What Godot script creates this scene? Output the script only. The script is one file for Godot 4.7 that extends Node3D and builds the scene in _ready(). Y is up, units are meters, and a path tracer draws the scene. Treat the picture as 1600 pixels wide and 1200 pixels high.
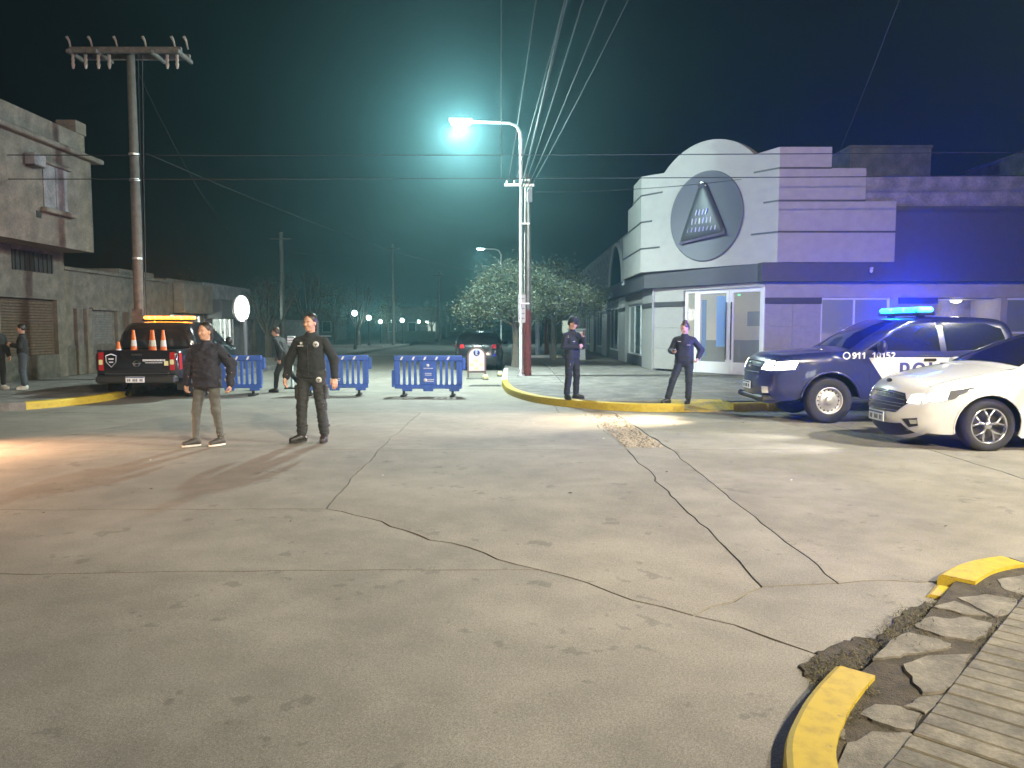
extends Node3D
# Night intersection: police block a street corner with blue plastic barriers.
# x right, y up, -z away from the camera; the street runs along z, the cross street along x.

var M := {}
var taken := {}
var tex := {}

func _ready() -> void:
	setup_camera_and_light()
	make_materials()
	build_ground()
	build_near_corner()
	build_corner_building()
	build_left_buildings()
	build_background()
	build_poles_and_wires()
	build_trees()
	build_vehicles()
	build_street_objects()
	build_people()

func setup_camera_and_light() -> void:
	var cam := Camera3D.new()
	cam.name = "camera"
	cam.fov = 53.13
	cam.near = 0.05
	cam.far = 900.0
	cam.position = Vector3(0, 1.5, 0)
	cam.rotation.x = -atan(88.0 / 1200.0)
	add_child(cam)
	cam.current = true
	var sky_m := ProceduralSkyMaterial.new()
	sky_m.sky_top_color = lin(0.0022, 0.0024, 0.0032)
	sky_m.sky_horizon_color = lin(0.0032, 0.0042, 0.0048)
	sky_m.sky_curve = 0.15
	sky_m.ground_bottom_color = lin(0.003, 0.003, 0.003)
	sky_m.ground_horizon_color = lin(0.005, 0.006, 0.006)
	var env := Environment.new()
	env.background_mode = Environment.BG_SKY
	env.sky = Sky.new()
	env.sky.sky_material = sky_m
	env.tonemap_mode = Environment.TONE_MAPPER_LINEAR
	env.tonemap_exposure = 1.2
	env.sdfgi_enabled = true
	env.ssao_enabled = true
	env.ssil_enabled = true
	env.volumetric_fog_enabled = true
	env.volumetric_fog_density = 0.0030
	env.volumetric_fog_albedo = Color(0.70, 0.97, 1.0)
	env.volumetric_fog_anisotropy = 0.80
	var we := WorldEnvironment.new()
	we.name = "night_environment"
	we.environment = env
	add_child(we)

# ---------------------------------------------------------------- helpers
func lin(r: float, g: float, b: float, a := 1.0) -> Color:
	return Color(r, g, b, a).linear_to_srgb()

func numbered(called: String) -> String:
	if not taken.has(called):
		taken[called] = 0
		return called
	taken[called] += 1
	return "%s_%03d" % [called, taken[called]]

func tag(o: Node, label: String, category: String, group := "", kind := "") -> void:
	if label: o.set_meta("label", label)
	if category: o.set_meta("category", category)
	if group: o.set_meta("group", group)
	if kind: o.set_meta("kind", kind)

func thing(called: String, label: String, category: String, at := Vector3.ZERO, turn := 0.0, group := "") -> Node3D:
	var o := Node3D.new()
	o.name = numbered(called)
	add_child(o)
	o.position = at
	o.rotation.y = turn
	tag(o, label, category, group)
	return o

func struct_node(called: String) -> Node3D:
	var o := Node3D.new()
	o.name = numbered(called)
	add_child(o)
	o.set_meta("kind", "structure")
	return o

func part(parent: Node, called: String, mesh: Mesh, m: Material, at := Vector3.ZERO) -> MeshInstance3D:
	var o := MeshInstance3D.new()
	o.name = numbered(called) if parent == self else called
	o.mesh = mesh
	o.material_override = m
	parent.add_child(o, true)
	o.position = at
	return o

func copy_of(o: Node3D, at: Vector3, turn: float, label := "") -> Node3D:
	var c: Node3D = o.duplicate()
	c.name = numbered(str(o.name))
	add_child(c)
	c.position = at
	c.rotation.y = turn
	if label: c.set_meta("label", label)
	return c

class MB:
	var st := SurfaceTool.new()
	func _init(soft := false) -> void:
		st.begin(Mesh.PRIMITIVE_TRIANGLES)
		st.set_smooth_group(0 if soft else -1)
	func soft(on: bool) -> MB:
		st.set_smooth_group(0 if on else -1)
		return self
	func tri(a: Vector3, b: Vector3, c: Vector3) -> void:
		st.add_vertex(a)
		st.add_vertex(b)
		st.add_vertex(c)
	func quad(a: Vector3, b: Vector3, c: Vector3, d: Vector3) -> void:
		tri(a, b, c)
		tri(a, c, d)
	func box(c: Vector3, s: Vector3, t := Transform3D()) -> MB:
		var h := s / 2.0
		var p := []
		for k in 8:
			p.append(t * (c + Vector3(h.x if k & 1 else -h.x, h.y if k & 2 else -h.y, h.z if k & 4 else -h.z)))
		for f in [[0, 2, 3, 1], [4, 5, 7, 6], [0, 1, 5, 4], [2, 6, 7, 3], [0, 4, 6, 2], [1, 3, 7, 5]]:
			quad(p[f[0]], p[f[1]], p[f[2]], p[f[3]])
		return self
	func bevel(c: Vector3, s: Vector3, r: float, t := Transform3D()) -> MB:
		var h := s / 2.0
		var v := func(sx: float, sy: float, sz: float, ax: int) -> Vector3:
			var q := Vector3(sx * (h.x - (0.0 if ax == 0 else r)), sy * (h.y - (0.0 if ax == 1 else r)), sz * (h.z - (0.0 if ax == 2 else r)))
			return t * (c + q)
		for s1 in [-1.0, 1.0]:
			quad(v.call(s1, -1, -1, 0), v.call(s1, -1, 1, 0), v.call(s1, 1, 1, 0), v.call(s1, 1, -1, 0))
			quad(v.call(-1, s1, -1, 1), v.call(1, s1, -1, 1), v.call(1, s1, 1, 1), v.call(-1, s1, 1, 1))
			quad(v.call(-1, -1, s1, 2), v.call(-1, 1, s1, 2), v.call(1, 1, s1, 2), v.call(1, -1, s1, 2))
			for s2 in [-1.0, 1.0]:
				quad(v.call(s1, s2, -1, 0), v.call(s1, s2, 1, 0), v.call(s1, s2, 1, 1), v.call(s1, s2, -1, 1))
				quad(v.call(s1, -1, s2, 0), v.call(s1, 1, s2, 0), v.call(s1, 1, s2, 2), v.call(s1, -1, s2, 2))
				quad(v.call(-1, s1, s2, 1), v.call(1, s1, s2, 1), v.call(1, s1, s2, 2), v.call(-1, s1, s2, 2))
				for s3 in [-1.0, 1.0]:
					tri(v.call(s1, s2, s3, 0), v.call(s1, s2, s3, 1), v.call(s1, s2, s3, 2))
		return self
	func tube(pts: Array, r0: float, r1: float, seg := 8, caps := true) -> MB:
		var rings := []
		var n := pts.size()
		var ref := Vector3.UP
		for i in n:
			var d: Vector3 = (pts[mini(i + 1, n - 1)] - pts[maxi(i - 1, 0)]).normalized()
			if absf(d.dot(ref)) > 0.95:
				ref = Vector3.RIGHT if absf(d.x) < 0.8 else Vector3.FORWARD
			var u := d.cross(ref).normalized()
			var w := u.cross(d).normalized()
			var r := lerpf(r0, r1, float(i) / maxf(1.0, n - 1.0))
			var ring := []
			for k in seg:
				var a := TAU * k / seg
				ring.append(pts[i] + (u * cos(a) + w * sin(a)) * r)
			rings.append(ring)
		for i in n - 1:
			for k in seg:
				var k2 := (k + 1) % seg
				quad(rings[i][k], rings[i][k2], rings[i + 1][k2], rings[i + 1][k])
		if caps:
			for e in [0, n - 1]:
				for k in range(1, seg - 1):
					tri(rings[e][0], rings[e][k], rings[e][k + 1])
		return self
	func lathe(prof: Array, seg: int, t := Transform3D()) -> MB:
		for i in prof.size() - 1:
			var p: Vector2 = prof[i]
			var q: Vector2 = prof[i + 1]
			for k in seg:
				var a := TAU * k / seg
				var b := TAU * (k + 1) / seg
				var p0 := t * Vector3(p.x * cos(a), p.y, p.x * sin(a))
				var p1 := t * Vector3(p.x * cos(b), p.y, p.x * sin(b))
				var q0 := t * Vector3(q.x * cos(a), q.y, q.x * sin(a))
				var q1 := t * Vector3(q.x * cos(b), q.y, q.x * sin(b))
				if p.x > 0.00001: tri(p0, p1, q1)
				if q.x > 0.00001: tri(p0, q1, q0)
		return self
	func prism(poly: PackedVector2Array, z0: float, z1: float, t := Transform3D()) -> MB:
		var idx := Geometry2D.triangulate_polygon(poly)
		for i in range(0, idx.size(), 3):
			var a := poly[idx[i]]
			var b := poly[idx[i + 1]]
			var c := poly[idx[i + 2]]
			tri(t * Vector3(a.x, a.y, z1), t * Vector3(b.x, b.y, z1), t * Vector3(c.x, c.y, z1))
			tri(t * Vector3(a.x, a.y, z0), t * Vector3(c.x, c.y, z0), t * Vector3(b.x, b.y, z0))
		for i in poly.size():
			var a := poly[i]
			var b := poly[(i + 1) % poly.size()]
			quad(t * Vector3(a.x, a.y, z0), t * Vector3(b.x, b.y, z0), t * Vector3(b.x, b.y, z1), t * Vector3(a.x, a.y, z1))
		return self
	func ball(c: Vector3, r: Vector3, nu := 12, nv := 8, t := Transform3D()) -> MB:
		var at := func(i: int, j: int) -> Vector3:
			var th := PI * j / nv
			var ph := TAU * i / nu
			return t * (c + Vector3(r.x * sin(th) * cos(ph), r.y * cos(th), r.z * sin(th) * sin(ph)))
		for j in nv:
			for i in nu:
				if j > 0: tri(at.call(i, j), at.call(i + 1, j), at.call(i + 1, j + 1))
				if j < nv - 1: tri(at.call(i, j), at.call(i + 1, j + 1), at.call(i, j + 1))
		return self
	func done() -> ArrayMesh:
		st.generate_normals()
		return st.commit()

func box_mesh(s: Vector3, c := Vector3.ZERO) -> ArrayMesh:
	return MB.new().box(c, s).done()

func bevel_mesh(s: Vector3, r: float, c := Vector3.ZERO) -> ArrayMesh:
	return MB.new().bevel(c, s, r).done()

func letters(text: String, height: float, depth := 0.004, bold := true) -> TextMesh:
	var t := TextMesh.new()
	t.text = text
	var f := SystemFont.new()
	f.font_names = PackedStringArray(["Droid Sans"])
	if bold: f.font_weight = 700
	t.font = f
	t.font_size = 48
	t.pixel_size = height / 34.0
	t.depth = depth
	return t

func catmull(pts: Array, step: float) -> Array:
	var out := []
	var n := pts.size()
	for i in n - 1:
		var a: Vector2 = pts[maxi(i - 1, 0)]
		var b: Vector2 = pts[i]
		var c: Vector2 = pts[i + 1]
		var d: Vector2 = pts[mini(i + 2, n - 1)]
		var k := clampi(int(b.distance_to(c) / step), 1, 40)
		if b.distance_to(c) > 8.0: k = 1
		for j in k:
			out.append(b.cubic_interpolate(c, a, d, float(j) / k) if k > 1 else b)
	out.append(pts[n - 1])
	return out

# ---------------------------------------------------------------- materials
func noise_image(size: int, layers: Array, lo: float, hi: float) -> Image:
	var sums := PackedFloat32Array()
	sums.resize(size * size)
	for l in layers:
		var fn := FastNoiseLite.new()
		fn.seed = l[2]
		fn.noise_type = FastNoiseLite.TYPE_SIMPLEX_SMOOTH
		fn.frequency = l[0]
		fn.fractal_octaves = l[3] if l.size() > 3 else 3
		var data := fn.get_seamless_image(size, size).get_data()
		var w: float = l[1]
		for i in size * size:
			sums[i] += w * (data[i] / 255.0 - 0.5)
	var bytes := PackedByteArray()
	bytes.resize(size * size)
	for i in size * size:
		bytes[i] = int(255.0 * clampf(lerpf(lo, hi, clampf(sums[i] + 0.5, 0.0, 1.0)), 0.0, 1.0))
	return Image.create_from_data(size, size, false, Image.FORMAT_L8, bytes)

func as_tex(im: Image) -> ImageTexture:
	im.convert(Image.FORMAT_RGB8)
	return ImageTexture.create_from_image(im)

func flat(key: String, c: Color, rough := 0.7, metal := 0.0, spec := 0.5) -> StandardMaterial3D:
	var m := StandardMaterial3D.new()
	m.resource_name = key
	m.albedo_color = c
	m.roughness = rough
	m.metallic = metal
	m.metallic_specular = spec
	M[key] = m
	return m

# a surface with a coarse and a fine pattern, both laid out in metres
func surfaced(key: String, c: Color, rough: float, coarse: String, metres: float, fine := "", fine_metres := 1.0, bump := "", bump_cm := 0.0) -> StandardMaterial3D:
	var m := flat(key, c, rough)
	m.uv1_triplanar = true
	m.uv1_world_triplanar = true
	m.uv1_scale = Vector3.ONE / metres
	m.albedo_texture = tex[coarse]
	if fine:
		m.detail_enabled = true
		m.detail_albedo = tex[fine]
		m.detail_blend_mode = BaseMaterial3D.BLEND_MODE_MUL
		m.detail_uv_layer = BaseMaterial3D.DETAIL_UV_2
		m.uv2_triplanar = true
		m.uv2_world_triplanar = true
		m.uv2_scale = Vector3.ONE / fine_metres
	if bump:
		m.heightmap_enabled = true
		m.heightmap_texture = tex[bump]
		m.heightmap_scale = bump_cm
	return m

func glow(key: String, c: Color, energy: float) -> StandardMaterial3D:
	var m := flat(key, Color(0.6, 0.6, 0.6), 0.4)
	m.emission_enabled = true
	m.emission = c
	m.emission_energy_multiplier = energy
	return m

func paint_tex(base: Color, under: Color, dirt: Color, size: int, rseed: int, chip: float) -> ImageTexture:
	var a := noise_image(size, [[0.012, 0.7, rseed, 4], [0.09, 0.5, rseed + 1, 2]], 0.0, 1.0).get_data()
	var b := noise_image(size, [[0.02, 0.8, rseed + 2, 4], [0.3, 0.35, rseed + 3, 1]], 0.0, 1.0).get_data()
	var im := Image.create(size, size, false, Image.FORMAT_RGB8)
	for y in size:
		for x in size:
			var i := y * size + x
			var c := base.lerp(dirt, clampf((b[i] / 255.0 - 0.45) * 1.1, 0.0, 0.55))
			if a[i] / 255.0 > chip:
				c = under.lerp(c, clampf(1.0 - (a[i] / 255.0 - chip) * 18.0, 0.0, 1.0))
			im.set_pixel(x, y, c)
	return ImageTexture.create_from_image(im)

func make_materials() -> void:
	# old concrete: broad tone, then scattered oil spots and scuffs with edges of their own
	var road_im := noise_image(1024, [[0.004, 0.9, 11, 5], [0.02, 0.6, 12, 4], [0.2, 0.4, 13, 2]], 0.82, 1.0)
	var spots := noise_image(1024, [[0.035, 1.2, 14, 4], [0.009, 0.7, 15, 2]], 0.0, 1.0).get_data()
	var road_px := road_im.get_data()
	for i in road_px.size():
		if spots[i] > 236: road_px[i] = int(road_px[i] * (0.95 if spots[i] < 246 else 0.88))
	tex.road = as_tex(Image.create_from_data(1024, 1024, false, Image.FORMAT_L8, road_px))
	tex.grain = as_tex(noise_image(512, [[0.35, 0.8, 21, 1], [0.12, 0.5, 22, 2]], 0.58, 1.0))
	tex.blotch = as_tex(noise_image(512, [[0.01, 0.9, 31, 4], [0.06, 0.5, 32, 3]], 0.66, 1.0))
	tex.soft = as_tex(noise_image(512, [[0.012, 0.8, 41, 3], [0.1, 0.2, 42, 2]], 0.91, 1.0))
	tex.bump = as_tex(noise_image(512, [[0.25, 0.7, 51, 2], [0.06, 0.5, 52, 3]], 0.0, 1.0))
	tex.weave = as_tex(noise_image(256, [[0.3, 0.7, 61, 2], [0.05, 0.6, 62, 3]], 0.7, 1.0))
	tex.yellow = paint_tex(Color(0.71, 0.63, 0.17), Color(0.42, 0.40, 0.34), Color(0.52, 0.46, 0.18), 512, 71, 0.80)
	tex.worn_yellow = paint_tex(Color(0.68, 0.60, 0.24), Color(0.52, 0.50, 0.44), Color(0.55, 0.50, 0.30), 256, 81, 0.58)
	tex.white_paint = paint_tex(Color(0.86, 0.86, 0.82), Color(0.5, 0.48, 0.44), Color(0.66, 0.63, 0.56), 256, 91, 0.74)
	surfaced("concrete_road", lin(0.43, 0.41, 0.35), 0.82, "road", 7.3, "grain", 0.9, "bump", 0.3)
	surfaced("concrete_road_b", lin(0.43, 0.405, 0.345), 0.82, "road", 6.1, "grain", 0.8, "bump", 0.3)
	surfaced("concrete_road_c", lin(0.44, 0.415, 0.35), 0.82, "road", 8.7, "grain", 1.0, "bump", 0.3)
	surfaced("soil", lin(0.16, 0.138, 0.10), 0.95, "blotch", 0.7, "grain", 0.2, "bump", 0.8)
	surfaced("joint_fill", lin(0.15, 0.135, 0.105), 0.95, "blotch", 0.5, "grain", 0.2)
	surfaced("pavement", lin(0.46, 0.445, 0.41), 0.85, "blotch", 3.4, "grain", 0.6)
	surfaced("pavement_b", lin(0.40, 0.385, 0.35), 0.85, "blotch", 2.7, "grain", 0.6)
	surfaced("tile_a", lin(0.40, 0.38, 0.295), 0.8, "blotch", 0.9, "grain", 0.25, "bump", 0.3)
	surfaced("tile_b", lin(0.44, 0.415, 0.32), 0.8, "blotch", 0.7, "grain", 0.25, "bump", 0.3)
	surfaced("tile_c", lin(0.34, 0.325, 0.255), 0.8, "blotch", 0.8, "grain", 0.25, "bump", 0.3)
	surfaced("fragment", lin(0.41, 0.39, 0.325), 0.9, "blotch", 1.1, "grain", 0.3, "bump", 0.4)
	surfaced("pebble", lin(0.42, 0.37, 0.29), 0.7, "blotch", 0.3)
	surfaced("pebble_dark", lin(0.16, 0.14, 0.11), 0.7, "blotch", 0.3)
	for k in [["yellow", "yellow", 0.9], ["worn_yellow", "worn_yellow", 1.2], ["white_paint", "white_paint", 0.9]]:
		var m := flat("kerb_" + k[0], Color.WHITE, 0.6)
		m.uv1_triplanar = true
		m.uv1_world_triplanar = true
		m.uv1_scale = Vector3.ONE / float(k[2])
		m.albedo_texture = tex[k[1]]
	surfaced("asphalt_far", lin(0.16, 0.155, 0.14), 0.9, "road", 9.0, "grain", 0.8)
	surfaced("earth", lin(0.05, 0.05, 0.035), 1.0, "blotch", 6.0)
	surfaced("white_wall", lin(0.62, 0.60, 0.57), 0.7, "soft", 2.6, "grain", 0.9)
	surfaced("cream_wall", lin(0.38, 0.33, 0.27), 0.85, "blotch", 3.0, "grain", 0.7)
	surfaced("beige_wall", lin(0.32, 0.28, 0.225), 0.9, "blotch", 2.2, "grain", 0.6)
	surfaced("rough_plinth", lin(0.22, 0.20, 0.16), 0.95, "blotch", 1.2, "grain", 0.4, "bump", 0.9)
	surfaced("dark_fascia", lin(0.115, 0.115, 0.13), 0.55, "soft", 2.0, "grain", 0.7)
	surfaced("grey_parapet", lin(0.30, 0.29, 0.30), 0.8, "blotch", 3.0)
	surfaced("stone_panel", lin(0.60, 0.59, 0.56), 0.3, "soft", 1.4, "grain", 0.5)
	surfaced("dark_strip", lin(0.05, 0.05, 0.055), 0.5, "soft", 1.0)
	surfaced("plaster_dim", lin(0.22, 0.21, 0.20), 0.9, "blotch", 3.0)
	surfaced("pole_concrete", lin(0.33, 0.30, 0.265), 0.85, "blotch", 1.2, "grain", 0.4)
	surfaced("red_paint", lin(0.42, 0.07, 0.055), 0.6, "blotch", 0.8, "grain", 0.3)
	surfaced("shutter", lin(0.20, 0.19, 0.17), 0.6, "blotch", 1.0)
	surfaced("brown_door", lin(0.13, 0.085, 0.055), 0.7, "blotch", 0.8)
	surfaced("bark", lin(0.20, 0.17, 0.13), 0.9, "blotch", 0.5, "grain", 0.2, "bump", 1.0)
	flat("galvanised", lin(0.55, 0.56, 0.56), 0.4, 0.75)
	flat("dark_metal", lin(0.05, 0.05, 0.05), 0.45, 0.4)
	flat("cable", lin(0.02, 0.02, 0.02), 0.6)
	flat("porcelain", lin(0.35, 0.30, 0.26), 0.3)
	flat("white_frame", lin(0.68, 0.68, 0.68), 0.35)
	var g := flat("pane", Color(0.75, 0.85, 0.85, 0.12), 0.03)
	g.transparency = BaseMaterial3D.TRANSPARENCY_ALPHA
	flat("dark_glass", lin(0.012, 0.014, 0.018), 0.06)
	flat("leaf_a", lin(0.085, 0.105, 0.065), 0.55).backlight_enabled = true
	M.leaf_a.backlight = lin(0.05, 0.07, 0.03)
	flat("leaf_b", lin(0.055, 0.07, 0.045), 0.6)
	var bp := flat("barrier_blue", lin(0.055, 0.13, 0.46), 0.42)
	bp.uv1_triplanar = true
	bp.uv1_scale = Vector3.ONE / 0.8
	bp.albedo_texture = tex.soft
	flat("white_print", lin(0.74, 0.76, 0.78), 0.5)
	flat("rubber", lin(0.02, 0.02, 0.02), 0.85)
	flat("orange_plastic", lin(0.75, 0.17, 0.04), 0.5)
	flat("board_white", lin(0.66, 0.64, 0.60), 0.5)
	flat("blue_print", lin(0.03, 0.05, 0.22), 0.5)
	flat("cream_print", lin(0.70, 0.68, 0.36), 0.5)
	flat("brown_frame", lin(0.14, 0.08, 0.07), 0.6)
	flat("black_plastic", lin(0.018, 0.018, 0.02), 0.4)
	flat("chrome", lin(0.75, 0.76, 0.78), 0.18, 1.0)
	flat("interior_wall", lin(0.55, 0.50, 0.38), 0.8)
	flat("interior_dark", lin(0.16, 0.12, 0.10), 0.7)
	flat("grey_cabinet", lin(0.30, 0.33, 0.32), 0.55)
	glow("street_led", Color(0.80, 1.0, 1.0), 60.0)
	glow("globe_glow", Color(0.90, 1.0, 0.98), 9.0)
	glow("ceiling_lamp_glow", Color(1.0, 0.98, 0.92), 9.0)
	glow("shop_light_glow", Color(0.92, 1.0, 0.93), 6.0)
	glow("sign_glow", Color(1.0, 1.0, 0.98), 3.2)
	glow("headlight_glow", Color(1.0, 0.95, 0.86), 22.0)
	glow("headlight_white_glow", Color(0.97, 1.0, 1.0), 7.0)
	glow("blue_lamp_glow", Color(0.10, 0.62, 1.0), 9.0)
	glow("amber_lamp_glow", Color(1.0, 0.56, 0.10), 8.0)
	glow("tail_lamp_red", Color(0.6, 0.02, 0.02), 0.35)

func omni(parent: Node, called: String, at: Vector3, c: Color, energy: float, size: float) -> OmniLight3D:
	var l := OmniLight3D.new()
	l.name = called
	l.light_color = c
	l.light_energy = energy
	l.light_size = size
	l.omni_range = 80.0
	l.omni_attenuation = 2.0
	l.shadow_enabled = true
	parent.add_child(l, true)
	l.position = at
	return l

func spot(parent: Node, called: String, at: Vector3, towards: Vector3, c: Color, energy: float, angle: float, blend: float, size: float) -> SpotLight3D:
	var l := SpotLight3D.new()
	l.name = called
	l.light_color = c
	l.light_energy = energy
	l.light_size = size
	l.spot_range = 80.0
	l.spot_attenuation = 2.0
	l.spot_angle = angle
	l.spot_angle_attenuation = blend
	l.shadow_enabled = true
	parent.add_child(l, true)
	l.position = at
	var up := Vector3.UP if absf(towards.normalized().y) < 0.98 else Vector3.RIGHT
	l.basis = Basis.looking_at(towards, up)
	return l

# ---------------------------------------------------------------- ground
const WALK := 0.03       # top of the far pavements
const GUTTER := -0.12    # road at the far kerbs; the crossing is crowned
const NEAR_WALK := 0.065

func road_y(z: float) -> float:
	return GUTTER * clampf((-z - 9.4) / 5.2, 0.0, 1.0)

func crack(a: Vector2, b: Vector2, amp: float) -> Array:
	# shared by both neighbours: a wandering line that depends only on its two ends
	var flip := a.x + a.y * 1.7 > b.x + b.y * 1.7
	var p := b if flip else a
	var q := a if flip else b
	var fn := FastNoiseLite.new()
	fn.seed = int(absf(p.x * 37.0 + p.y * 91.0 + q.x * 13.0)) % 9973
	fn.frequency = 1.0
	var n := maxi(1, int(p.distance_to(q) / 0.16))
	if p.distance_to(q) > 9.0: n = int(p.distance_to(q) / 0.5)
	var side := (q - p).normalized().orthogonal()
	var out := []
	for i in n:
		var t := float(i) / n
		var e := minf(1.0, minf(t, 1.0 - t) * 8.0)
		out.append(p.lerp(q, t) + side * amp * e * (fn.get_noise_2d(t * n * 0.16 * 0.9, 3.0) * 2.2 + fn.get_noise_2d(t * n * 0.16 * 5.0, 9.0) * 0.8))
	if flip:
		out.append(q)
		out.reverse()
		out.pop_back()
	return out

func plate(poly: PackedVector2Array, gap: float, top: Callable, thick: float, edge := 0.006) -> ArrayMesh:
	var outs := Geometry2D.offset_polygon(poly, -gap, Geometry2D.JOIN_MITER)
	var mb := MB.new()
	for o in outs:
		var inner: Array = Geometry2D.offset_polygon(o, -edge, Geometry2D.JOIN_MITER)
		for f in inner:
			var idx := Geometry2D.triangulate_polygon(f)
			for i in range(0, idx.size(), 3):
				var v := []
				for k in 3:
					var p: Vector2 = f[idx[i + k]]
					v.append(Vector3(p.x, top.call(p.x, p.y), p.y))
				mb.tri(v[0], v[1], v[2])
			if f.size() == o.size():
				for i in f.size():
					var j: int = (i + 1) % f.size()
					mb.quad(Vector3(f[i].x, top.call(f[i].x, f[i].y), f[i].y), Vector3(f[j].x, top.call(f[j].x, f[j].y), f[j].y), Vector3(o[j].x, top.call(o[j].x, o[j].y) - edge, o[j].y), Vector3(o[i].x, top.call(o[i].x, o[i].y) - edge, o[i].y))
			else:
				for i in f.size():
					var j: int = (i + 1) % f.size()
					mb.quad(Vector3(f[i].x, top.call(f[i].x, f[i].y), f[i].y), Vector3(f[j].x, top.call(f[j].x, f[j].y), f[j].y), Vector3(f[j].x, top.call(f[j].x, f[j].y) - thick, f[j].y), Vector3(f[i].x, top.call(f[i].x, f[i].y) - thick, f[i].y))
		for i in o.size():
			var j: int = (i + 1) % o.size()
			var a: Vector2 = o[i]
			var b: Vector2 = o[j]
			mb.quad(Vector3(a.x, top.call(a.x, a.y) - edge, a.y), Vector3(b.x, top.call(b.x, b.y) - edge, b.y), Vector3(b.x, top.call(b.x, b.y) - thick, b.y), Vector3(a.x, top.call(a.x, a.y) - thick, a.y))
	return mb.done()

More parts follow.
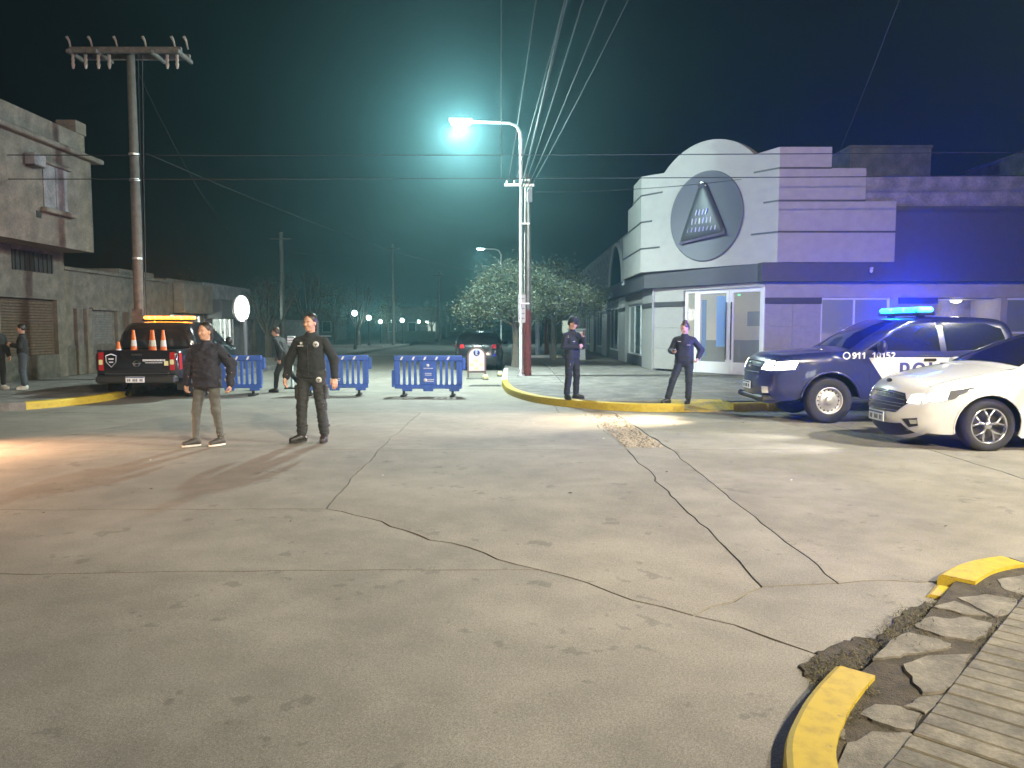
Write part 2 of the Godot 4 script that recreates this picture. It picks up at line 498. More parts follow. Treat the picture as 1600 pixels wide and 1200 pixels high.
func build_ground() -> void:
	var earth := part(self, "ground", MB.new().box(Vector3(0, -0.6, -150), Vector3(900, 0.2, 900)).done(), M.earth)
	tag(earth, "", "", "", "structure")
	var bed := part(self, "road_bed", MB.new().box(Vector3(0, -0.25, -20), Vector3(46, 0.16, 60)).done(), M.soil)
	tag(bed, "", "", "", "structure")
	# the soil that fills the joints, close under the slabs
	var fill := MB.new()
	fill.quad(Vector3(-22, -0.0075, 8), Vector3(24, -0.0075, 8), Vector3(24, -0.0075, -9.4), Vector3(-22, -0.0075, -9.4))
	fill.quad(Vector3(-22, -0.0075, -9.4), Vector3(24, -0.0075, -9.4), Vector3(24, -0.1275, -14.6), Vector3(-22, -0.1275, -14.6))
	fill.quad(Vector3(-22, -0.1275, -14.6), Vector3(24, -0.1275, -14.6), Vector3(24, -0.1275, -48), Vector3(-22, -0.1275, -48))
	tag(part(self, "joint_soil", fill.done(), M.joint_fill), "", "", "", "structure")
	# concrete slabs of the crossing, corners in metres
	var P := {
		A = Vector2(-1.54, -6.28), N1 = Vector2(-1.65, -9.4), N2 = Vector2(-1.75, -14.6), B = Vector2(0.95, -3.91), C = Vector2(1.39, -3.45), D = Vector2(1.45, -4.36),
		E1 = Vector2(1.42, -9.4), E2 = Vector2(1.36, -14.6), H1 = Vector2(1.97, -9.4), H2 = Vector2(1.94, -14.6), J = Vector2(1.92, -4.42), E3 = Vector2(1.93, -6.17), F = Vector2(2.56, -4.45),
		G = Vector2(0.16, -4.68), W1 = Vector2(-22, -4.5), Wa = Vector2(-22, -6.2), Wb = Vector2(-22, -9.4), Wc = Vector2(-22, -14.6), Q0 = Vector2(5.0, -4.4), Q1 = Vector2(5.15, -9.4), Q2 = Vector2(5.2, -14.6),
		R0 = Vector2(24, -4.4), R1 = Vector2(24, -9.4), R2 = Vector2(24, -14.6), X1 = Vector2(2.2, -3.1), X2 = Vector2(3.2, -4.0), S1 = Vector2(2.6, 8), S2 = Vector2(-22, 8), V1 = Vector2(-6.2, -4.52), V2 = Vector2(-6.1, -6.22), V3 = Vector2(-6.3, -9.4), V4 = Vector2(-6.3, -14.6), V0 = Vector2(-6.2, 8),
	}
	var rows := [
		["V0", "V1", "G", "B", "C", "X1", "S1"], ["S2", "W1", "V1", "V0"], ["B", "D", "J", "F", "X2", "X1", "C"], ["W1", "Wa", "V2", "V1"], ["V1", "V2", "A", "G"], ["Wa", "Wb", "V3", "V2"], ["V2", "V3", "N1", "A"],
		["A", "N1", "E1", "D", "B", "G"], ["D", "E1", "H1", "E3", "J"], ["J", "E3", "H1", "Q1", "Q0", "F"], ["Q0", "Q1", "R1", "R0"], ["Wb", "Wc", "V4", "V3"], ["V3", "V4", "N2", "N1"], ["N1", "N2", "E2", "E1"], ["H1", "H2", "Q2", "Q1"], ["Q1", "Q2", "R2", "R1"],
	]
	var z_rows := [-14.6, -19.1, -23.6, -28.2, -33.0, -38.0, -43.0, -48.0]
	for i in z_rows.size() - 1:
		for c in [[-22.0, -9.2], [-9.2, -4.35], [-4.35, 0.9], [0.9, 24.0]]:
			if c[0] == -22.0 or c[1] == 24.0:
				if i > 0: continue
			var names := []
			for q in [[c[0], z_rows[i]], [c[0], z_rows[i + 1]], [c[1], z_rows[i + 1]], [c[1], z_rows[i]]]:
				var nm := "z%.1f_%.1f" % [q[0], q[1]]
				P[nm] = Vector2(q[0], q[1])
				names.append(nm)
			rows.append(names)
	var road := struct_node("road")
	var top := func(_x: float, z: float) -> float: return road_y(z)
	var kinds := ["concrete_road", "concrete_road_b", "concrete_road", "concrete_road_c"]
	var n := 0
	var chips := RandomNumberGenerator.new()
	chips.seed = 19
	for r in rows:
		var poly := PackedVector2Array()
		var gaps := []
		for i in r.size():
			var na: String = r[i]
			var nb: String = r[(i + 1) % r.size()]
			var strong: bool = (na in ["A", "G", "B", "C", "D", "J", "F"]) and (nb in ["A", "G", "B", "C", "D", "J", "F"])
			var medium: bool = (na + nb) in ["AN1", "N1A", "DE1", "E1D", "E1E2", "H1H2", "H2H1", "V1G", "GV1", "V2A", "AV2", "Q0Q1", "Q1Q0"]
			for p in crack(P[na], P[nb], 0.05 if strong else 0.025):
				poly.append(p)
				gaps.append(0.006 if strong else 0.0035 if medium else 0.002)
		if Geometry2D.is_polygon_clockwise(poly):
			poly.reverse()
			gaps.reverse()
		# every slab has its own chipped edge along the shared joint
		var chipped := PackedVector2Array()
		for i in poly.size():
			var d: Vector2 = (poly[(i + 1) % poly.size()] - poly[(i + poly.size() - 1) % poly.size()]).normalized()
			chipped.append(poly[i] + Vector2(-d.y, d.x) * float(gaps[i]) * (0.55 + 1.3 * pow(chips.randf(), 2.0)))
		part(road, "slab", plate(chipped, 0.0, top, 0.035, 0.004), M[kinds[n % 4]])
		n += 1
	# the strip where the surface has worn down to its pebbles
	var strip := PackedVector2Array()
	for e in [["E1", "E2"], ["E2", "H2"], ["H2", "H1"], ["H1", "E1"]]:
		for p in crack(P[e[0]], P[e[1]], 0.02): strip.append(p)
	if Geometry2D.is_polygon_clockwise(strip): strip.reverse()
	var low := func(_x: float, z: float) -> float: return road_y(z) - 0.005
	part(road, "worn_strip", plate(strip, 0.006, low, 0.02, 0.002), M.concrete_road_b)
	var rng := RandomNumberGenerator.new()
	rng.seed = 5
	var stone := MB.new(true).ball(Vector3.ZERO, Vector3(1, 0.6, 0.8), 6, 4).done()
	for shade in [["pebble", 1500], ["pebble_dark", 420]]:
		var mm := MultiMesh.new()
		mm.transform_format = MultiMesh.TRANSFORM_3D
		mm.mesh = stone
		mm.instance_count = shade[1]
		for i in int(shade[1]):
			var z := -9.65 - absf(rng.randfn(0.0, 1.1)) if i % 5 else rng.randf_range(-14.2, -9.6)
			z = maxf(z, -14.4)
			var s := rng.randf_range(0.012, 0.026)
			mm.set_instance_transform(i, Transform3D(Basis.from_euler(Vector3(rng.randf(), rng.randf() * TAU, rng.randf())).scaled(Vector3.ONE * s), Vector3(rng.randf_range(1.45, 1.92), road_y(z) - 0.006, z)))
		var mi := MultiMeshInstance3D.new()
		mi.name = numbered("exposed_pebbles")
		mi.multimesh = mm
		mi.material_override = M[shade[0]]
		add_child(mi)
		tag(mi, "worn patch of loose pebbles in the concrete before the yellow kerb" if shade[0] == "pebble" else "dark pebbles scattered in the worn strip of concrete", "pebbles", "", "stuff")
	# roads beyond the slabs
	for r in [[-9.2, 0.9, -260.0, -48.0, GUTTER], [24.0, 200.0, -14.6, -4.4, -0.06], [-200.0, -22.0, -14.6, -4.4, -0.06], [-40.0, -9.2, -56.0, -48.0, GUTTER - 0.004]]:
		var o := part(self, "road_far", MB.new().box(Vector3((r[0] + r[1]) / 2, r[4] - 0.05, (r[2] + r[3]) / 2), Vector3(r[1] - r[0], 0.1, r[3] - r[2])).done(), M.asphalt_far)
		tag(o, "", "", "", "structure")
	# leaves and litter lying about
	for k in 26:
		var x := rng.randf_range(-5.0, 5.0)
		var z := rng.randf_range(-13.0, -3.2)
		if x > 1.0 and z > -5.2: continue
		var leaf := MB.new()
		var s := rng.randf_range(0.012, 0.028)
		var a := rng.randf() * TAU
		var t := Transform3D(Basis(Vector3.UP, a), Vector3(x, road_y(z) + 0.006, z))
		leaf.quad(t * Vector3(-s, 0, 0), t * Vector3(0, 0.006, -s * 0.5), t * Vector3(s, 0.001, 0), t * Vector3(0, 0.007, s * 0.5))
		var lf := part(self, "fallen_leaf", leaf.done(), M.brown_door if k % 3 else M.white_print)
		tag(lf, "small dry leaf or scrap lying on the concrete road", "litter", "scraps lying on the road")

	# ---- kerbs and pavements across the crossing
	var k1 := catmull([Vector2(-0.3, -70), Vector2(-0.3, -30), Vector2(-0.3, -22.6), Vector2(-0.2, -19.8), Vector2(0, -18.15), Vector2(0.42, -16.73), Vector2(0.93, -15.9), Vector2(1.3, -15.52), Vector2(1.87, -15.02), Vector2(2.5, -14.74), Vector2(3.05, -14.7), Vector2(3.6, -14.72), Vector2(4.3, -14.82), Vector2(5.2, -14.98), Vector2(7, -15.05), Vector2(26, -15.05)], 0.25)
	var kerb := struct_node("kerb")
	var sections := [[0, "plain"], [1, "white"], [2, "yellow"], [3, "ramp"], [4, "yellow"], [5, "plain"]]
	var cuts := func(p: Vector2) -> int:
		if p.y < -28.0: return 0
		if p.y < -22.0 and p.x < 2.0: return 1
		if p.x < 3.05: return 2
		if p.x < 4.25: return 3
		if p.x < 5.6: return 4
		return 5
	for s in sections:
		var run := []
		for p in k1:
			if cuts.call(p) == s[0] or (run.size() and cuts.call(run[-1]) == s[0]): run.append(p)
		if s[0] == 0: run = [Vector2(-0.3, -70), Vector2(-0.3, -45), Vector2(-0.3, -28)]
		if s[0] == 5: run.append(Vector2(26, -15.05))
		var m: Material = {plain = M.pavement_b, white = M.kerb_white_paint, yellow = M.kerb_yellow, ramp = M.kerb_worn_yellow}[s[1]]
		part(kerb, {plain = "bare_section", white = "white_section", yellow = "yellow_section", ramp = "dropped_section"}[s[1]], kerb_run(run, 0.16, GUTTER - 0.06, (WALK + 0.006) if s[1] != "ramp" else GUTTER + 0.035), m)
	var k2 := catmull([Vector2(-26, -14.6), Vector2(-13, -14.6), Vector2(-11.0, -14.65), Vector2(-10.1, -14.78), Vector2(-9.6, -15.1), Vector2(-9.25, -15.7), Vector2(-9.05, -16.4), Vector2(-8.95, -17.1), Vector2(-9.1, -18.3), Vector2(-9.3, -20), Vector2(-9.3, -30), Vector2(-9.3, -70)], 0.25)
	var kerb_left := struct_node("kerb")
	var bare := []
	var yel := []
	var far := []
	for p in k2:
		if p.x < -9.62 and p.y > -15.3: bare.append(p)
		elif p.y > -18.4: yel.append(p)
		else: far.append(p)
	bare.append(yel[0])
	far.push_front(yel[-1])
	part(kerb_left, "bare_section", kerb_run(bare, 0.16, GUTTER - 0.06, WALK + 0.006), M.pavement_b)
	part(kerb_left, "yellow_section", kerb_run(yel, 0.16, GUTTER - 0.06, WALK + 0.006), M.kerb_yellow)
	part(kerb_left, "bare_section", kerb_run(far, 0.16, GUTTER - 0.06, WALK + 0.006), M.pavement_b)
	# pavement panels
	var inner1 := PackedVector2Array()
	for p in offset_line(k1, 0.16): inner1.append(p)
	inner1.append_array([Vector2(26, -22.9), Vector2(7.48, -22.9), Vector2(4.9, -26.6), Vector2(4.9, -70)])
	var ramp_hole := PackedVector2Array([Vector2(3.0, -14.0), Vector2(4.3, -14.0), Vector2(4.3, -15.75), Vector2(3.0, -15.75)])
	var pav := struct_node("pavement")
	paving(pav, inner1, ramp_hole, Vector2(-1, -70), Vector2(2.35, 2.1), 14, 26)
	var rp := MB.new()
	rp.quad(Vector3(3.0, GUTTER + 0.03, -14.9), Vector3(4.3, GUTTER + 0.03, -14.9), Vector3(4.3, WALK - 0.001, -15.75), Vector3(3.0, WALK - 0.001, -15.75))
	rp.tri(Vector3(3.0, GUTTER + 0.03, -14.88), Vector3(3.0, WALK, -14.88), Vector3(3.0, WALK, -15.75))
	rp.tri(Vector3(4.3, GUTTER + 0.03, -14.88), Vector3(4.3, WALK, -14.88), Vector3(4.3, WALK, -15.75))
	part(pav, "kerb_ramp", rp.done(), M.kerb_worn_yellow)
	var inner2 := PackedVector2Array()
	for p in offset_line(k2, 0.16): inner2.append(p)
	inner2.append_array([Vector2(-13.5, -70), Vector2(-13.5, -23), Vector2(-26, -23)])
	var pav2 := struct_node("pavement")
	paving(pav2, inner2, PackedVector2Array(), Vector2(-26, -70), Vector2(2.2, 2.3), 10, 26)
	var base_top := func(_x: float, _z: float) -> float: return WALK - 0.02
	for area in [inner1, inner2]:
		if Geometry2D.is_polygon_clockwise(area): area.reverse()
		for piece in (Geometry2D.clip_polygons(area, ramp_hole) if area == inner1 else [area]):
			tag(part(self, "pavement_base", plate(piece, 0.0, base_top, 0.15, 0.001), M.soil), "", "", "", "structure")

func offset_line(path: Array, d: float) -> Array:
	var out := []
	for i in path.size():
		var t: Vector2 = (path[mini(i + 1, path.size() - 1)] - path[maxi(i - 1, 0)]).normalized()
		out.append(path[i] + Vector2(t.y, -t.x) * d)
	return out

func kerb_run(path: Array, width: float, low: float, high: float) -> ArrayMesh:
	var prof := [Vector2(0.0, low), Vector2(0.004, high - 0.03), Vector2(0.012, high - 0.010), Vector2(0.032, high), Vector2(width, high), Vector2(width, low)]
	var lines := []
	for p in prof:
		lines.append(offset_line(path, p.x))
	var mb := MB.new()
	for k in prof.size() - 1:
		for i in path.size() - 1:
			var a: Vector2 = lines[k][i]
			var b: Vector2 = lines[k][i + 1]
			var c: Vector2 = lines[k + 1][i + 1]
			var d: Vector2 = lines[k + 1][i]
			mb.quad(Vector3(a.x, prof[k].y, a.y), Vector3(b.x, prof[k].y, b.y), Vector3(c.x, prof[k + 1].y, c.y), Vector3(d.x, prof[k + 1].y, d.y))
	for e in [0, path.size() - 1]:
		for k in range(1, prof.size() - 1):
			mb.tri(Vector3(lines[0][e].x, prof[0].y, lines[0][e].y), Vector3(lines[k][e].x, prof[k].y, lines[k][e].y), Vector3(lines[k + 1][e].x, prof[k + 1].y, lines[k + 1][e].y))
	return mb.done()

func paving(parent: Node, area: PackedVector2Array, hole: PackedVector2Array, from: Vector2, size: Vector2, nx: int, nz: int) -> void:
	var rng := RandomNumberGenerator.new()
	rng.seed = 77
	for i in nx:
		for j in nz:
			var o := from + Vector2(i * size.x, j * size.y)
			var cell := PackedVector2Array([o, o + Vector2(size.x, 0), o + size, o + Vector2(0, size.y)])
			for piece in Geometry2D.intersect_polygons(cell, area):
				var bits: Array = [piece]
				if hole.size(): bits = Geometry2D.clip_polygons(piece, hole)
				for b in bits:
					if Geometry2D.is_polygon_clockwise(b): b.reverse()
					var h := WALK - rng.randf() * 0.004
					var lift := func(_x: float, _z: float) -> float: return h
					if Geometry2D.offset_polygon(b, -0.02).size() == 0: continue
					part(parent, "panel", plate(b, 0.006, lift, 0.05, 0.003), [M.pavement, M.pavement_b, M.pavement][rng.randi() % 3])

func near_ground(px: float, py: float, level: float) -> Vector2:
	# where the line of sight through a photo point meets a level plane
	var pitch := atan(88.0 / 1200.0)
	var y := -(py - 600.0) / 1200.0
	var dir := Vector3((px - 800.0) / 1200.0, y * cos(pitch) - sin(pitch), -cos(pitch) - y * sin(pitch))
	var t := (level - 1.5) / dir.y
	return Vector2(dir.x * t, dir.z * t)

func build_near_corner() -> void:
	var rng := RandomNumberGenerator.new()
	rng.seed = 9
	# kerb of the near corner, from the right-hand street round to the camera's side
	var k3 := catmull([Vector2(26, -5.0), Vector2(6, -4.98), Vector2(4.2, -4.92), Vector2(3.3, -4.82), Vector2(2.85, -4.68), Vector2(2.53, -4.44), Vector2(2.26, -4.14), Vector2(1.95, -3.78), Vector2(1.6, -3.42), Vector2(1.33, -3.14), Vector2(1.07, -2.80), Vector2(0.9, -2.45), Vector2(0.78, -1.8), Vector2(0.72, -0.5), Vector2(0.7, 8)], 0.06)
	var kerb := struct_node("kerb")
	var far := []
	var tip := []
	var low := []
	var near := []
	var last := []
	for p in k3:
		if p.x > 3.12: far.append(p)
		elif p.x > 2.44: tip.append(p)
		elif p.x > 2.26: low.append(p)
		elif p.x < 1.38 and p.y < -0.9: near.append(p)
		elif p.y >= -0.9 and p.x < 1.0: last.append(p)
	part(kerb, "bare_section", kerb_run(far, 0.17, -0.05, NEAR_WALK - 0.012), M.pavement_b)
	part(kerb, "yellow_section", kerb_run(tip, 0.2, -0.05, NEAR_WALK + 0.004), M.kerb_yellow)
	part(kerb, "broken_section", kerb_run(low, 0.17, -0.05, 0.022), M.kerb_yellow)
	part(kerb, "yellow_section", kerb_run(near, 0.17, -0.05, NEAR_WALK + 0.002), M.kerb_yellow)
	part(kerb, "bare_section", kerb_run(last, 0.17, -0.05, NEAR_WALK), M.pavement_b)
	# soil under the broken pavement
	var inner := PackedVector2Array()
	for p in offset_line(k3, 0.10): inner.append(p)
	inner.append_array([Vector2(26, 8)])
	var pav := struct_node("pavement")
	var level := func(_x: float, _z: float) -> float: return NEAR_WALK - 0.017
	var dirt := plate(inner, 0.0, level, 0.09, 0.002)
	part(pav, "soil_bed", dirt, M.soil)
	# fragments of the old concrete, outlines in photo points on the pavement's level
	var frags := [
		[[550, 400], [640, 352], [742, 362], [850, 352], [1000, 392], [978, 440], [900, 488], [740, 468], [600, 428]],
		[[325, 582], [430, 482], [520, 438], [700, 474], [768, 504], [745, 532], [600, 552], [500, 566], [420, 580]],
		[[498, 622], [620, 572], [880, 556], [858, 622], [768, 742], [692, 772], [600, 772], [556, 722]],
		[[800, 246], [960, 226], [1132, 256], [1096, 334], [1000, 350], [900, 300]],
		[[660, 300], [780, 266], [890, 306], [985, 354], [860, 344], [760, 322]],
		[[236, 892], [330, 830], [488, 852], [600, 890], [560, 984], [450, 972], [330, 922]],
		[[500, 842], [596, 792], [716, 790], [694, 832], [620, 886]],
		[[190, 1052], [320, 988], [470, 990], [548, 1000], [700, 1050], [880, 1116], [860, 1260], [100, 1260]],
		[[120, 985], [176, 946], [196, 984], [180, 1030], [150, 1020]],
		[[1010, 150], [1165, 120], [1240, 170], [1165, 235], [1050, 200]],
	]
	var fn := FastNoiseLite.new()
	fn.frequency = 3.0
	for f in frags:
		var poly := PackedVector2Array()
		var n: int = f.size()
		for i in n:
			var a: Array = f[i]
			var b: Array = f[(i + 1) % n]
			for k in 3:
				var q := near_ground(1270.0 + lerpf(a[0], b[0], k / 3.0) / 3.53, 860.0 + lerpf(a[1], b[1], k / 3.0) / 3.53, NEAR_WALK)
				poly.append(q + Vector2(rng.randf_range(-1, 1), rng.randf_range(-1, 1)) * 0.008)
		if Geometry2D.is_polygon_clockwise(poly): poly.reverse()
		var base := NEAR_WALK - 0.012 + rng.randf() * 0.008
		var tilt := Vector2(rng.randf_range(-0.012, 0.012), rng.randf_range(-0.012, 0.012))
		var c := poly[0]
		var top := func(x: float, z: float) -> float: return base + tilt.dot(Vector2(x, z) - c)
		part(pav, "paving_fragment", plate(poly, 0.002, top, 0.05, 0.003), M.fragment)
	# soil washed out of the broken kerb over the edge of the road
	var wash := PackedVector2Array()
	var rim := [[-70, 640], [10, 575], [140, 505], [250, 478], [330, 482], [430, 402], [520, 332], [600, 288], [690, 285], [640, 345], [520, 435], [370, 570], [250, 650], [110, 690], [0, 730]]
	for i in rim.size():
		var a: Array = rim[i]
		var b: Array = rim[(i + 1) % rim.size()]
		for k in 5:
			var q := near_ground(1270.0 + lerpf(a[0], b[0], k / 5.0) / 3.53, 860.0 + lerpf(a[1], b[1], k / 5.0) / 3.53, 0.01)
			wash.append(q + Vector2(rng.randf_range(-1, 1), rng.randf_range(-1, 1)) * 0.018)
	if Geometry2D.is_polygon_clockwise(wash): wash.reverse()
	var low_top := func(x: float, z: float) -> float: return 0.011 + 0.004 * fn.get_noise_2d(x * 4.0, z * 4.0)
	part(pav, "washed_soil", plate(wash, 0.0, low_top, 0.012, 0.006), M.soil)
	# grooved tiles laid on the diagonal
	var o := near_ground(1429, 1137, NEAR_WALK)
	var e := near_ground(1593, 936, NEAR_WALK)
	var u := (e - o).normalized()
	var v := Vector2(-u.y, u.x)
	if v.x < 0: v = -v
	var t_angle := atan2(-u.y, u.x)
	var shapes := []
	for k in 3: shapes.append(bevel_mesh(Vector3(0.1015, 0.03, 0.379), 0.006))
	for col in 7:
		for row in range(-12, 26):
			var along := row * 0.104 + (0.0 if row % 4 else 0.0)
			var across := 0.006 + col * 0.39 + 0.19
			var p := o + u * (along + 0.012 * floorf(row / 4.0)) + v * across
			if p.y > 0.4 or p.x < 0.95 or p.x > 5.0: continue
			if col == 0 and p.y < -4.1: continue
			if col >= 5 and row % 2: continue
			var b := part(pav, "tile_strip", shapes[row % 3 if row >= 0 else 0] if col < 5 else shapes[0], [M.tile_a, M.tile_b, M.tile_a, M.tile_c][rng.randi() % 4], Vector3(p.x, NEAR_WALK - 0.013 + rng.randf() * 0.004, p.y))
			b.rotation = Vector3(rng.randf_range(-0.006, 0.006), t_angle, rng.randf_range(-0.01, 0.01))
	# the paved area further right and behind the camera
	var rest := PackedVector2Array([o + v * 2.76 - u * 2.2, o + v * 2.76 + u * 2.4, Vector2(6.5, -4.4), Vector2(26, -4.5), Vector2(26, 8), Vector2(2.5, 8)])
	if Geometry2D.is_polygon_clockwise(rest): rest.reverse()
	var flat_top := func(_x: float, _z: float) -> float: return NEAR_WALK
	part(pav, "paved_area", plate(rest, 0.004, flat_top, 0.05, 0.003), M.tile_a)
	# dry grass and weeds in the gaps
	var blade := MB.new()
	blade.tri(Vector3(-0.0035, 0, 0), Vector3(0.0035, 0, 0), Vector3(0.004, 0.5, 0.12))
	blade.tri(Vector3(-0.0025, 0.45, 0.10), Vector3(0.0035, 0.45, 0.10), Vector3(0, 1.0, 0.6))
	var bm := blade.done()
	var clumps := [[[60, 610], 130, 0.30], [[190, 570], 120, 0.30], [[330, 640], 200, 0.3], [[430, 700], 190, 0.25], [[530, 370], 150, 0.3], [[440, 450], 120, 0.25], [[350, 500], 110, 0.25], [[640, 300], 70, 0.2], [[1040, 400], 110, 0.3], [[990, 460], 60, 0.22], [[940, 510], 70, 0.2], [[300, 760], 130, 0.22], [[180, 900], 110, 0.18], [[110, 1040], 60, 0.15], [[600, 545], 70, 0.12], [[640, 440], 60, 0.1], [[60, 690], 90, 0.3], [[820, 330], 50, 0.1], [[1110, 260], 60, 0.15], [[980, 210], 60, 0.1]]
	for kind in 2:
		var mm := MultiMesh.new()
		mm.transform_format = MultiMesh.TRANSFORM_3D
		mm.mesh = bm
		var list := []
		for c in clumps:
			for k in int(c[1] * 0.75):
				var a := rng.randf() * TAU
				var r := sqrt(rng.randf()) * (75.0 if c[1] > 100 else 48.0)
				var q := near_ground(1270.0 + (c[0][0] + cos(a) * r * 1.3) / 3.53, 860.0 + (c[0][1] + sin(a) * r * 0.8) / 3.53, 0.045)
				var h: float = rng.randf_range(0.008, 0.030) * (0.6 + c[2])
				var lean := rng.randf_range(0.3, 1.4)
				var bs := Basis(Vector3.UP, rng.randf() * TAU) * Basis(Vector3.RIGHT, lean)
				list.append(Transform3D(bs * Basis.from_scale(Vector3(0.8, h * 1.6, h * 1.6)), Vector3(q.x, 0.046 if q.x > 1.75 or q.y > -3.0 else 0.012, q.y)))
		mm.instance_count = list.size()
		for i in list.size(): mm.set_instance_transform(i, list[i])
		var mi := MultiMeshInstance3D.new()
		mi.name = numbered("weeds")
		mi.multimesh = mm
		mi.material_override = [flat("weed_dark", lin(0.05, 0.05, 0.025), 0.9), flat("weed_dry", lin(0.12, 0.105, 0.055), 0.9)][kind]
		add_child(mi)
		tag(mi, ["dark low weeds growing in the broken yellow kerb", "dry straw coloured grass in the broken pavement joints"][kind], "weeds", "", "stuff")

# ---------------------------------------------------------------- buildings
func frame_of(a: Vector2, b: Vector2) -> Transform3D:
	# local x runs along the wall from a to b, y up, z out of the wall towards the street
	var d := (b - a).normalized()
	var x := Vector3(d.x, 0, d.y)
	var z := x.cross(Vector3.UP)
	return Transform3D(Basis(x, Vector3.UP, z), Vector3(a.x, 0, a.y))

func wall_box(t: Transform3D, x0: float, x1: float, y0: float, y1: float, z0: float, z1: float) -> ArrayMesh:
	return MB.new().box(Vector3((x0 + x1) / 2, (y0 + y1) / 2, (z0 + z1) / 2), Vector3(x1 - x0, y1 - y0, z1 - z0), t).done()

func wall_bevel(t: Transform3D, x0: float, x1: float, y0: float, y1: float, z0: float, z1: float, r := 0.01) -> ArrayMesh:
	return MB.new().bevel(Vector3((x0 + x1) / 2, (y0 + y1) / 2, (z0 + z1) / 2), Vector3(x1 - x0, y1 - y0, z1 - z0), r, t).done()

func glazed(parent: Node, t: Transform3D, called: String, x0: float, x1: float, y0: float, y1: float, zf: float, fw: float, mullions: Array, frame_m: Material, bars: Array = []) -> Node3D:
	var w := Node3D.new()
	w.name = called
	parent.add_child(w, true)
	var f := MB.new()
	f.bevel(Vector3((x0 + x1) / 2, y0 + fw / 2, zf), Vector3(x1 - x0, fw, 0.08), 0.006, t)
	f.bevel(Vector3((x0 + x1) / 2, y1 - fw / 2, zf), Vector3(x1 - x0, fw, 0.08), 0.006, t)
	for x in [x0 + fw / 2, x1 - fw / 2]:
		f.bevel(Vector3(x, (y0 + y1) / 2, zf), Vector3(fw, y1 - y0 - 2 * fw, 0.08), 0.006, t)
	for x in mullions:
		f.bevel(Vector3(x, (y0 + y1) / 2, zf), Vector3(fw * 0.8, y1 - y0 - 2 * fw, 0.07), 0.006, t)
	for y in bars:
		f.bevel(Vector3((x0 + x1) / 2, y, zf), Vector3(x1 - x0 - 2 * fw, fw * 0.8, 0.065), 0.006, t)
	part(w, "frame", f.done(), frame_m)
	var edges := [x0 + fw]
	for x in mullions: edges.append(x)
	edges.append(x1 - fw)
	for i in edges.size() - 1:
		part(w, "pane", wall_box(t, edges[i], edges[i + 1], y0 + fw, y1 - fw, zf - 0.004, zf + 0.004), M.pane)
	return w

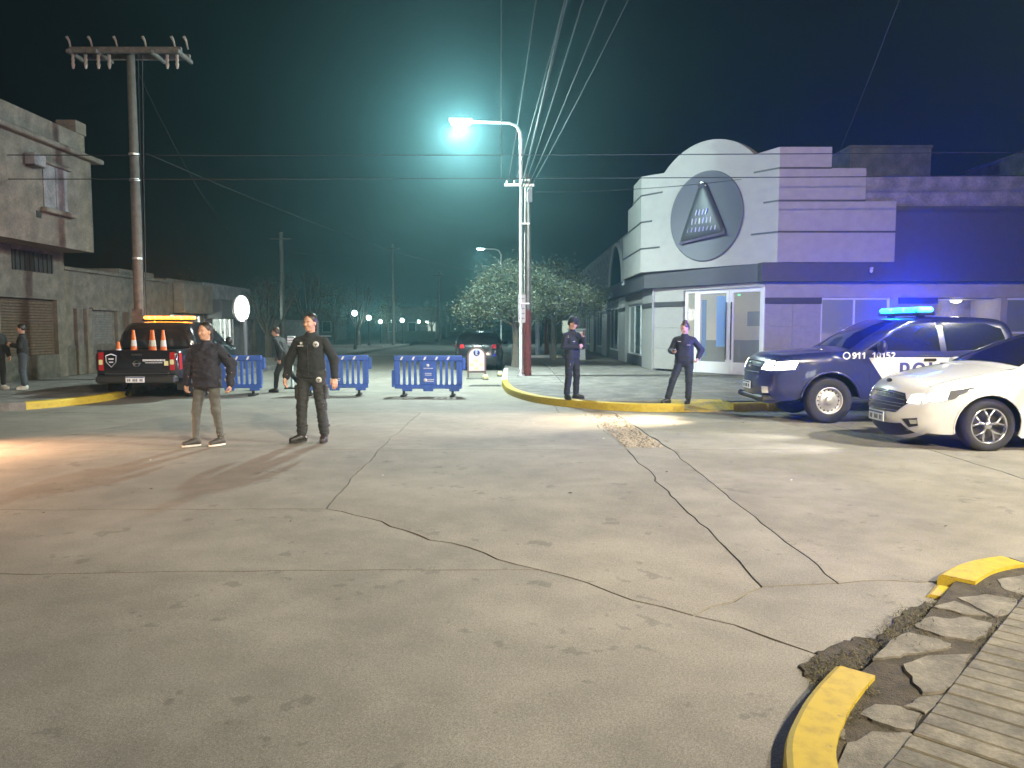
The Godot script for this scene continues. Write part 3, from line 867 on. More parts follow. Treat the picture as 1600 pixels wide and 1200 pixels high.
func build_corner_building() -> void:
	var b := thing("corner_building", "white stepped corner building with a round triangle emblem over its glass doors", "building", Vector3(0, 0, 0))
	var R := frame_of(Vector2(7.48, -22.9), Vector2(26, -22.9))      # towards the cross street
	R = Transform3D(Basis(Vector3.RIGHT, Vector3.UP, Vector3.BACK), Vector3(0, 0, -22.9))
	var dc := (Vector2(7.48, -22.9) - Vector2(4.9, -26.6)).normalized()
	var C := Transform3D(Basis(Vector3(dc.x, 0, dc.y), Vector3.UP, Vector3(-dc.y, 0, dc.x)), Vector3(4.9, 0, -26.6))
	var L := Transform3D(Basis(Vector3(0, 0, 1), Vector3.UP, Vector3(-1, 0, 0)), Vector3(4.9, 0, 0))   # local x = world z
	var clen := Vector2(4.9, -26.6).distance_to(Vector2(7.48, -22.9))
	# ---- ground floor towards the cross street
	part(b, "plinth", wall_box(R, 7.5, 9.18, WALK, 0.22, -0.25, 0.02), M.dark_strip)
	var pan := Node3D.new()
	pan.name = "stone_cladding"
	b.add_child(pan)
	for r in 3:
		for c in 2:
			part(pan, "cladding_panel", wall_bevel(R, 7.50 + c * 0.84, 8.335 + c * 0.84, 0.225 + r * 0.66, 0.88 + r * 0.66, -0.25, 0.0, 0.004), M.stone_panel)
	part(b, "name_strip", wall_box(R, 7.5, 9.18, 2.205, 2.39, -0.2, 0.03), M.dark_strip)
	part(b, "lintel_wall", wall_box(R, 7.48, 26, 2.392, 2.85, -0.3, -0.004), M.white_wall)
	part(b, "window_breast", wall_box(R, 9.18, 11.25, WALK, 0.55, -0.25, -0.01), M.white_wall)
	glazed(b, R, "window", 9.18, 11.25, 0.55, 2.39, -0.12, 0.06, [10.2], M.white_frame)
	part(b, "pilaster", wall_bevel(R, 11.25, 11.45, WALK, 2.39, -0.25, 0.02), M.white_wall)
	for r in 3:
		part(pan, "cladding_panel", wall_bevel(R, 11.46, 12.62, 0.06 + r * 0.715, 0.77 + r * 0.715, -0.25, 0.0, 0.004), M.stone_panel)
	part(b, "name_strip", wall_box(R, 11.46, 12.62, 2.21, 2.388, -0.2, 0.03), M.dark_strip)
	# recessed entrance with its ceiling lamp
	part(b, "entrance_wall", wall_box(R, 12.62, 14.5, WALK, 2.36, -1.7, -1.5), M.grey_parapet)
	part(b, "entrance_side", wall_box(R, 12.62, 12.74, WALK, 2.36, -1.5, -0.26), M.white_wall)
	part(b, "entrance_ceiling", wall_box(R, 12.62, 14.5, 2.36, 2.39, -1.7, -0.31), M.white_wall)
	var el := thing("ceiling_lamp", "round lit lamp on the ceiling of the recessed entrance", "lamp", R * Vector3(13.6, 2.36, -0.75))
	part(el, "lamp_base", MB.new(true).lathe([Vector2(0, 0), Vector2(0.17, 0), Vector2(0.17, -0.03)], 20).done(), M.white_frame)
	part(el, "lamp_glow", MB.new(true).lathe([Vector2(0.16, -0.03), Vector2(0.14, -0.07), Vector2(0.07, -0.10), Vector2(0, -0.105)], 20).done(), M.ceiling_lamp_glow)
	omni(el, "lamp_light", Vector3(0, -0.22, 0), Color(1.0, 0.96, 0.88), 0.45, 0.12)
	part(b, "pilaster", wall_bevel(R, 14.5, 14.68, WALK, 2.39, -1.7, 0.02), M.white_wall)
	glazed(b, R, "window", 14.68, 17.6, WALK, 2.39, -0.12, 0.07, [15.65, 16.6], M.white_frame, [1.35, 0.8])
	part(b, "street_wall", wall_box(R, 17.6, 26, WALK, 2.39, -0.25, -0.01), M.white_wall)
	# ---- chamfered corner with the doors
	for r in 3:
		part(pan, "cladding_panel", wall_bevel(C, 0.03, 1.33, 0.1 + r * 0.70, 0.795 + r * 0.70, -0.25, 0.02, 0.004), M.stone_panel)
	part(b, "name_strip", wall_box(C, 0.05, 1.31, 2.205, 2.37, -0.2, 0.05), M.dark_strip)
	part(b, "lintel_wall", wall_box(C, -0.02, clen + 0.01, 2.71, 2.845, -0.3, 0.0), M.white_wall)
	part(b, "lintel_wall", wall_box(C, 0.03, 1.33, 2.372, 2.71, -0.25, -0.002), M.white_wall)
	part(b, "doorstep", wall_bevel(C, 1.33, clen, -0.01, 0.05, -0.3, 0.16), M.pavement_b)
	glazed(b, C, "side_light", 1.36, 1.86, 0.052, 2.71, -0.1, 0.09, [], M.white_frame)
	var dl := glazed(b, C, "door", 1.87, 3.18, 0.052, 2.71, -0.1, 0.13, [], M.white_frame)
	var dr := glazed(b, C, "door", 3.19, clen - 0.06, 0.052, 2.71, -0.1, 0.13, [], M.white_frame)
	for d in [[dl, 3.10], [dr, 3.29]]:
		part(d[0], "handle", MB.new(true).tube([C * Vector3(d[1], 0.5, -0.02), C * Vector3(d[1], 2.3, -0.02)], 0.022, 0.022, 10).done(), M.chrome)
		part(d[0], "kick_plate", wall_box(C, (1.99 if d[1] < 3.2 else 3.31), (3.06 if d[1] < 3.2 else clen - 0.18), 0.18, 0.42, -0.125, -0.075), M.white_frame)
	# stickers and posters behind the door panes
	part(dl, "poster", wall_box(C, 2.02, 2.2, 0.6, 2.4, -0.14, -0.13), M.blue_print)
	part(dl, "poster", wall_box(C, 2.62, 3.0, 0.9, 2.5, -0.14, -0.13), flat("pale_blue_print", lin(0.10, 0.22, 0.55), 0.6))
	part(dr, "poster", wall_box(C, 3.45, 4.0, 1.55, 2.0, -0.6, -0.59), M.interior_dark)
	part(dr, "exit_sign", wall_box(C, 3.42, 3.52, 2.48, 2.54, -0.16, -0.15), glow("exit_sign_glow", Color(0.1, 1.0, 0.6), 1.5))
	part(b, "corner_post", wall_box(C, clen - 0.06, clen + 0.02, 0.0, 2.71, -0.25, 0.012), M.white_frame)
	# ---- long side along the street away from the camera
	var z := -26.62
	for k in 6:
		part(b, "pier", wall_bevel(L, z - 2.1, z, WALK, 2.85, -0.3, 0.05, 0.015), M.stone_panel)
		part(b, "name_strip", wall_box(L, z - 2.0, z - 0.1, 2.2, 2.36, -0.1, 0.08), M.dark_strip)
		part(b, "window_breast", wall_box(L, z - 6.4, z - 2.1, WALK, 0.4, -0.3, -0.05), M.dark_fascia)
		part(b, "lintel_wall", wall_box(L, z - 6.4, z - 2.1, 2.45, 2.85, -0.3, -0.03), M.white_wall)
		glazed(b, L, "window", z - 6.4, z - 2.1, 0.4, 2.45, -0.15, 0.07, [z - 3.5, z - 4.95], M.white_frame)
		z -= 6.4
	part(b, "upper_wall", wall_box(L, -66, -30.95, 3.4, 5.55, -0.3, -0.05), M.grey_parapet)
	# round-headed dark window over the long side
	var arch := PackedVector2Array()
	for k in 13: arch.append(Vector2(-36.6 + 2.2 * cos(PI * k / 12.0), 3.42 + 1.9 * sin(PI * k / 12.0)))
	part(b, "arched_window", MB.new().prism(arch, -0.04, 0.0, L).done(), M.dark_glass)
	var arch_o := PackedVector2Array()
	for k in 13: arch_o.append(Vector2(-36.6 + 2.35 * cos(PI * k / 12.0), 3.42 + 2.05 * sin(PI * k / 12.0)))
	for k in 13: arch_o.append(Vector2(-36.6 + 2.2 * cos(PI * (12 - k) / 12.0), 3.421 + 1.9 * sin(PI * (12 - k) / 12.0)))
	part(b, "arch_surround", MB.new().prism(arch_o, -0.05, 0.06, L).done(), M.white_wall)
	# ---- dark fascia band
	part(b, "fascia", wall_box(R, 7.3, 26, 2.85, 3.40, -0.3, 0.33), M.dark_fascia)
	var c2 := (Vector2(7.62, -22.57) - Vector2(4.57, -26.75)).normalized()
	var CU := Transform3D(Basis(Vector3(c2.x, 0, c2.y), Vector3.UP, Vector3(-c2.y, 0, c2.x)), Vector3(4.57, 0, -26.75))
	var culen := Vector2(4.57, -26.75).distance_to(Vector2(7.62, -22.57))
	part(b, "fascia", wall_box(CU, 0.0, culen, 2.852, 3.398, -0.5, 0.0), M.dark_fascia)
	part(b, "fascia", wall_box(L, -66, -26.75, 2.85, 3.402, -0.3, 0.33), M.dark_fascia)
	part(b, "soffit", MB.new().prism(PackedVector2Array([Vector2(4.6, -66), Vector2(26, -66), Vector2(26, -22.6), Vector2(7.6, -22.6), Vector2(4.6, -26.75)]), -3.1, -2.86, Transform3D(Basis(Vector3.RIGHT, Vector3(0, 0, 1), Vector3(0, -1, 0)), Vector3.ZERO)).done(), M.white_wall)
	# ---- recessed dark wall and pale parapet to the right of the sign wall
	part(b, "upper_dark_wall", wall_box(R, 10.9, 26, 3.40, 5.05, -0.35, 0.10), M.dark_fascia)
	part(b, "parapet", wall_box(R, 9.6, 26, 5.05, 5.95, -0.8, -0.15), M.grey_parapet)
	# ---- stepped sign wall, three faces
	var sign_wall := Node3D.new()
	sign_wall.name = "sign_wall"
	b.add_child(sign_wall)
	var SR := Transform3D(Basis(Vector3.RIGHT, Vector3.UP, Vector3.BACK), Vector3(0, 0, -22.5))
	part(sign_wall, "tier", wall_box(SR, 7.7, 11.1, 3.40, 5.14, -0.3, 0.0), M.white_wall)
	part(sign_wall, "tier", wall_box(SR, 7.7, 10.2, 5.14, 6.08, -0.3, 0.0), M.white_wall)
	part(sign_wall, "tier", wall_box(SR, 7.7, 9.2, 6.08, 6.68, -0.3, 0.0), M.white_wall)
	var sc := (Vector2(7.7, -22.5) - Vector2(4.43, -26.7)).normalized()
	var SC := Transform3D(Basis(Vector3(sc.x, 0, sc.y), Vector3.UP, Vector3(-sc.y, 0, sc.x)), Vector3(4.43, 0, -26.7))
	var slen := Vector2(7.7, -22.5).distance_to(Vector2(4.43, -26.7))
	var face := PackedVector2Array([Vector2(0, 3.4), Vector2(slen, 3.4), Vector2(slen, 6.684)])
	for k in 17:
		var a := lerpf(0.245 * PI, 0.755 * PI, k / 16.0)
		face.append(Vector2(slen * 0.515 + 2.42 * cos(a), 4.93 + 2.42 * sin(a)))
	face.append(Vector2(0, 6.65))
	part(sign_wall, "corner_face", MB.new().prism(face, -0.3, 0.0, SC).done(), M.white_wall)
	var SL := Transform3D(Basis(Vector3(0, 0, 1), Vector3.UP, Vector3(-1, 0, 0)), Vector3(4.43, 0, 0))
	part(sign_wall, "tier", wall_box(SL, -30.9, -26.7, 3.402, 5.03, -0.3, 0.0), M.white_wall)
	part(sign_wall, "tier", wall_box(SL, -29.7, -26.7, 5.03, 5.95, -0.3, 0.0), M.white_wall)
	part(sign_wall, "tier", wall_box(SL, -28.4, -26.7, 5.95, 6.64, -0.3, 0.0), M.white_wall)
	for s in [[SR, 7.7, 9.2, 6.085], [SR, 7.7, 10.2, 5.16], [SR, 7.7, 11.1, 4.27], [SL, -28.6, -26.7, 6.0], [SL, -29.8, -26.7, 5.1], [SL, -30.95, -26.7, 4.2], [SC, slen - 0.85, slen, 6.085], [SC, slen - 0.5, slen, 5.16], [SC, slen - 0.9, slen, 4.27], [SC, 0.0, 0.95, 6.0], [SC, 0.0, 0.5, 5.1], [SC, 0.0, 0.85, 4.2]]:
		part(sign_wall, "dark_line", wall_box(s[0], s[1], s[2], s[3] - 0.025, s[3] + 0.025, -0.02, 0.018), M.dark_strip)
	# round emblem: a dished disc with a bulging triangle
	var emblem := Node3D.new()
	emblem.name = "round_emblem"
	b.add_child(emblem)
	var ec := SC * Transform3D(Basis(), Vector3(slen * 0.515, 5.0, 0.0))
	var lay := ec * Transform3D(Basis(Vector3.RIGHT, Vector3(0, 0, 1), Vector3(0, -1, 0)), Vector3.ZERO)
	flat("emblem_grey", lin(0.095, 0.10, 0.12), 0.6)
	flat("emblem_dark", lin(0.045, 0.048, 0.058), 0.45)
	part(emblem, "disc", MB.new(true).lathe([Vector2(0, 0.03), Vector2(1.33, 0.03), Vector2(1.36, 0.05), Vector2(1.4, 0.05), Vector2(1.41, 0.0)], 48, lay).done(), M.emblem_grey)
	var tri_p := []
	for k in 3:
		var corner: Vector2 = [Vector2(-0.08, 1.26), Vector2(0.86, -0.62), Vector2(-0.98, -0.78)][k]
		var prev: Vector2 = [Vector2(-0.08, 1.26), Vector2(0.86, -0.62), Vector2(-0.98, -0.78)][(k + 2) % 3]
		var next: Vector2 = [Vector2(-0.08, 1.26), Vector2(0.86, -0.62), Vector2(-0.98, -0.78)][(k + 1) % 3]
		for j in 5:
			var t := j / 4.0
			var rr := 0.42 if k == 0 else 0.2
			tri_p.append((corner + (prev - corner).normalized() * rr).lerp(corner, t).lerp(corner.lerp(corner + (next - corner).normalized() * rr, t), t))
	var body := PackedVector2Array(tri_p)
	var tm := MB.new(true)
	var mid := Vector2(0, -0.15)
	for i in body.size():
		var a := body[i]
		var c := body[(i + 1) % body.size()]
		for r in 5:
			var s0 := 1.0 - r / 5.0
			var s1 := 1.0 - (r + 1) / 5.0
			var h0 := 0.10 + 0.07 * sqrt(1.0 - s0 * s0)
			var h1 := 0.10 + 0.07 * sqrt(1.0 - s1 * s1)
			var p := func(q: Vector2, s: float, h: float) -> Vector3: return ec * Vector3(lerpf(mid.x, q.x, s), lerpf(mid.y, q.y, s), h)
			tm.quad(p.call(a, s0, h0), p.call(c, s0, h0), p.call(c, s1, h1), p.call(a, s1, h1))
		tm.quad(ec * Vector3(a.x, a.y, 0.03), ec * Vector3(c.x, c.y, 0.03), ec * Vector3(c.x, c.y, 0.10), ec * Vector3(a.x, a.y, 0.10))
	part(emblem, "triangle", tm.done(), M.emblem_dark)
	# raised strokes on the triangle, as worn lettering
	var rng := RandomNumberGenerator.new()
	rng.seed = 3
	flat("emblem_silver", lin(0.30, 0.31, 0.34), 0.3, 0.6)
	for row in 3:
		var y := 0.12 - row * 0.26
		var half := 0.26 + row * 0.17
		var n := 4 + row * 2
		for i in n:
			var x := -half + 2.0 * half * (i + 0.5) / n
			var tall := 0.19 if row < 2 else 0.15
			part(emblem, "stroke", MB.new().bevel(Vector3.ZERO, Vector3(0.04, tall, 0.05), 0.01, ec * Transform3D(Basis(Vector3(0, 0, 1), -0.28 + rng.randf_range(-0.15, 0.15)), Vector3(x - 0.04, y, 0.178 - 0.010 * row))).done(), M.emblem_silver)
	part(emblem, "base_rim", MB.new(true).tube([ec * Vector3(-0.95, -0.77, 0.11), ec * Vector3(0.80, -0.60, 0.11)], 0.035, 0.05, 8).done(), M.emblem_silver)
	part(emblem, "cross_line", MB.new(true).tube([ec * Vector3(-0.4, -0.68, 0.135), ec * Vector3(0.76, -0.40, 0.12)], 0.014, 0.014, 6).done(), M.emblem_dark)
	part(emblem, "cap", MB.new(true).tube([ec * Vector3(-0.21, 0.93, 0.11), ec * Vector3(-0.13, 1.05, 0.11), ec * Vector3(-0.02, 1.05, 0.11), ec * Vector3(0.05, 0.92, 0.11)], 0.035, 0.035, 8).done(), M.chrome)
	# ---- inside: floor, back walls, furniture and lamps
	part(b, "floor_slab", MB.new().prism(PackedVector2Array([Vector2(5.2, -64), Vector2(25.9, -64), Vector2(25.9, -23.3), Vector2(7.7, -23.3), Vector2(5.2, -26.7)]), -0.05, 0.0, Transform3D(Basis(Vector3.RIGHT, Vector3(0, 0, 1), Vector3(0, -1, 0)), Vector3(0, 0.0, 0))).done(), M.tile_b)
	part(b, "inner_wall", wall_box(R, 5.6, 20, 0.0, 2.85, -5.2, -5.0), M.interior_wall)
	part(b, "inner_partition", wall_box(R, 9.0, 9.12, 0.0, 2.85, -5.0, -0.3), M.interior_wall)
	part(b, "inner_partition", wall_box(R, 14.5, 14.6, 0.0, 2.85, -5.0, -1.7), M.interior_dark)
	part(b, "wainscot", wall_box(R, 5.7, 9.0, 0.0, 1.05, -4.99, -4.95), M.interior_dark)
	for f in [[9.5, 10.4, 0.9, 1.0, 1.8], [10.5, 11.2, 0.55, 1.5, 1.0], [15.0, 16.0, 0.9, 1.0, 1.2]]:
		var d := thing("service_desk", ["pale wooden service desk inside the window behind the patrol truck", "tall grey filing cabinet inside the window behind the patrol truck", "low service desk inside the gridded shop window"][0 if f[0] < 10 else 1 if f[0] < 12 else 2], "furniture", R * Vector3((f[0] + f[1]) / 2, 0.0, -f[4] - 0.6))
		part(d, "front_panel", bevel_mesh(Vector3(f[1] - f[0], f[3], f[2] * 0.7), 0.01, Vector3(0, f[3] / 2, 0)), M.interior_dark if f[0] < 10 else M.grey_cabinet)
		part(d, "desk_top", bevel_mesh(Vector3(f[1] - f[0] + 0.06, 0.035, f[2] * 0.75), 0.01, Vector3(0, f[3] + 0.0185, 0)), M.stone_panel)
	var noticeboard := thing("notice_board", "pale notice sheet hanging on the wall inside the shop window", "notice", R * Vector3(10.55, 1.35, -4.98))
	part(noticeboard, "sheet", bevel_mesh(Vector3(0.9, 0.7, 0.02), 0.004, Vector3(0, 0.35, 0)), M.board_white)
	part(noticeboard, "header", bevel_mesh(Vector3(0.7, 0.08, 0.006), 0.002, Vector3(0, 0.56, 0.014)), M.blue_print)
	for p in [[Vector3(7.2, 2.84, -25.7), 2.2, "square lit lamp inside behind the glass doors"], [Vector3(10.2, 2.84, -25.0), 1.5, "square lit lamp inside behind the window beside the truck"], [Vector3(16.0, 2.84, -25.5), 0.7, "square lit lamp inside behind the gridded window"]]:
		var cl := thing("ceiling_lamp", p[2], "lamp", p[0])
		part(cl, "lamp_frame", bevel_mesh(Vector3(0.62, 0.05, 0.32), 0.01, Vector3(0, -0.025, 0)), M.white_frame)
		part(cl, "lamp_glow", box_mesh(Vector3(0.56, 0.012, 0.26), Vector3(0, -0.056, 0)), M.ceiling_lamp_glow)
		omni(cl, "lamp_light", Vector3(0, -0.2, 0), Color(1.0, 0.95, 0.82), p[1], 0.2)
	# camera on the fascia
	for q in [[R * Vector3(10.45, 3.22, 0.33), "small white surveillance camera under the stepped sign wall"], [L * Vector3(-31.6, 3.35, 0.33), "small white surveillance camera on the long side of the corner building"]]:
		var cc := thing("surveillance_camera", q[1], "camera", q[0])
		part(cc, "bracket", bevel_mesh(Vector3(0.06, 0.06, 0.14), 0.01, Vector3(0, 0, 0.06)), M.white_frame)
		part(cc, "camera_body", MB.new(true).tube([Vector3(0, -0.06, 0.05), Vector3(-0.08, -0.10, 0.22)], 0.045, 0.045, 10).done(), M.white_frame)
	# buildings rising behind
	for q in [[13.4, 3.2, -31.0, 8.6, "dim grey block rising behind the pale parapet"], [20.3, 2.2, -30.0, 8.4, "low dark block beside the tall pale tower behind"], [22.8, 4.2, -28.0, 9.6, "tall pale block rising at the edge behind the parapet"]]:
		var bl := thing("rear_block", q[4], "building", Vector3(q[0], 0, q[2]))
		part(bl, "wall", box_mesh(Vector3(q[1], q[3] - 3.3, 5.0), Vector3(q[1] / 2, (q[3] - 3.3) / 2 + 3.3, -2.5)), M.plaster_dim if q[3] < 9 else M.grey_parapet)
		part(bl, "coping", bevel_mesh(Vector3(q[1] + 0.1, 0.1, 5.1), 0.02, Vector3(q[1] / 2, q[3] + 0.05, -2.5)), M.plaster_dim)

func build_left_buildings() -> void:
	# facades face the street (+x); local x of F = -world z, so that it grows away from the camera
	var F := Transform3D(Basis(Vector3(0, 0, -1), Vector3.UP, Vector3(1, 0, 0)), Vector3(-13.5, 0, 0))
	var U := Transform3D(Basis(Vector3(0, 0, -1), Vector3.UP, Vector3(1, 0, 0)), Vector3(-12.6, 0, 0))
	var b := thing("two_storey_house", "two storey plastered house with an overhanging upper floor", "house", Vector3(0, 0, 0))
	part(b, "ground_wall", wall_box(F, 14.9, 20.35, WALK, 3.75, -6, 0), M.beige_wall)
	part(b, "ground_wall", wall_box(F, 20.35, 22.9, 2.32, 3.75, -6, 0), M.beige_wall)
	part(b, "ground_wall", wall_box(F, 22.9, 23.34, WALK, 3.75, -6, 0), M.beige_wall)
	part(b, "ground_wall", wall_box(F, 20.35, 22.9, WALK, 0.72, -6, 0.02), M.rough_plinth)
	var sh := Node3D.new()
	sh.name = "roller_shutter"
	b.add_child(sh)
	for k in 20:
		part(sh, "slat", wall_bevel(F, 20.36, 22.89, 0.722 + k * 0.08, 0.798 + k * 0.08, -0.16, -0.12, 0.012), M.brown_door)
	var bars := Node3D.new()
	bars.name = "barred_window"
	b.add_child(bars)
	part(bars, "frame", wall_box(F, 20.9, 22.75, 3.08, 3.62, 0.0, 0.03), M.dark_metal)
	for k in 9:
		part(bars, "bar", MB.new(true).tube([F * Vector3(21.0 + k * 0.205, 3.08, 0.05), F * Vector3(21.0 + k * 0.205, 3.62, 0.05)], 0.012, 0.012, 6).done(), M.dark_metal)
	part(b, "upper_floor", wall_box(U, 14.9, 23.38, 3.752, 6.42, -6.8, 0), M.cream_wall)
	part(b, "cornice", wall_bevel(U, 14.8, 23.75, 6.42, 6.56, -6.9, 0.22, 0.03), M.cream_wall)
	part(b, "parapet", wall_box(U, 14.9, 23.2, 6.56, 7.15, -6.7, -0.06), M.cream_wall)
	part(b, "corner_pier", wall_bevel(U, 22.7, 23.25, 7.15, 7.5, -0.6, -0.02), M.cream_wall)
	var w := Node3D.new()
	w.name = "upper_window"
	b.add_child(w)
	part(w, "shutter_panel", wall_box(U, 20.95, 21.5, 4.75, 5.9, 0.0, 0.03), M.grey_parapet)
	part(w, "shutter_panel", wall_box(U, 21.52, 22.05, 4.75, 5.9, 0.0, 0.03), M.grey_parapet)
	part(w, "surround", wall_bevel(U, 20.85, 22.2, 5.9, 6.0, 0, 0.12, 0.02), M.cream_wall)
	part(w, "sill", wall_bevel(U, 20.8, 22.25, 4.6, 4.73, 0, 0.18, 0.02), M.cream_wall)
	var ac := thing("air_conditioner", "small air conditioner on the overhanging upper floor", "air conditioner", U * Vector3(20.45, 5.72, 0.0), 0.0)
	part(ac, "casing", bevel_mesh(Vector3(0.28, 0.3, 0.5), 0.02, Vector3(0.14, 0.15, 0)), M.grey_parapet)
	part(ac, "bracket", bevel_mesh(Vector3(0.26, 0.03, 0.4), 0.005, Vector3(0.13, -0.016, 0)), M.dark_metal)
	part(b, "vent", wall_box(U, 20.62, 20.82, 4.42, 4.6, 0.0, 0.02), M.dark_metal)
	# single-storey house
	var h := thing("low_house", "single storey plastered house with a shuttered window behind the pickup", "house", Vector3(0, 0, 0))
	part(h, "wall", wall_box(F, 23.38, 30.5, 0.95, 3.25, -5, -0.1), M.beige_wall)
	part(h, "plinth", wall_box(F, 23.38, 26.55, WALK, 0.95, -5, -0.06), M.rough_plinth)
	part(h, "plinth", wall_box(F, 27.35, 30.5, WALK, 0.95, -5, -0.06), M.rough_plinth)
	part(h, "coping", wall_bevel(F, 23.4, 30.5, 3.25, 3.36, -5, -0.02, 0.02), M.beige_wall)
	for k in [23.9, 24.45, 26.35]:
		part(h, "pilaster", wall_bevel(F, k, k + 0.3, WALK, 2.1, -0.1, 0.03, 0.015), M.beige_wall)
	var hw := Node3D.new()
	hw.name = "shuttered_window"
	h.add_child(hw)
	for k in 14:
		part(hw, "slat", wall_bevel(F, 24.95, 26.15, 0.97 + k * 0.078, 1.044 + k * 0.078, -0.1, -0.075, 0.01), M.shutter)
	part(hw, "surround", wall_bevel(F, 24.8, 26.3, 2.07, 2.15, -0.1, 0.04, 0.01), M.beige_wall)
	part(h, "door", wall_box(F, 26.68, 27.3, WALK, 2.05, -0.1, -0.07), M.brown_door)
	part(h, "roof_step", wall_box(F, 27.8, 30.45, 3.36, 3.62, -5, -0.6), M.cream_wall)
	# shop with a box sign over a lit window
	var s := thing("small_shop", "small shop with a boxed fascia over a bright window", "shop", Vector3(0, 0, 0))
	part(s, "wall", wall_box(F, 30.5, 34.0, 2.05, 3.45, -5, -0.12), M.beige_wall)
	part(s, "fascia_box", wall_bevel(F, 31.0, 33.95, 2.1, 3.3, -0.1, 0.35, 0.02), M.cream_wall)
	part(s, "wall", wall_box(F, 30.5, 30.75, WALK, 2.05, -5, -0.12), M.beige_wall)
	part(s, "wall", wall_box(F, 33.75, 34.0, WALK, 2.05, -5, -0.12), M.beige_wall)
	part(s, "breast_wall", wall_box(F, 30.75, 33.75, WALK, 0.7, -0.4, -0.12), M.beige_wall)
	glazed(s, F, "shop_window", 30.75, 33.75, 0.7, 2.05, -0.2, 0.06, [31.7], M.white_frame)
	part(s, "back_wall", wall_box(F, 30.75, 33.75, WALK, 2.05, -2.3, -2.2), M.white_wall)
	part(s, "shop_ceiling", wall_box(F, 30.75, 33.75, 2.05, 2.1, -2.3, -0.12), M.white_wall)
	part(s, "shop_floor", wall_box(F, 30.75, 33.75, -0.1, 0.04, -2.3, -0.12), M.tile_b)
	shop_lamp(F * Vector3(32.3, 2.03, -1.0), "long lit tube in the small shop window", 6.0)
	# shop with a dark awning and a greenish lit entrance
	var g := thing("awning_shop", "pale corner shop with a dark awning and a greenish lit entrance", "shop", Vector3(0, 0, 0))
	part(g, "wall", wall_box(F, 34.0, 40.2, 2.3, 3.5, -6, -0.1), M.grey_parapet)
	part(g, "awning", wall_bevel(F, 34.05, 39.2, 1.9, 2.75, -0.1, 0.7, 0.03), M.dark_fascia)
	part(g, "wall", wall_box(F, 34.0, 35.0, WALK, 2.3, -6, -0.1), M.grey_parapet)
	part(g, "wall", wall_box(F, 37.6, 40.2, WALK, 2.3, -6, -0.1), M.grey_parapet)
	part(g, "back_wall", wall_box(F, 35.0, 37.6, WALK, 2.3, -2.2, -2.1), flat("shop_green", lin(0.5, 0.62, 0.54), 0.7))
	part(g, "shop_ceiling", wall_box(F, 35.0, 37.6, 2.26, 2.3, -2.2, -0.1), M.white_wall)
	glazed(g, F, "entrance", 35.0, 37.6, 0.05, 2.26, -0.25, 0.08, [36.4, 36.9], M.white_frame)
	part(g, "notice", wall_box(F, 36.5, 36.62, 1.2, 1.32, -0.24, -0.22), M.dark_metal)
	shop_lamp(F * Vector3(36.2, 2.24, -1.1), "long lit tube inside the awning shop", 7.0)
	# end of the row seen past the awning shop
	var r := thing("garden_wall", "dark low garden wall beyond the awning shop", "wall", Vector3(-13.6, 0, -47))
	part(r, "wall_body", box_mesh(Vector3(0.3, 1.9, 13.4), Vector3(0, 0.95, 0)), M.plaster_dim)
	part(r, "coping", bevel_mesh(Vector3(0.4, 0.08, 13.5), 0.02, Vector3(0, 1.94, 0)), M.plaster_dim)

func shop_lamp(at: Vector3, label: String, energy: float) -> void:
	var t := thing("tube_lamp", label, "lamp", at)
	part(t, "lamp_housing", bevel_mesh(Vector3(0.10, 0.05, 1.3), 0.008, Vector3(0, -0.025, 0)), M.white_frame)
	part(t, "lamp_glow", MB.new(true).tube([Vector3(0, -0.07, -0.6), Vector3(0, -0.07, 0.6)], 0.02, 0.02, 8).done(), M.shop_light_glow)
	omni(t, "lamp_light", Vector3(0, -0.2, 0), Color(0.95, 1.0, 0.93), energy, 0.25)

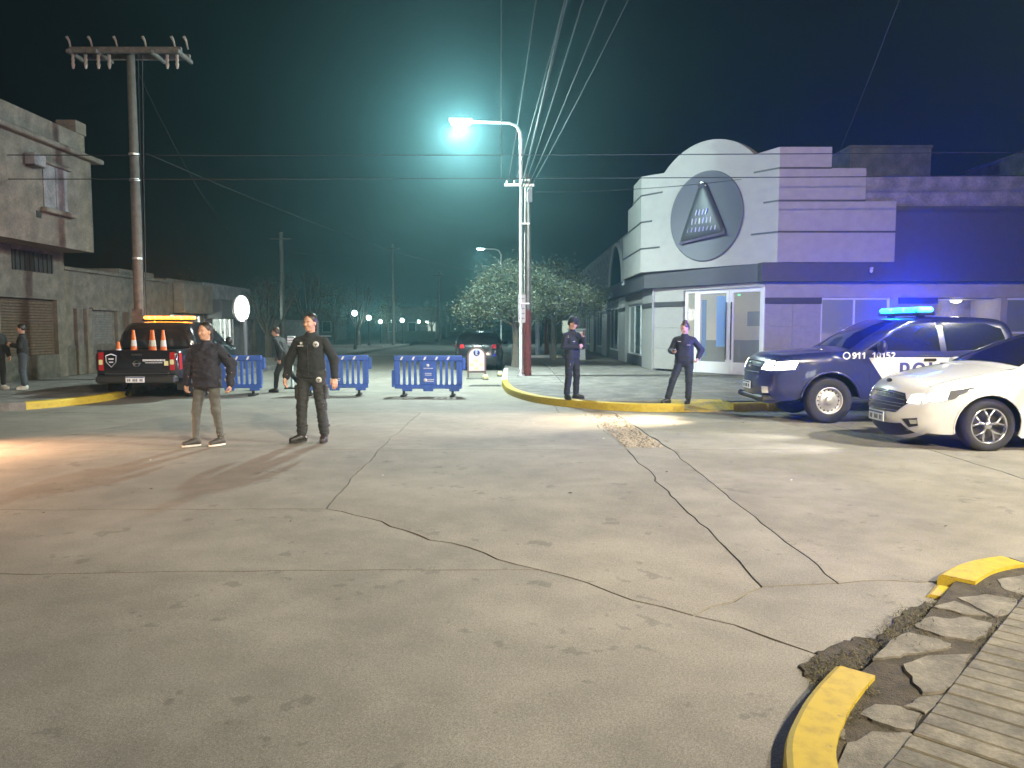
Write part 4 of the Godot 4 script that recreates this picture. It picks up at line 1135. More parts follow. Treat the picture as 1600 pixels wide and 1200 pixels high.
func build_background() -> void:
	# the square and houses far down the street
	var verge := part(self, "far_verge", MB.new().box(Vector3(-45, -0.07, -82), Vector3(69, 0.14, 48)).done(), M.earth)
	tag(verge, "", "", "", "structure")
	for q in [[-15.2, -57.4, 11.2, "pale kerb edging of the far square along the street"], [-16.0, -60.5, 9.0, "second pale kerb edging inside the far square"]]:
		var k := thing("kerb_edging", q[3], "kerb", Vector3(q[0], 0, q[1]))
		part(k, "edging_stone", bevel_mesh(Vector3(q[2], 0.22, 0.3), 0.03, Vector3(0, 0.06, 0)), M.stone_panel)
	var rng := RandomNumberGenerator.new()
	rng.seed = 15
	var specs := [[-30.0, -92.0, 9.0, 3.6, "far low house with lit windows behind the dark square"], [-17.5, -104.0, 8.0, 4.2, "far pale house beyond the lamps of the square"], [-10.5, -120.0, 6.0, 5.0, "far two storey house with lit ground floor at the end of the street"], [6.0, -95.0, 9.0, 5.0, "dark house far down the right side of the street"], [4.0, -75.0, 5.5, 4.4, "dim house beyond the corner building along the street"], [-52.0, -80.0, 12.0, 4.0, "dim wide house at the far side of the square"]]
	for s in specs:
		var h := thing("far_house", s[4], "house", Vector3(s[0], 0, s[1]))
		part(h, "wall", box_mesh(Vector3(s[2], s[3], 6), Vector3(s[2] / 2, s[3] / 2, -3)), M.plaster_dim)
		part(h, "coping", bevel_mesh(Vector3(s[2] + 0.2, 0.15, 6.2), 0.03, Vector3(s[2] / 2, s[3] + 0.07, -3)), M.plaster_dim)
		var n := int(s[2] / 2.2)
		for i in n:
			var w := Node3D.new()
			w.name = "window"
			h.add_child(w, true)
			var x: float = (i + 0.5) * s[2] / n
			part(w, "frame", bevel_mesh(Vector3(1.1, 1.3, 0.08), 0.02, Vector3(x, 1.6, 0.03)), M.white_frame)
			part(w, "pane", box_mesh(Vector3(0.95, 1.15, 0.02), Vector3(x, 1.6, 0.075)), glow("lit_window_glow", Color(0.95, 1.0, 0.9), 0.55) if rng.randf() < 0.45 else M.dark_glass)
		part(h, "door", bevel_mesh(Vector3(0.9, 2.0, 0.06), 0.02, Vector3(0.35 + 0.45, 1.0, 0.02)), M.brown_door)
	# lamps of the square: globes on posts
	var lamps := [[397, 486, -43.0], [555, 490, -52.0], [577, 497, -60.0], [595, 503, -76.0], [614, 502, -88.0], [629, 501, -72.0], [668, 503, -96.0], [655, 503, -93.0], [771, 480, -60.0]]
	var first: Node3D = null
	for l in lamps:
		var z: float = l[2]
		var x: float = (l[0] - 800.0) / 1200.0 * -z
		var h: float = 1.5 + (512.0 - l[1]) / 1200.0 * -z
		var t := thing("globe_lamp", "lit round globe lamp on a post in the far square", "street lamp", Vector3(x, -0.02, z), 0.0, "globe lamps in the far square")
		part(t, "post", MB.new(true).lathe([Vector2(0, 0), Vector2(0.12, 0), Vector2(0.10, 0.3), Vector2(0.045, 0.4), Vector2(0.035, h - 0.15), Vector2(0.08, h - 0.10), Vector2(0, h - 0.1)], 10).done(), M.dark_metal)
		var gr := 0.19 if -z < 55.0 else 0.2
		part(t, "lamp_globe", MB.new(true).ball(Vector3(0, h + 0.04, 0), Vector3.ONE * gr, 14, 10).done(), M.globe_glow)
		omni(t, "lamp_light", Vector3(0, h + 0.04, 0), Color(0.9, 1.0, 0.98), 3.5, 0.15)
	# illuminated oval sign on a post
	var sg := thing("oval_sign", "bright white oval light box on a grey post before the shops", "sign", Vector3(-9.7, WALK, -27.6), deg_to_rad(48))
	part(sg, "post", MB.new(true).tube([Vector3(0.13, 0, 0), Vector3(0.13, 1.78, 0)], 0.09, 0.09, 12).done(), M.dark_fascia)
	var ov := []
	var lay := Transform3D(Basis(Vector3(0.62, 0, 0), Vector3(0, 0, 1), Vector3(0, -1, 0)), Vector3(0, 2.15, 0))
	part(sg, "sign_case", MB.new(true).lathe([Vector2(0.46, -0.08), Vector2(0.475, -0.08), Vector2(0.475, 0.08), Vector2(0.46, 0.08)], 32, lay).done(), M.white_frame)
	for s in [-1.0, 1.0]:
		part(sg, "sign_face", MB.new(true).lathe([Vector2(0, 0.078 * s), Vector2(0.46, 0.078 * s)], 32, lay).done(), M.sign_glow)
	part(sg, "sign_mark", MB.new().prism(PackedVector2Array([Vector2(0.02, -0.12), Vector2(0.09, -0.02), Vector2(0.05, 0.10), Vector2(-0.02, 0.04)]), 0.08, 0.084, Transform3D(Basis(), Vector3(0.02, 2.12, 0))).done(), flat("pale_mark", lin(0.5, 0.55, 0.55), 0.6))
	part(sg, "sign_mark", MB.new().bevel(Vector3(0.0, 2.52, 0.082), Vector3(0.10, 0.03, 0.006), 0.002).done(), M.pale_mark)
	omni(sg, "sign_light", Vector3(0, 2.15, 0.5), Color(1, 1, 0.97), 0.5, 0.3)

# ---------------------------------------------------------------- poles, lamps, wires, trees
func wire(a: Vector3, b: Vector3, sag: float, r: float, label: String, m: Material = null) -> void:
	var pts := []
	var n := 24
	for i in n + 1:
		var t := float(i) / n
		pts.append(a.lerp(b, t) - Vector3(0, sag * 4.0 * t * (1.0 - t), 0))
	var o := part(self, "overhead_wire", MB.new(true).tube(pts, r, r, 6).done(), m if m else M.cable)
	tag(o, label, "wire", "overhead wires over the crossing")

func led_head(t: Node3D, at: Vector3, dir: Vector3) -> void:
	# flat luminaire at the end of its arm, glowing face down
	var b := Basis.looking_at(dir, Vector3.UP)
	var x := Transform3D(b, at)
	part(t, "lamp_housing", MB.new().bevel(Vector3(0, 0.03, -0.3), Vector3(0.34, 0.09, 0.72), 0.03, x).done(), M.galvanised)
	part(t, "lamp_glow", MB.new().bevel(Vector3(0, -0.05, -0.32), Vector3(0.29, 0.07, 0.56), 0.03, x).done(), M.street_led)

func build_poles_and_wires() -> void:
	# the concrete pole with red paint at its foot and the steel lamp pole strapped to it
	var cp := thing("concrete_pole", "slim concrete pole painted red at its foot at the pavement corner", "pole", Vector3(0.47, WALK, -23.6))
	part(cp, "shaft", MB.new(true).lathe([Vector2(0.12, 0), Vector2(0.085, 6.1), Vector2(0, 6.1)], 8).done(), M.pole_concrete)
	part(cp, "red_band", MB.new(true).lathe([Vector2(0.124, 0.0), Vector2(0.112, 2.0)], 8).done(), M.red_paint)
	part(cp, "notice_plate", bevel_mesh(Vector3(0.22, 0.85, 0.02), 0.004, Vector3(-0.17, 2.05, 0.13)), M.board_white)
	for k in 5:
		part(cp, "notice_line", box_mesh(Vector3(0.15, 0.04, 0.004), Vector3(-0.17, 1.75 + k * 0.15, 0.143)), M.grey_cabinet)
	part(cp, "cross_arm", bevel_mesh(Vector3(0.9, 0.08, 0.08), 0.01, Vector3(-0.25, 5.75, 0.1)), M.galvanised)
	part(cp, "fuse_box", bevel_mesh(Vector3(0.16, 0.42, 0.14), 0.02, Vector3(0.06, 5.45, 0.15)), M.grey_cabinet)
	for k in 4:
		part(cp, "insulator", MB.new(true).lathe([Vector2(0, 0), Vector2(0.035, 0.01), Vector2(0.02, 0.05), Vector2(0.035, 0.08), Vector2(0, 0.10)], 8, Transform3D(Basis(), Vector3(-0.62 + k * 0.22, 5.79, 0.1))).done(), M.porcelain)
	var lp := thing("street_lamp", "steel street lamp with a curved arm blazing white over the street", "street lamp", Vector3(0.27, WALK, -23.5))
	var arm := [Vector3(0, 0, 0), Vector3(0, 7.1, 0), Vector3(-0.03, 7.32, 0), Vector3(-0.14, 7.50, 0), Vector3(-0.35, 7.58, 0), Vector3(-1.55, 7.62, 0)]
	part(lp, "pole", MB.new(true).tube(arm, 0.055, 0.04, 12).done(), M.galvanised)
	part(lp, "base_flange", MB.new(true).lathe([Vector2(0.13, 0), Vector2(0.13, 0.03), Vector2(0.065, 0.06), Vector2(0.06, 0.2)], 12).done(), M.galvanised)
	for y in [2.2, 4.6, 5.9]:
		part(lp, "strap", bevel_mesh(Vector3(0.3, 0.05, 0.2), 0.01, Vector3(0.12, y, -0.04)), M.galvanised)
	led_head(lp, Vector3(-1.5, 7.62, 0), Vector3(-1, 0.03, 0.0))
	spot(lp, "lamp_light", Vector3(-1.82, 7.46, 0), Vector3(0, -1, 0.06), Color(0.95, 1.0, 0.96), 135.0, 78.0, 0.75, 0.2)
	omni(lp, "lamp_light", Vector3(-1.82, 7.44, 0.0), Color(0.86, 1.0, 0.99), 92.0, 0.25)
	# another of the same farther up the street
	var l2 := thing("street_lamp", "smaller lit street lamp above the evergreen tree farther up the street", "street lamp", Vector3(-0.9, 0, -64.0))
	part(l2, "pole", MB.new(true).tube([Vector3(0, 0, 0), Vector3(0, 7.5, 0), Vector3(-0.2, 7.85, 0), Vector3(-0.5, 7.95, 0), Vector3(-1.5, 8.0, 0)], 0.07, 0.05, 10).done(), M.galvanised)
	led_head(l2, Vector3(-1.4, 8.0, 0), Vector3(-1, 0.03, 0))
	spot(l2, "lamp_light", Vector3(-1.75, 7.83, 0), Vector3(0, -1, 0.05), Color(0.88, 1.0, 0.98), 70.0, 80.0, 0.7, 0.2)
	# street lamps on the near side, outside the picture, that light the crossing
	var l3 := thing("street_lamp", "tall steel street lamp on the near pavement of the cross street", "street lamp", Vector3(12.5, NEAR_WALK, -3.9))
	part(l3, "pole", MB.new(true).tube([Vector3(0, 0, 0), Vector3(0, 8.0, 0), Vector3(0, 8.4, -0.2), Vector3(0, 8.6, -0.6), Vector3(0, 8.65, -2.0)], 0.08, 0.05, 12).done(), M.galvanised)
	led_head(l3, Vector3(0, 8.65, -1.9), Vector3(0, 0.03, -1))
	spot(l3, "lamp_light", Vector3(0, 8.45, -2.25), Vector3(-13.5, -8.5, -3.4), Color(1.0, 0.97, 0.90), 290.0, 54.0, 1.0, 0.3)
	var l4 := thing("street_lamp", "tall steel street lamp on the pavement behind the camera", "street lamp", Vector3(7.5, NEAR_WALK, 6.5))
	part(l4, "pole", MB.new(true).tube([Vector3(0, 0, 0), Vector3(0, 8.0, 0), Vector3(-0.2, 8.4, 0), Vector3(-0.6, 8.6, 0), Vector3(-1.6, 8.65, 0)], 0.08, 0.05, 12).done(), M.galvanised)
	led_head(l4, Vector3(-1.5, 8.65, 0), Vector3(-1, 0.03, 0))
	spot(l4, "lamp_light", Vector3(-1.85, 8.45, 0), Vector3(-0.17, -0.24, -1), Color(1.0, 0.91, 0.79), 740.0, 41.0, 1.0, 0.3)
	# the tall utility pole with its platform of fittings
	var up := thing("utility_pole", "tall concrete utility pole carrying a platform of insulators", "pole", Vector3(-10.65, WALK, -22.06))
	part(up, "shaft", MB.new(true).lathe([Vector2(0.16, 0), Vector2(0.105, 9.2), Vector2(0, 9.2)], 16).done(), M.pole_concrete)
	for z in [-0.28, 0.28]:
		part(up, "cross_arm", bevel_mesh(Vector3(3.1, 0.16, 0.1), 0.015, Vector3(0, 9.1, z)), M.pole_concrete)
	for x in [-1.5, -0.75, 0.75, 1.5]:
		part(up, "strut", bevel_mesh(Vector3(0.09, 0.10, 0.95), 0.01, Vector3(x, 9.02, 0)), M.pole_concrete)
	for x in [-1.45, -1.1, -0.75, -0.45, 1.15, 1.42]:
		part(up, "hanging_insulator", MB.new(true).lathe([Vector2(0, 0), Vector2(0.05, -0.02), Vector2(0.035, -0.10), Vector2(0.055, -0.13), Vector2(0.035, -0.22), Vector2(0.055, -0.26), Vector2(0.03, -0.38), Vector2(0, -0.4)], 8, Transform3D(Basis(), Vector3(x, 8.98, 0.3))).done(), M.porcelain)
	for x in [-1.6, -1.0, -0.3, 0.5, 1.3, 1.65]:
		part(up, "pin_insulator", MB.new(true).tube([Vector3(x, 9.18, 0.1), Vector3(x - 0.05, 9.42, 0.1), Vector3(x - 0.10, 9.52, 0.12)], 0.02, 0.045, 8).done(), M.porcelain)
	part(up, "down_cable", MB.new(true).tube([Vector3(0.3, 9.0, 0.2), Vector3(0.25, 6.0, 0.16), Vector3(0.22, 3.0, 0.15), Vector3(0.2, 0.5, 0.2)], 0.012, 0.012, 6).done(), M.cable)
	part(up, "down_cable", MB.new(true).tube([Vector3(0.42, 9.0, 0.2), Vector3(0.33, 6.0, 0.16), Vector3(0.28, 3.0, 0.15), Vector3(0.26, 0.5, 0.2)], 0.012, 0.012, 6).done(), M.cable)
	for y in [3.4, 5.6, 6.3]:
		part(up, "clamp", MB.new(true).lathe([Vector2(0.15, 0), Vector2(0.15, 0.06)], 16, Transform3D(Basis(), Vector3(0, y, 0))).done(), M.galvanised)
	part(up, "notice_plate", bevel_mesh(Vector3(0.3, 0.5, 0.02), 0.005, Vector3(0.02, 1.75, 0.19)), M.pole_concrete)
	# thinner poles far up the street
	for q in [[443.0, -44.0, 6.9, "thin dark wooden pole behind the bare tree"], [615.0, -66.0, 8.6, "slender pale pole by the far lamps of the square"], [686.0, -82.0, 7.4, "slender pale pole at the far right of the square"]]:
		var fp := thing("far_pole", q[3], "pole", Vector3((q[0] - 800.0) / 1200.0 * -q[1], 0, q[1]))
		part(fp, "shaft", MB.new(true).lathe([Vector2(0.15, 0), Vector2(0.10, q[2]), Vector2(0, q[2])], 10).done(), M.pole_concrete)
		part(fp, "cross_arm", bevel_mesh(Vector3(1.2, 0.08, 0.08), 0.01, Vector3(0, q[2] - 0.4, 0.13)), M.dark_metal)
	# wires
	var top := Vector3(0.3, 5.85, -23.4)
	var runs := [[-0.32, 5.92, -0.2, 0.010], [-0.10, 5.92, 0.45, 0.012], [0.12, 5.92, 0.95, 0.012], [0.30, 5.75, 0.75, 0.026], [0.36, 5.7, 1.1, 0.014], [0.42, 5.6, 1.55, 0.012], [0.46, 5.55, 2.0, 0.010]]
	for r in runs:
		wire(Vector3(r[0], r[1], -23.45), Vector3(r[2] * 1.6 + 0.4, 8.8, 6.0), 0.55, r[3], "black service wire running from the corner pole over the camera" if r[3] < 0.02 else "thick twisted cable running from the corner pole over the camera")
	wire(Vector3(-34, 5.95, -19.5), Vector3(34, 6.15, -19.6), 0.25, 0.012, "upper wire crossing from the overhanging house to the corner building")
	wire(Vector3(-34, 5.3, -19.5), Vector3(34, 5.55, -19.6), 0.2, 0.012, "lower wire crossing from the overhanging house to the corner building")
	wire(Vector3(-18.0, 6.6, -16.0), Vector3(-12.6, 5.45, -23.2), 0.1, 0.012, "service wire slanting down to the overhanging house")
	wire(Vector3(0.5, 5.6, -23.6), Vector3(9.2, 6.3, -23.5), 0.2, 0.009, "thin wire rising from the corner pole to the emblem building")
	wire(Vector3(9.6, 6.6, -23.0), Vector3(8.2, 13.5, -12.0), 0.3, 0.009, "thin wire climbing from the sign wall into the dark sky")
	wire(Vector3(-10.65, 9.1, -22.0), Vector3(-15.8, 6.7, -44.0), 0.6, 0.010, "wire from the utility pole to the thin pole behind the bare tree")
	wire(Vector3(-10.3, 6.4, -22.0), Vector3(-0.2, 5.9, -64.0), 0.8, 0.010, "long wire from the utility pole up the street")
	wire(Vector3(-15.8, 6.4, -44.0), Vector3(-10.2, 7.8, -66.0), 0.5, 0.010, "wire between the thin poles by the square")

func leafy(called: String, label: String, at: Vector3, trunk_h: float, blobs: Array, leaves: int, size: float, mats: Array, seed_n: int, group := "") -> void:
	var rng := RandomNumberGenerator.new()
	rng.seed = seed_n
	var t := thing(called, label, "tree", at, 0.0, group)
	var tr := MB.new(true)
	tr.tube([Vector3(0, -0.05, 0), Vector3(0.03, trunk_h * 0.5, 0.02), Vector3(0, trunk_h, 0)], 0.16 if trunk_h > 1.5 else 0.1, 0.11 if trunk_h > 1.5 else 0.07, 9)
	for b in blobs:
		var c: Vector3 = b[0]
		var from := Vector3(0, trunk_h * rng.randf_range(0.75, 1.0), 0)
		tr.tube([from, from.lerp(c, 0.45) + Vector3(0, 0.15, 0), c], 0.075, 0.02, 6)
		for k in 4:
			var e := c + Vector3(rng.randfn(), rng.randfn() * 0.6, rng.randfn()).normalized() * float(b[1]) * 0.8
			tr.tube([c.lerp(from, 0.35), c.lerp(e, 0.4), e], 0.03, 0.008, 5)
	part(t, "trunk", tr.done(), M.bark)
	var total := 0.0
	for b in blobs: total += pow(b[1], 2.2)
	for k in mats.size():
		var cr := MB.new()
		for b in blobs:
			var n := int(leaves * pow(b[1], 2.2) / total / mats.size())
			# clumps of leaves on twigs, spread through the volume
			var clumps := maxi(6, n / 26)
			for cidx in clumps:
				var dir := Vector3(rng.randfn(), rng.randfn(), rng.randfn()).normalized()
				var rad: float = b[1] * pow(rng.randf(), 0.4) * rng.randf_range(0.82, 1.12)
				var cc: Vector3 = b[0] + dir * rad * Vector3(1, b[2] if b.size() > 2 else 0.8, 1)
				var spread := size * rng.randf_range(1.5, 2.9)
				for j in n / clumps:
					var p := cc + Vector3(rng.randfn(), rng.randfn() * 0.7, rng.randfn()) * spread
					var u := Vector3(rng.randfn(), rng.randfn() * 0.6, rng.randfn()).normalized() * size * rng.randf_range(0.6, 1.25)
					var v := u.cross(Vector3(rng.randfn(), rng.randfn(), rng.randfn())).normalized() * size * 0.38
					cr.tri(p - u * 0.5, p + v * 0.5 + u * 0.05, p + u * 0.5)
					cr.tri(p - u * 0.5, p + u * 0.5, p - v * 0.5 + u * 0.05)
		part(t, "crown", cr.done(), mats[k])

func bare_tree(label: String, at: Vector3, h: float, seed_n: int, rng_spread := 0.5, group := "") -> void:
	var rng := RandomNumberGenerator.new()
	rng.seed = seed_n
	var t := thing("bare_tree", label, "tree", at, 0.0, group)
	var tr := MB.new(true)
	var trunk_top := Vector3(0, h * 0.28, 0)
	tr.tube([Vector3.ZERO, Vector3(0.03, h * 0.15, 0), trunk_top], 0.2, 0.15, 9)
	part(t, "trunk", tr.done(), M.bark)
	var br := MB.new(true)
	for i in 9:
		var a := TAU * i / 9.0 + rng.randf() * 0.5
		var lean := rng.randf_range(0.25, 1.0) * rng_spread
		var d := Vector3(cos(a) * lean, 1.0, sin(a) * lean).normalized()
		var e := trunk_top + d * h * rng.randf_range(0.55, 0.75)
		var knee := trunk_top.lerp(e, 0.4) + Vector3(cos(a), -0.2, sin(a)) * 0.18
		br.tube([trunk_top - Vector3(0, 0.1, 0), knee, e], 0.075, 0.02, 6)
		for k in 7:
			var s := knee.lerp(e, rng.randf_range(0.0, 0.8))
			var dd := (d + Vector3(rng.randfn(), rng.randfn() * 0.5 + 0.5, rng.randfn()) * 0.4).normalized()
			var tip := s + dd * h * rng.randf_range(0.15, 0.32)
			br.tube([s, s.lerp(tip, 0.5) + Vector3(rng.randfn(), 0, rng.randfn()) * 0.05, tip], 0.02, 0.006, 5)
			for j in 3:
				var s2 := s.lerp(tip, rng.randf_range(0.3, 0.9))
				br.tube([s2, s2 + (dd + Vector3(rng.randfn(), rng.randfn(), rng.randfn()) * 0.5).normalized() * h * 0.1], 0.008, 0.004, 4)
	part(t, "crown", br.done(), M.bark)

func build_trees() -> void:
	leafy("evergreen_tree", "rounded evergreen street tree behind the red painted pole", Vector3(0.12, WALK, -28.6), 1.7, [[Vector3(-0.9, 2.5, 0.1), 0.95, 0.8], [Vector3(-1.5, 2.1, 0.0), 0.7, 0.8], [Vector3(-0.2, 3.2, 0.0), 1.0, 0.75], [Vector3(0.8, 2.9, 0.1), 0.95, 0.8], [Vector3(1.6, 2.6, -0.1), 0.9, 0.75], [Vector3(0.3, 2.3, 0.5), 0.8, 0.7], [Vector3(-0.7, 3.1, -0.5), 0.85, 0.8], [Vector3(2.3, 2.5, 0.2), 0.7, 0.7]], 24000, 0.105, [M.leaf_a, M.leaf_b], 21)
	leafy("evergreen_tree", "second evergreen street tree close to the long side of the corner building", Vector3(1.9, WALK, -35.5), 1.8, [[Vector3(-0.6, 2.9, 0.1), 1.2, 0.8], [Vector3(0.8, 3.1, 0.0), 1.1, 0.8], [Vector3(0.1, 3.7, 0.0), 1.1, 0.7], [Vector3(1.6, 2.7, 0.3), 0.9, 0.8]], 15000, 0.125, [M.leaf_b, M.leaf_a], 22)
	leafy("evergreen_tree", "evergreen street tree farther along the right pavement", Vector3(0.6, WALK, -44.0), 1.8, [[Vector3(-0.6, 2.8, 0.1), 1.2, 0.8], [Vector3(0.8, 2.9, 0.0), 1.2, 0.8], [Vector3(0.1, 3.4, 0.0), 1.1, 0.7]], 8000, 0.14, [M.leaf_b], 23)
	bare_tree("pollarded bare tree spreading behind the oval sign", Vector3(-12.2, WALK, -38.5), 3.9, 31, 0.75)
	bare_tree("thin bare tree beyond the square's first globe lamp", Vector3(-14.5, 0.0, -55.0), 5.5, 32, 0.6)
	bare_tree("bare tree standing in the square by its second lamp", Vector3(-12.0, 0.0, -60.0), 4.6, 33, 0.6)
	var rng := RandomNumberGenerator.new()
	rng.seed = 44
	var spots := [[-19.0, -60.0, 5.2], [-15.2, -66.0, 5.4], [-22.0, -72.0, 6.0], [-26.5, -64.0, 6.2], [-12.6, -78.0, 4.6], [-33.0, -70.0, 6.5], [-9.6, -92.0, 4.8], [2.2, -60.0, 4.6], [3.0, -78.0, 5.0], [-40.0, -66.0, 7.0]]
	for s in spots:
		var h: float = s[2]
		leafy("square_tree", "dark leafy tree in the unlit square", Vector3(s[0], -0.05, s[1]), h * 0.35, [[Vector3(-0.7, h * 0.55, 0), 1.3, 0.9], [Vector3(0.8, h * 0.6, 0.2), 1.3, 0.9], [Vector3(0, h * 0.78, 0), 1.2, 0.9]], 1500, 0.22, [M.leaf_a], 50 + int(absf(s[0])), "trees of the dark square")
	# clipped hedge before the far houses
	for q in [[-24.0, -68.0, 12.0, "dark clipped hedge along the far edge of the square"], [-10.5, -84.0, 4.0, "short dark hedge by the far end of the street"]]:
		var hd := thing("hedge", q[3], "hedge", Vector3(q[0], 0, q[1]))
		var mb := MB.new()
		for k in 2600:
			var p := Vector3(rng.randf_range(-q[2] / 2, q[2] / 2), pow(rng.randf(), 0.7) * 1.1, rng.randf_range(-0.5, 0.5))
			var u := Vector3(rng.randfn(), rng.randfn(), rng.randfn()).normalized() * 0.14
			var v := u.cross(Vector3(rng.randfn(), rng.randfn(), rng.randfn())).normalized() * 0.08
			mb.tri(p - u, p + v, p + u)
		part(hd, "foliage", mb.done(), M.leaf_a)
		part(hd, "stems", box_mesh(Vector3(q[2] * 0.96, 0.7, 0.5), Vector3(0, 0.35, 0)), M.leaf_a)

# ---------------------------------------------------------------- vehicles
# A shell is a side outline (x forward, y up) given a width at every point; the top is a crowned strip that joins both sides.
class Shell:
	var chain: Array          # Vector3(x, y, bulge) from the front bumper over the roof to the rear bumper
	var outline: PackedVector2Array
	var half := 0.9
	var nose := [1.2, 0.2]    # from this x on the plan narrows by this much
	var tail := [-1.4, 0.1]
	var belt := 0.95
	var roof := 1.47
	var tumble := 0.2
	var tuck := 0.06
	var r := 0.06
	func setup(c: Array, bottom: Array, arches: Array) -> void:
		chain = []
		for i in c.size() - 1:
			var a: Vector3 = c[i]
			var b: Vector3 = c[i + 1]
			var p: Vector3 = c[maxi(i - 1, 0)]
			var q: Vector3 = c[mini(i + 2, c.size() - 1)]
			var n := maxi(1, int(a.distance_to(b) / 0.05))
			for j in n:
				chain.append(a.cubic_interpolate(b, p, q, float(j) / n))
		chain.append(c[c.size() - 1])
		outline = PackedVector2Array()
		for p in chain: outline.append(Vector2(p.x, p.y))
		var last: Vector2 = outline[outline.size() - 1]
		for k in bottom.size():
			var b = bottom[k]
			if b is Vector2:
				var n := maxi(1, int(last.distance_to(b) / 0.07))
				for j in range(1, n + 1): outline.append(last.lerp(b, float(j) / n))
				last = b
			else:
				for j in 15:
					var a := lerpf(PI - b[3], b[3], j / 14.0)
					last = Vector2(b[0] + b[2] * cos(a), b[1] + b[2] * sin(a))
					outline.append(last)
	func w(x: float, y: float) -> float:
		var p := half
		var f := clampf((x - nose[0]) / (chain_max() - nose[0]), 0.0, 1.0)
		p -= nose[1] * pow(f, 2.4)
		var t := clampf((tail[0] - x) / (tail[0] - chain_min()), 0.0, 1.0)
		p -= tail[1] * pow(t, 2.4)
		if y > belt: p -= tumble * pow((y - belt) / (roof - belt), 1.25)
		p -= tuck * pow(clampf((0.6 - y) / 0.4, 0.0, 1.0), 2.0)
		return p
	var mx := -99.0
	var mn := 99.0
	func chain_max() -> float:
		if mx < -90.0:
			for p in chain: mx = maxf(mx, p.x)
		return mx
	func chain_min() -> float:
		if mn > 90.0:
			for p in chain: mn = minf(mn, p.x)
		return mn
	func edge(x: float, y: float) -> float:
		var best := 9.0
		var q := Vector2(x, y)
		for p in chain:
			var d := q.distance_squared_to(Vector2(p.x, p.y))
			if d < best: best = d
		return sqrt(best)
	func side(x: float, y: float, s: float, off := 0.0) -> Vector3:
		var d := edge(x, y)
		var inset := 0.0
		if d < r: inset = r - sqrt(maxf(0.0, r * r - (r - d) * (r - d)))
		return Vector3(x, y, s * (w(x, y) - inset + off))
	func across(i: float, c: float, off := 0.0) -> Vector3:
		var k := clampi(int(i), 0, chain.size() - 2)
		var b: Vector3 = chain[k].lerp(chain[k + 1], i - k)
		var a: Vector3 = chain[maxi(k - 1, 0)]
		var e: Vector3 = chain[mini(k + 2, chain.size() - 1)]
		var t := Vector2(e.x - a.x, e.y - a.y).normalized()
		var n := Vector2(-t.y, t.x) * -1.0
		var h := b.z * (1.0 - pow(absf(c), 2.2)) + off
		return Vector3(b.x + n.x * h, b.y + n.y * h, c * (w(b.x, b.y) - r))
	func index_at_y(y: float, front: bool) -> float:
		if front:
			for i in chain.size() - 1:
				if chain[i].y <= y and chain[i + 1].y >= y: return i + (y - chain[i].y) / maxf(0.0001, chain[i + 1].y - chain[i].y)
			return 0.0
		for i in range(chain.size() - 1, 0, -1):
			if chain[i].y <= y and chain[i - 1].y >= y: return i - (y - chain[i].y) / maxf(0.0001, chain[i - 1].y - chain[i].y)
		return chain.size() - 1.0
	func index_at_x(x: float) -> float:
		# along the top, away from the bumpers
		for i in range(4, chain.size() - 1):
			if chain[i].x >= x and chain[i + 1].x < x and chain[i].y > 0.8: return i + (chain[i].x - x) / maxf(0.0001, chain[i].x - chain[i + 1].x)
		return 0.0
	func end(y: float, z: float, front: bool, off := 0.0) -> Vector3:
		var i := index_at_y(y, front)
		var k := clampi(int(i), 0, chain.size() - 2)
		var b: Vector3 = chain[k].lerp(chain[k + 1], i - k)
		return across(i, clampf(z / (w(b.x, b.y) - r), -1.0, 1.0), off)
	func facing(mb: MB, a: Vector2, b: Vector2, c: Vector2, va: Vector3, vb: Vector3, vc: Vector3, flip: bool) -> void:
		if ((b - a).cross(c - a) > 0.0) != flip: mb.tri(va, vb, vc)
		else: mb.tri(va, vc, vb)
	func sample(poly: PackedVector2Array, step: float) -> Array:
		# points and triangles that fill an outline
		var pts := PackedVector2Array()
		for i in poly.size():
			var a := poly[i]
			var b := poly[(i + 1) % poly.size()]
			var n := maxi(1, int(a.distance_to(b) / step))
			for j in n: pts.append(a.lerp(b, float(j) / n))
		var rect := Rect2(poly[0], Vector2.ZERO)
		for p in poly: rect = rect.expand(p)
		var border := pts.duplicate()
		var y := rect.position.y + step * 0.5
		var row := 0
		while y < rect.end.y:
			var x := rect.position.x + step * (0.5 if row % 2 else 0.99)
			while x < rect.end.x:
				var q := Vector2(x + 0.0007 * sin(x * 91.0 + y * 57.0), y + 0.0007 * cos(x * 73.0))
				if Geometry2D.is_point_in_polygon(q, poly):
					var ok := true
					for b in border:
						if b.distance_squared_to(q) < step * step * 0.22:
							ok = false
							break
					if ok: pts.append(q)
				x += step
			y += step * 0.87
			row += 1
		var idx := Geometry2D.triangulate_delaunay(pts)
		var tris := []
		for i in range(0, idx.size(), 3):
			var c := (pts[idx[i]] + pts[idx[i + 1]] + pts[idx[i + 2]]) / 3.0
			if Geometry2D.is_point_in_polygon(c, poly): tris.append([idx[i], idx[i + 1], idx[i + 2]])
		return [pts, tris]
	func side_patch(mb: MB, poly: PackedVector2Array, s: float, off: float, step := 0.08) -> void:
		var g := sample(poly, step)
		var v := []
		for p in g[0]: v.append(side(p.x, p.y, s, off))
		for t in g[1]: facing(mb, g[0][t[0]], g[0][t[1]], g[0][t[2]], v[t[0]], v[t[1]], v[t[2]], s > 0.0)
	func end_patch(mb: MB, poly: PackedVector2Array, front: bool, off: float, step := 0.06) -> void:
		# outline in (z, y)
		var g := sample(poly, step)
		var v := []
		for p in g[0]: v.append(end(p.y, p.x, front, off))
		for t in g[1]: facing(mb, g[0][t[0]], g[0][t[1]], g[0][t[2]], v[t[0]], v[t[1]], v[t[2]], not front)
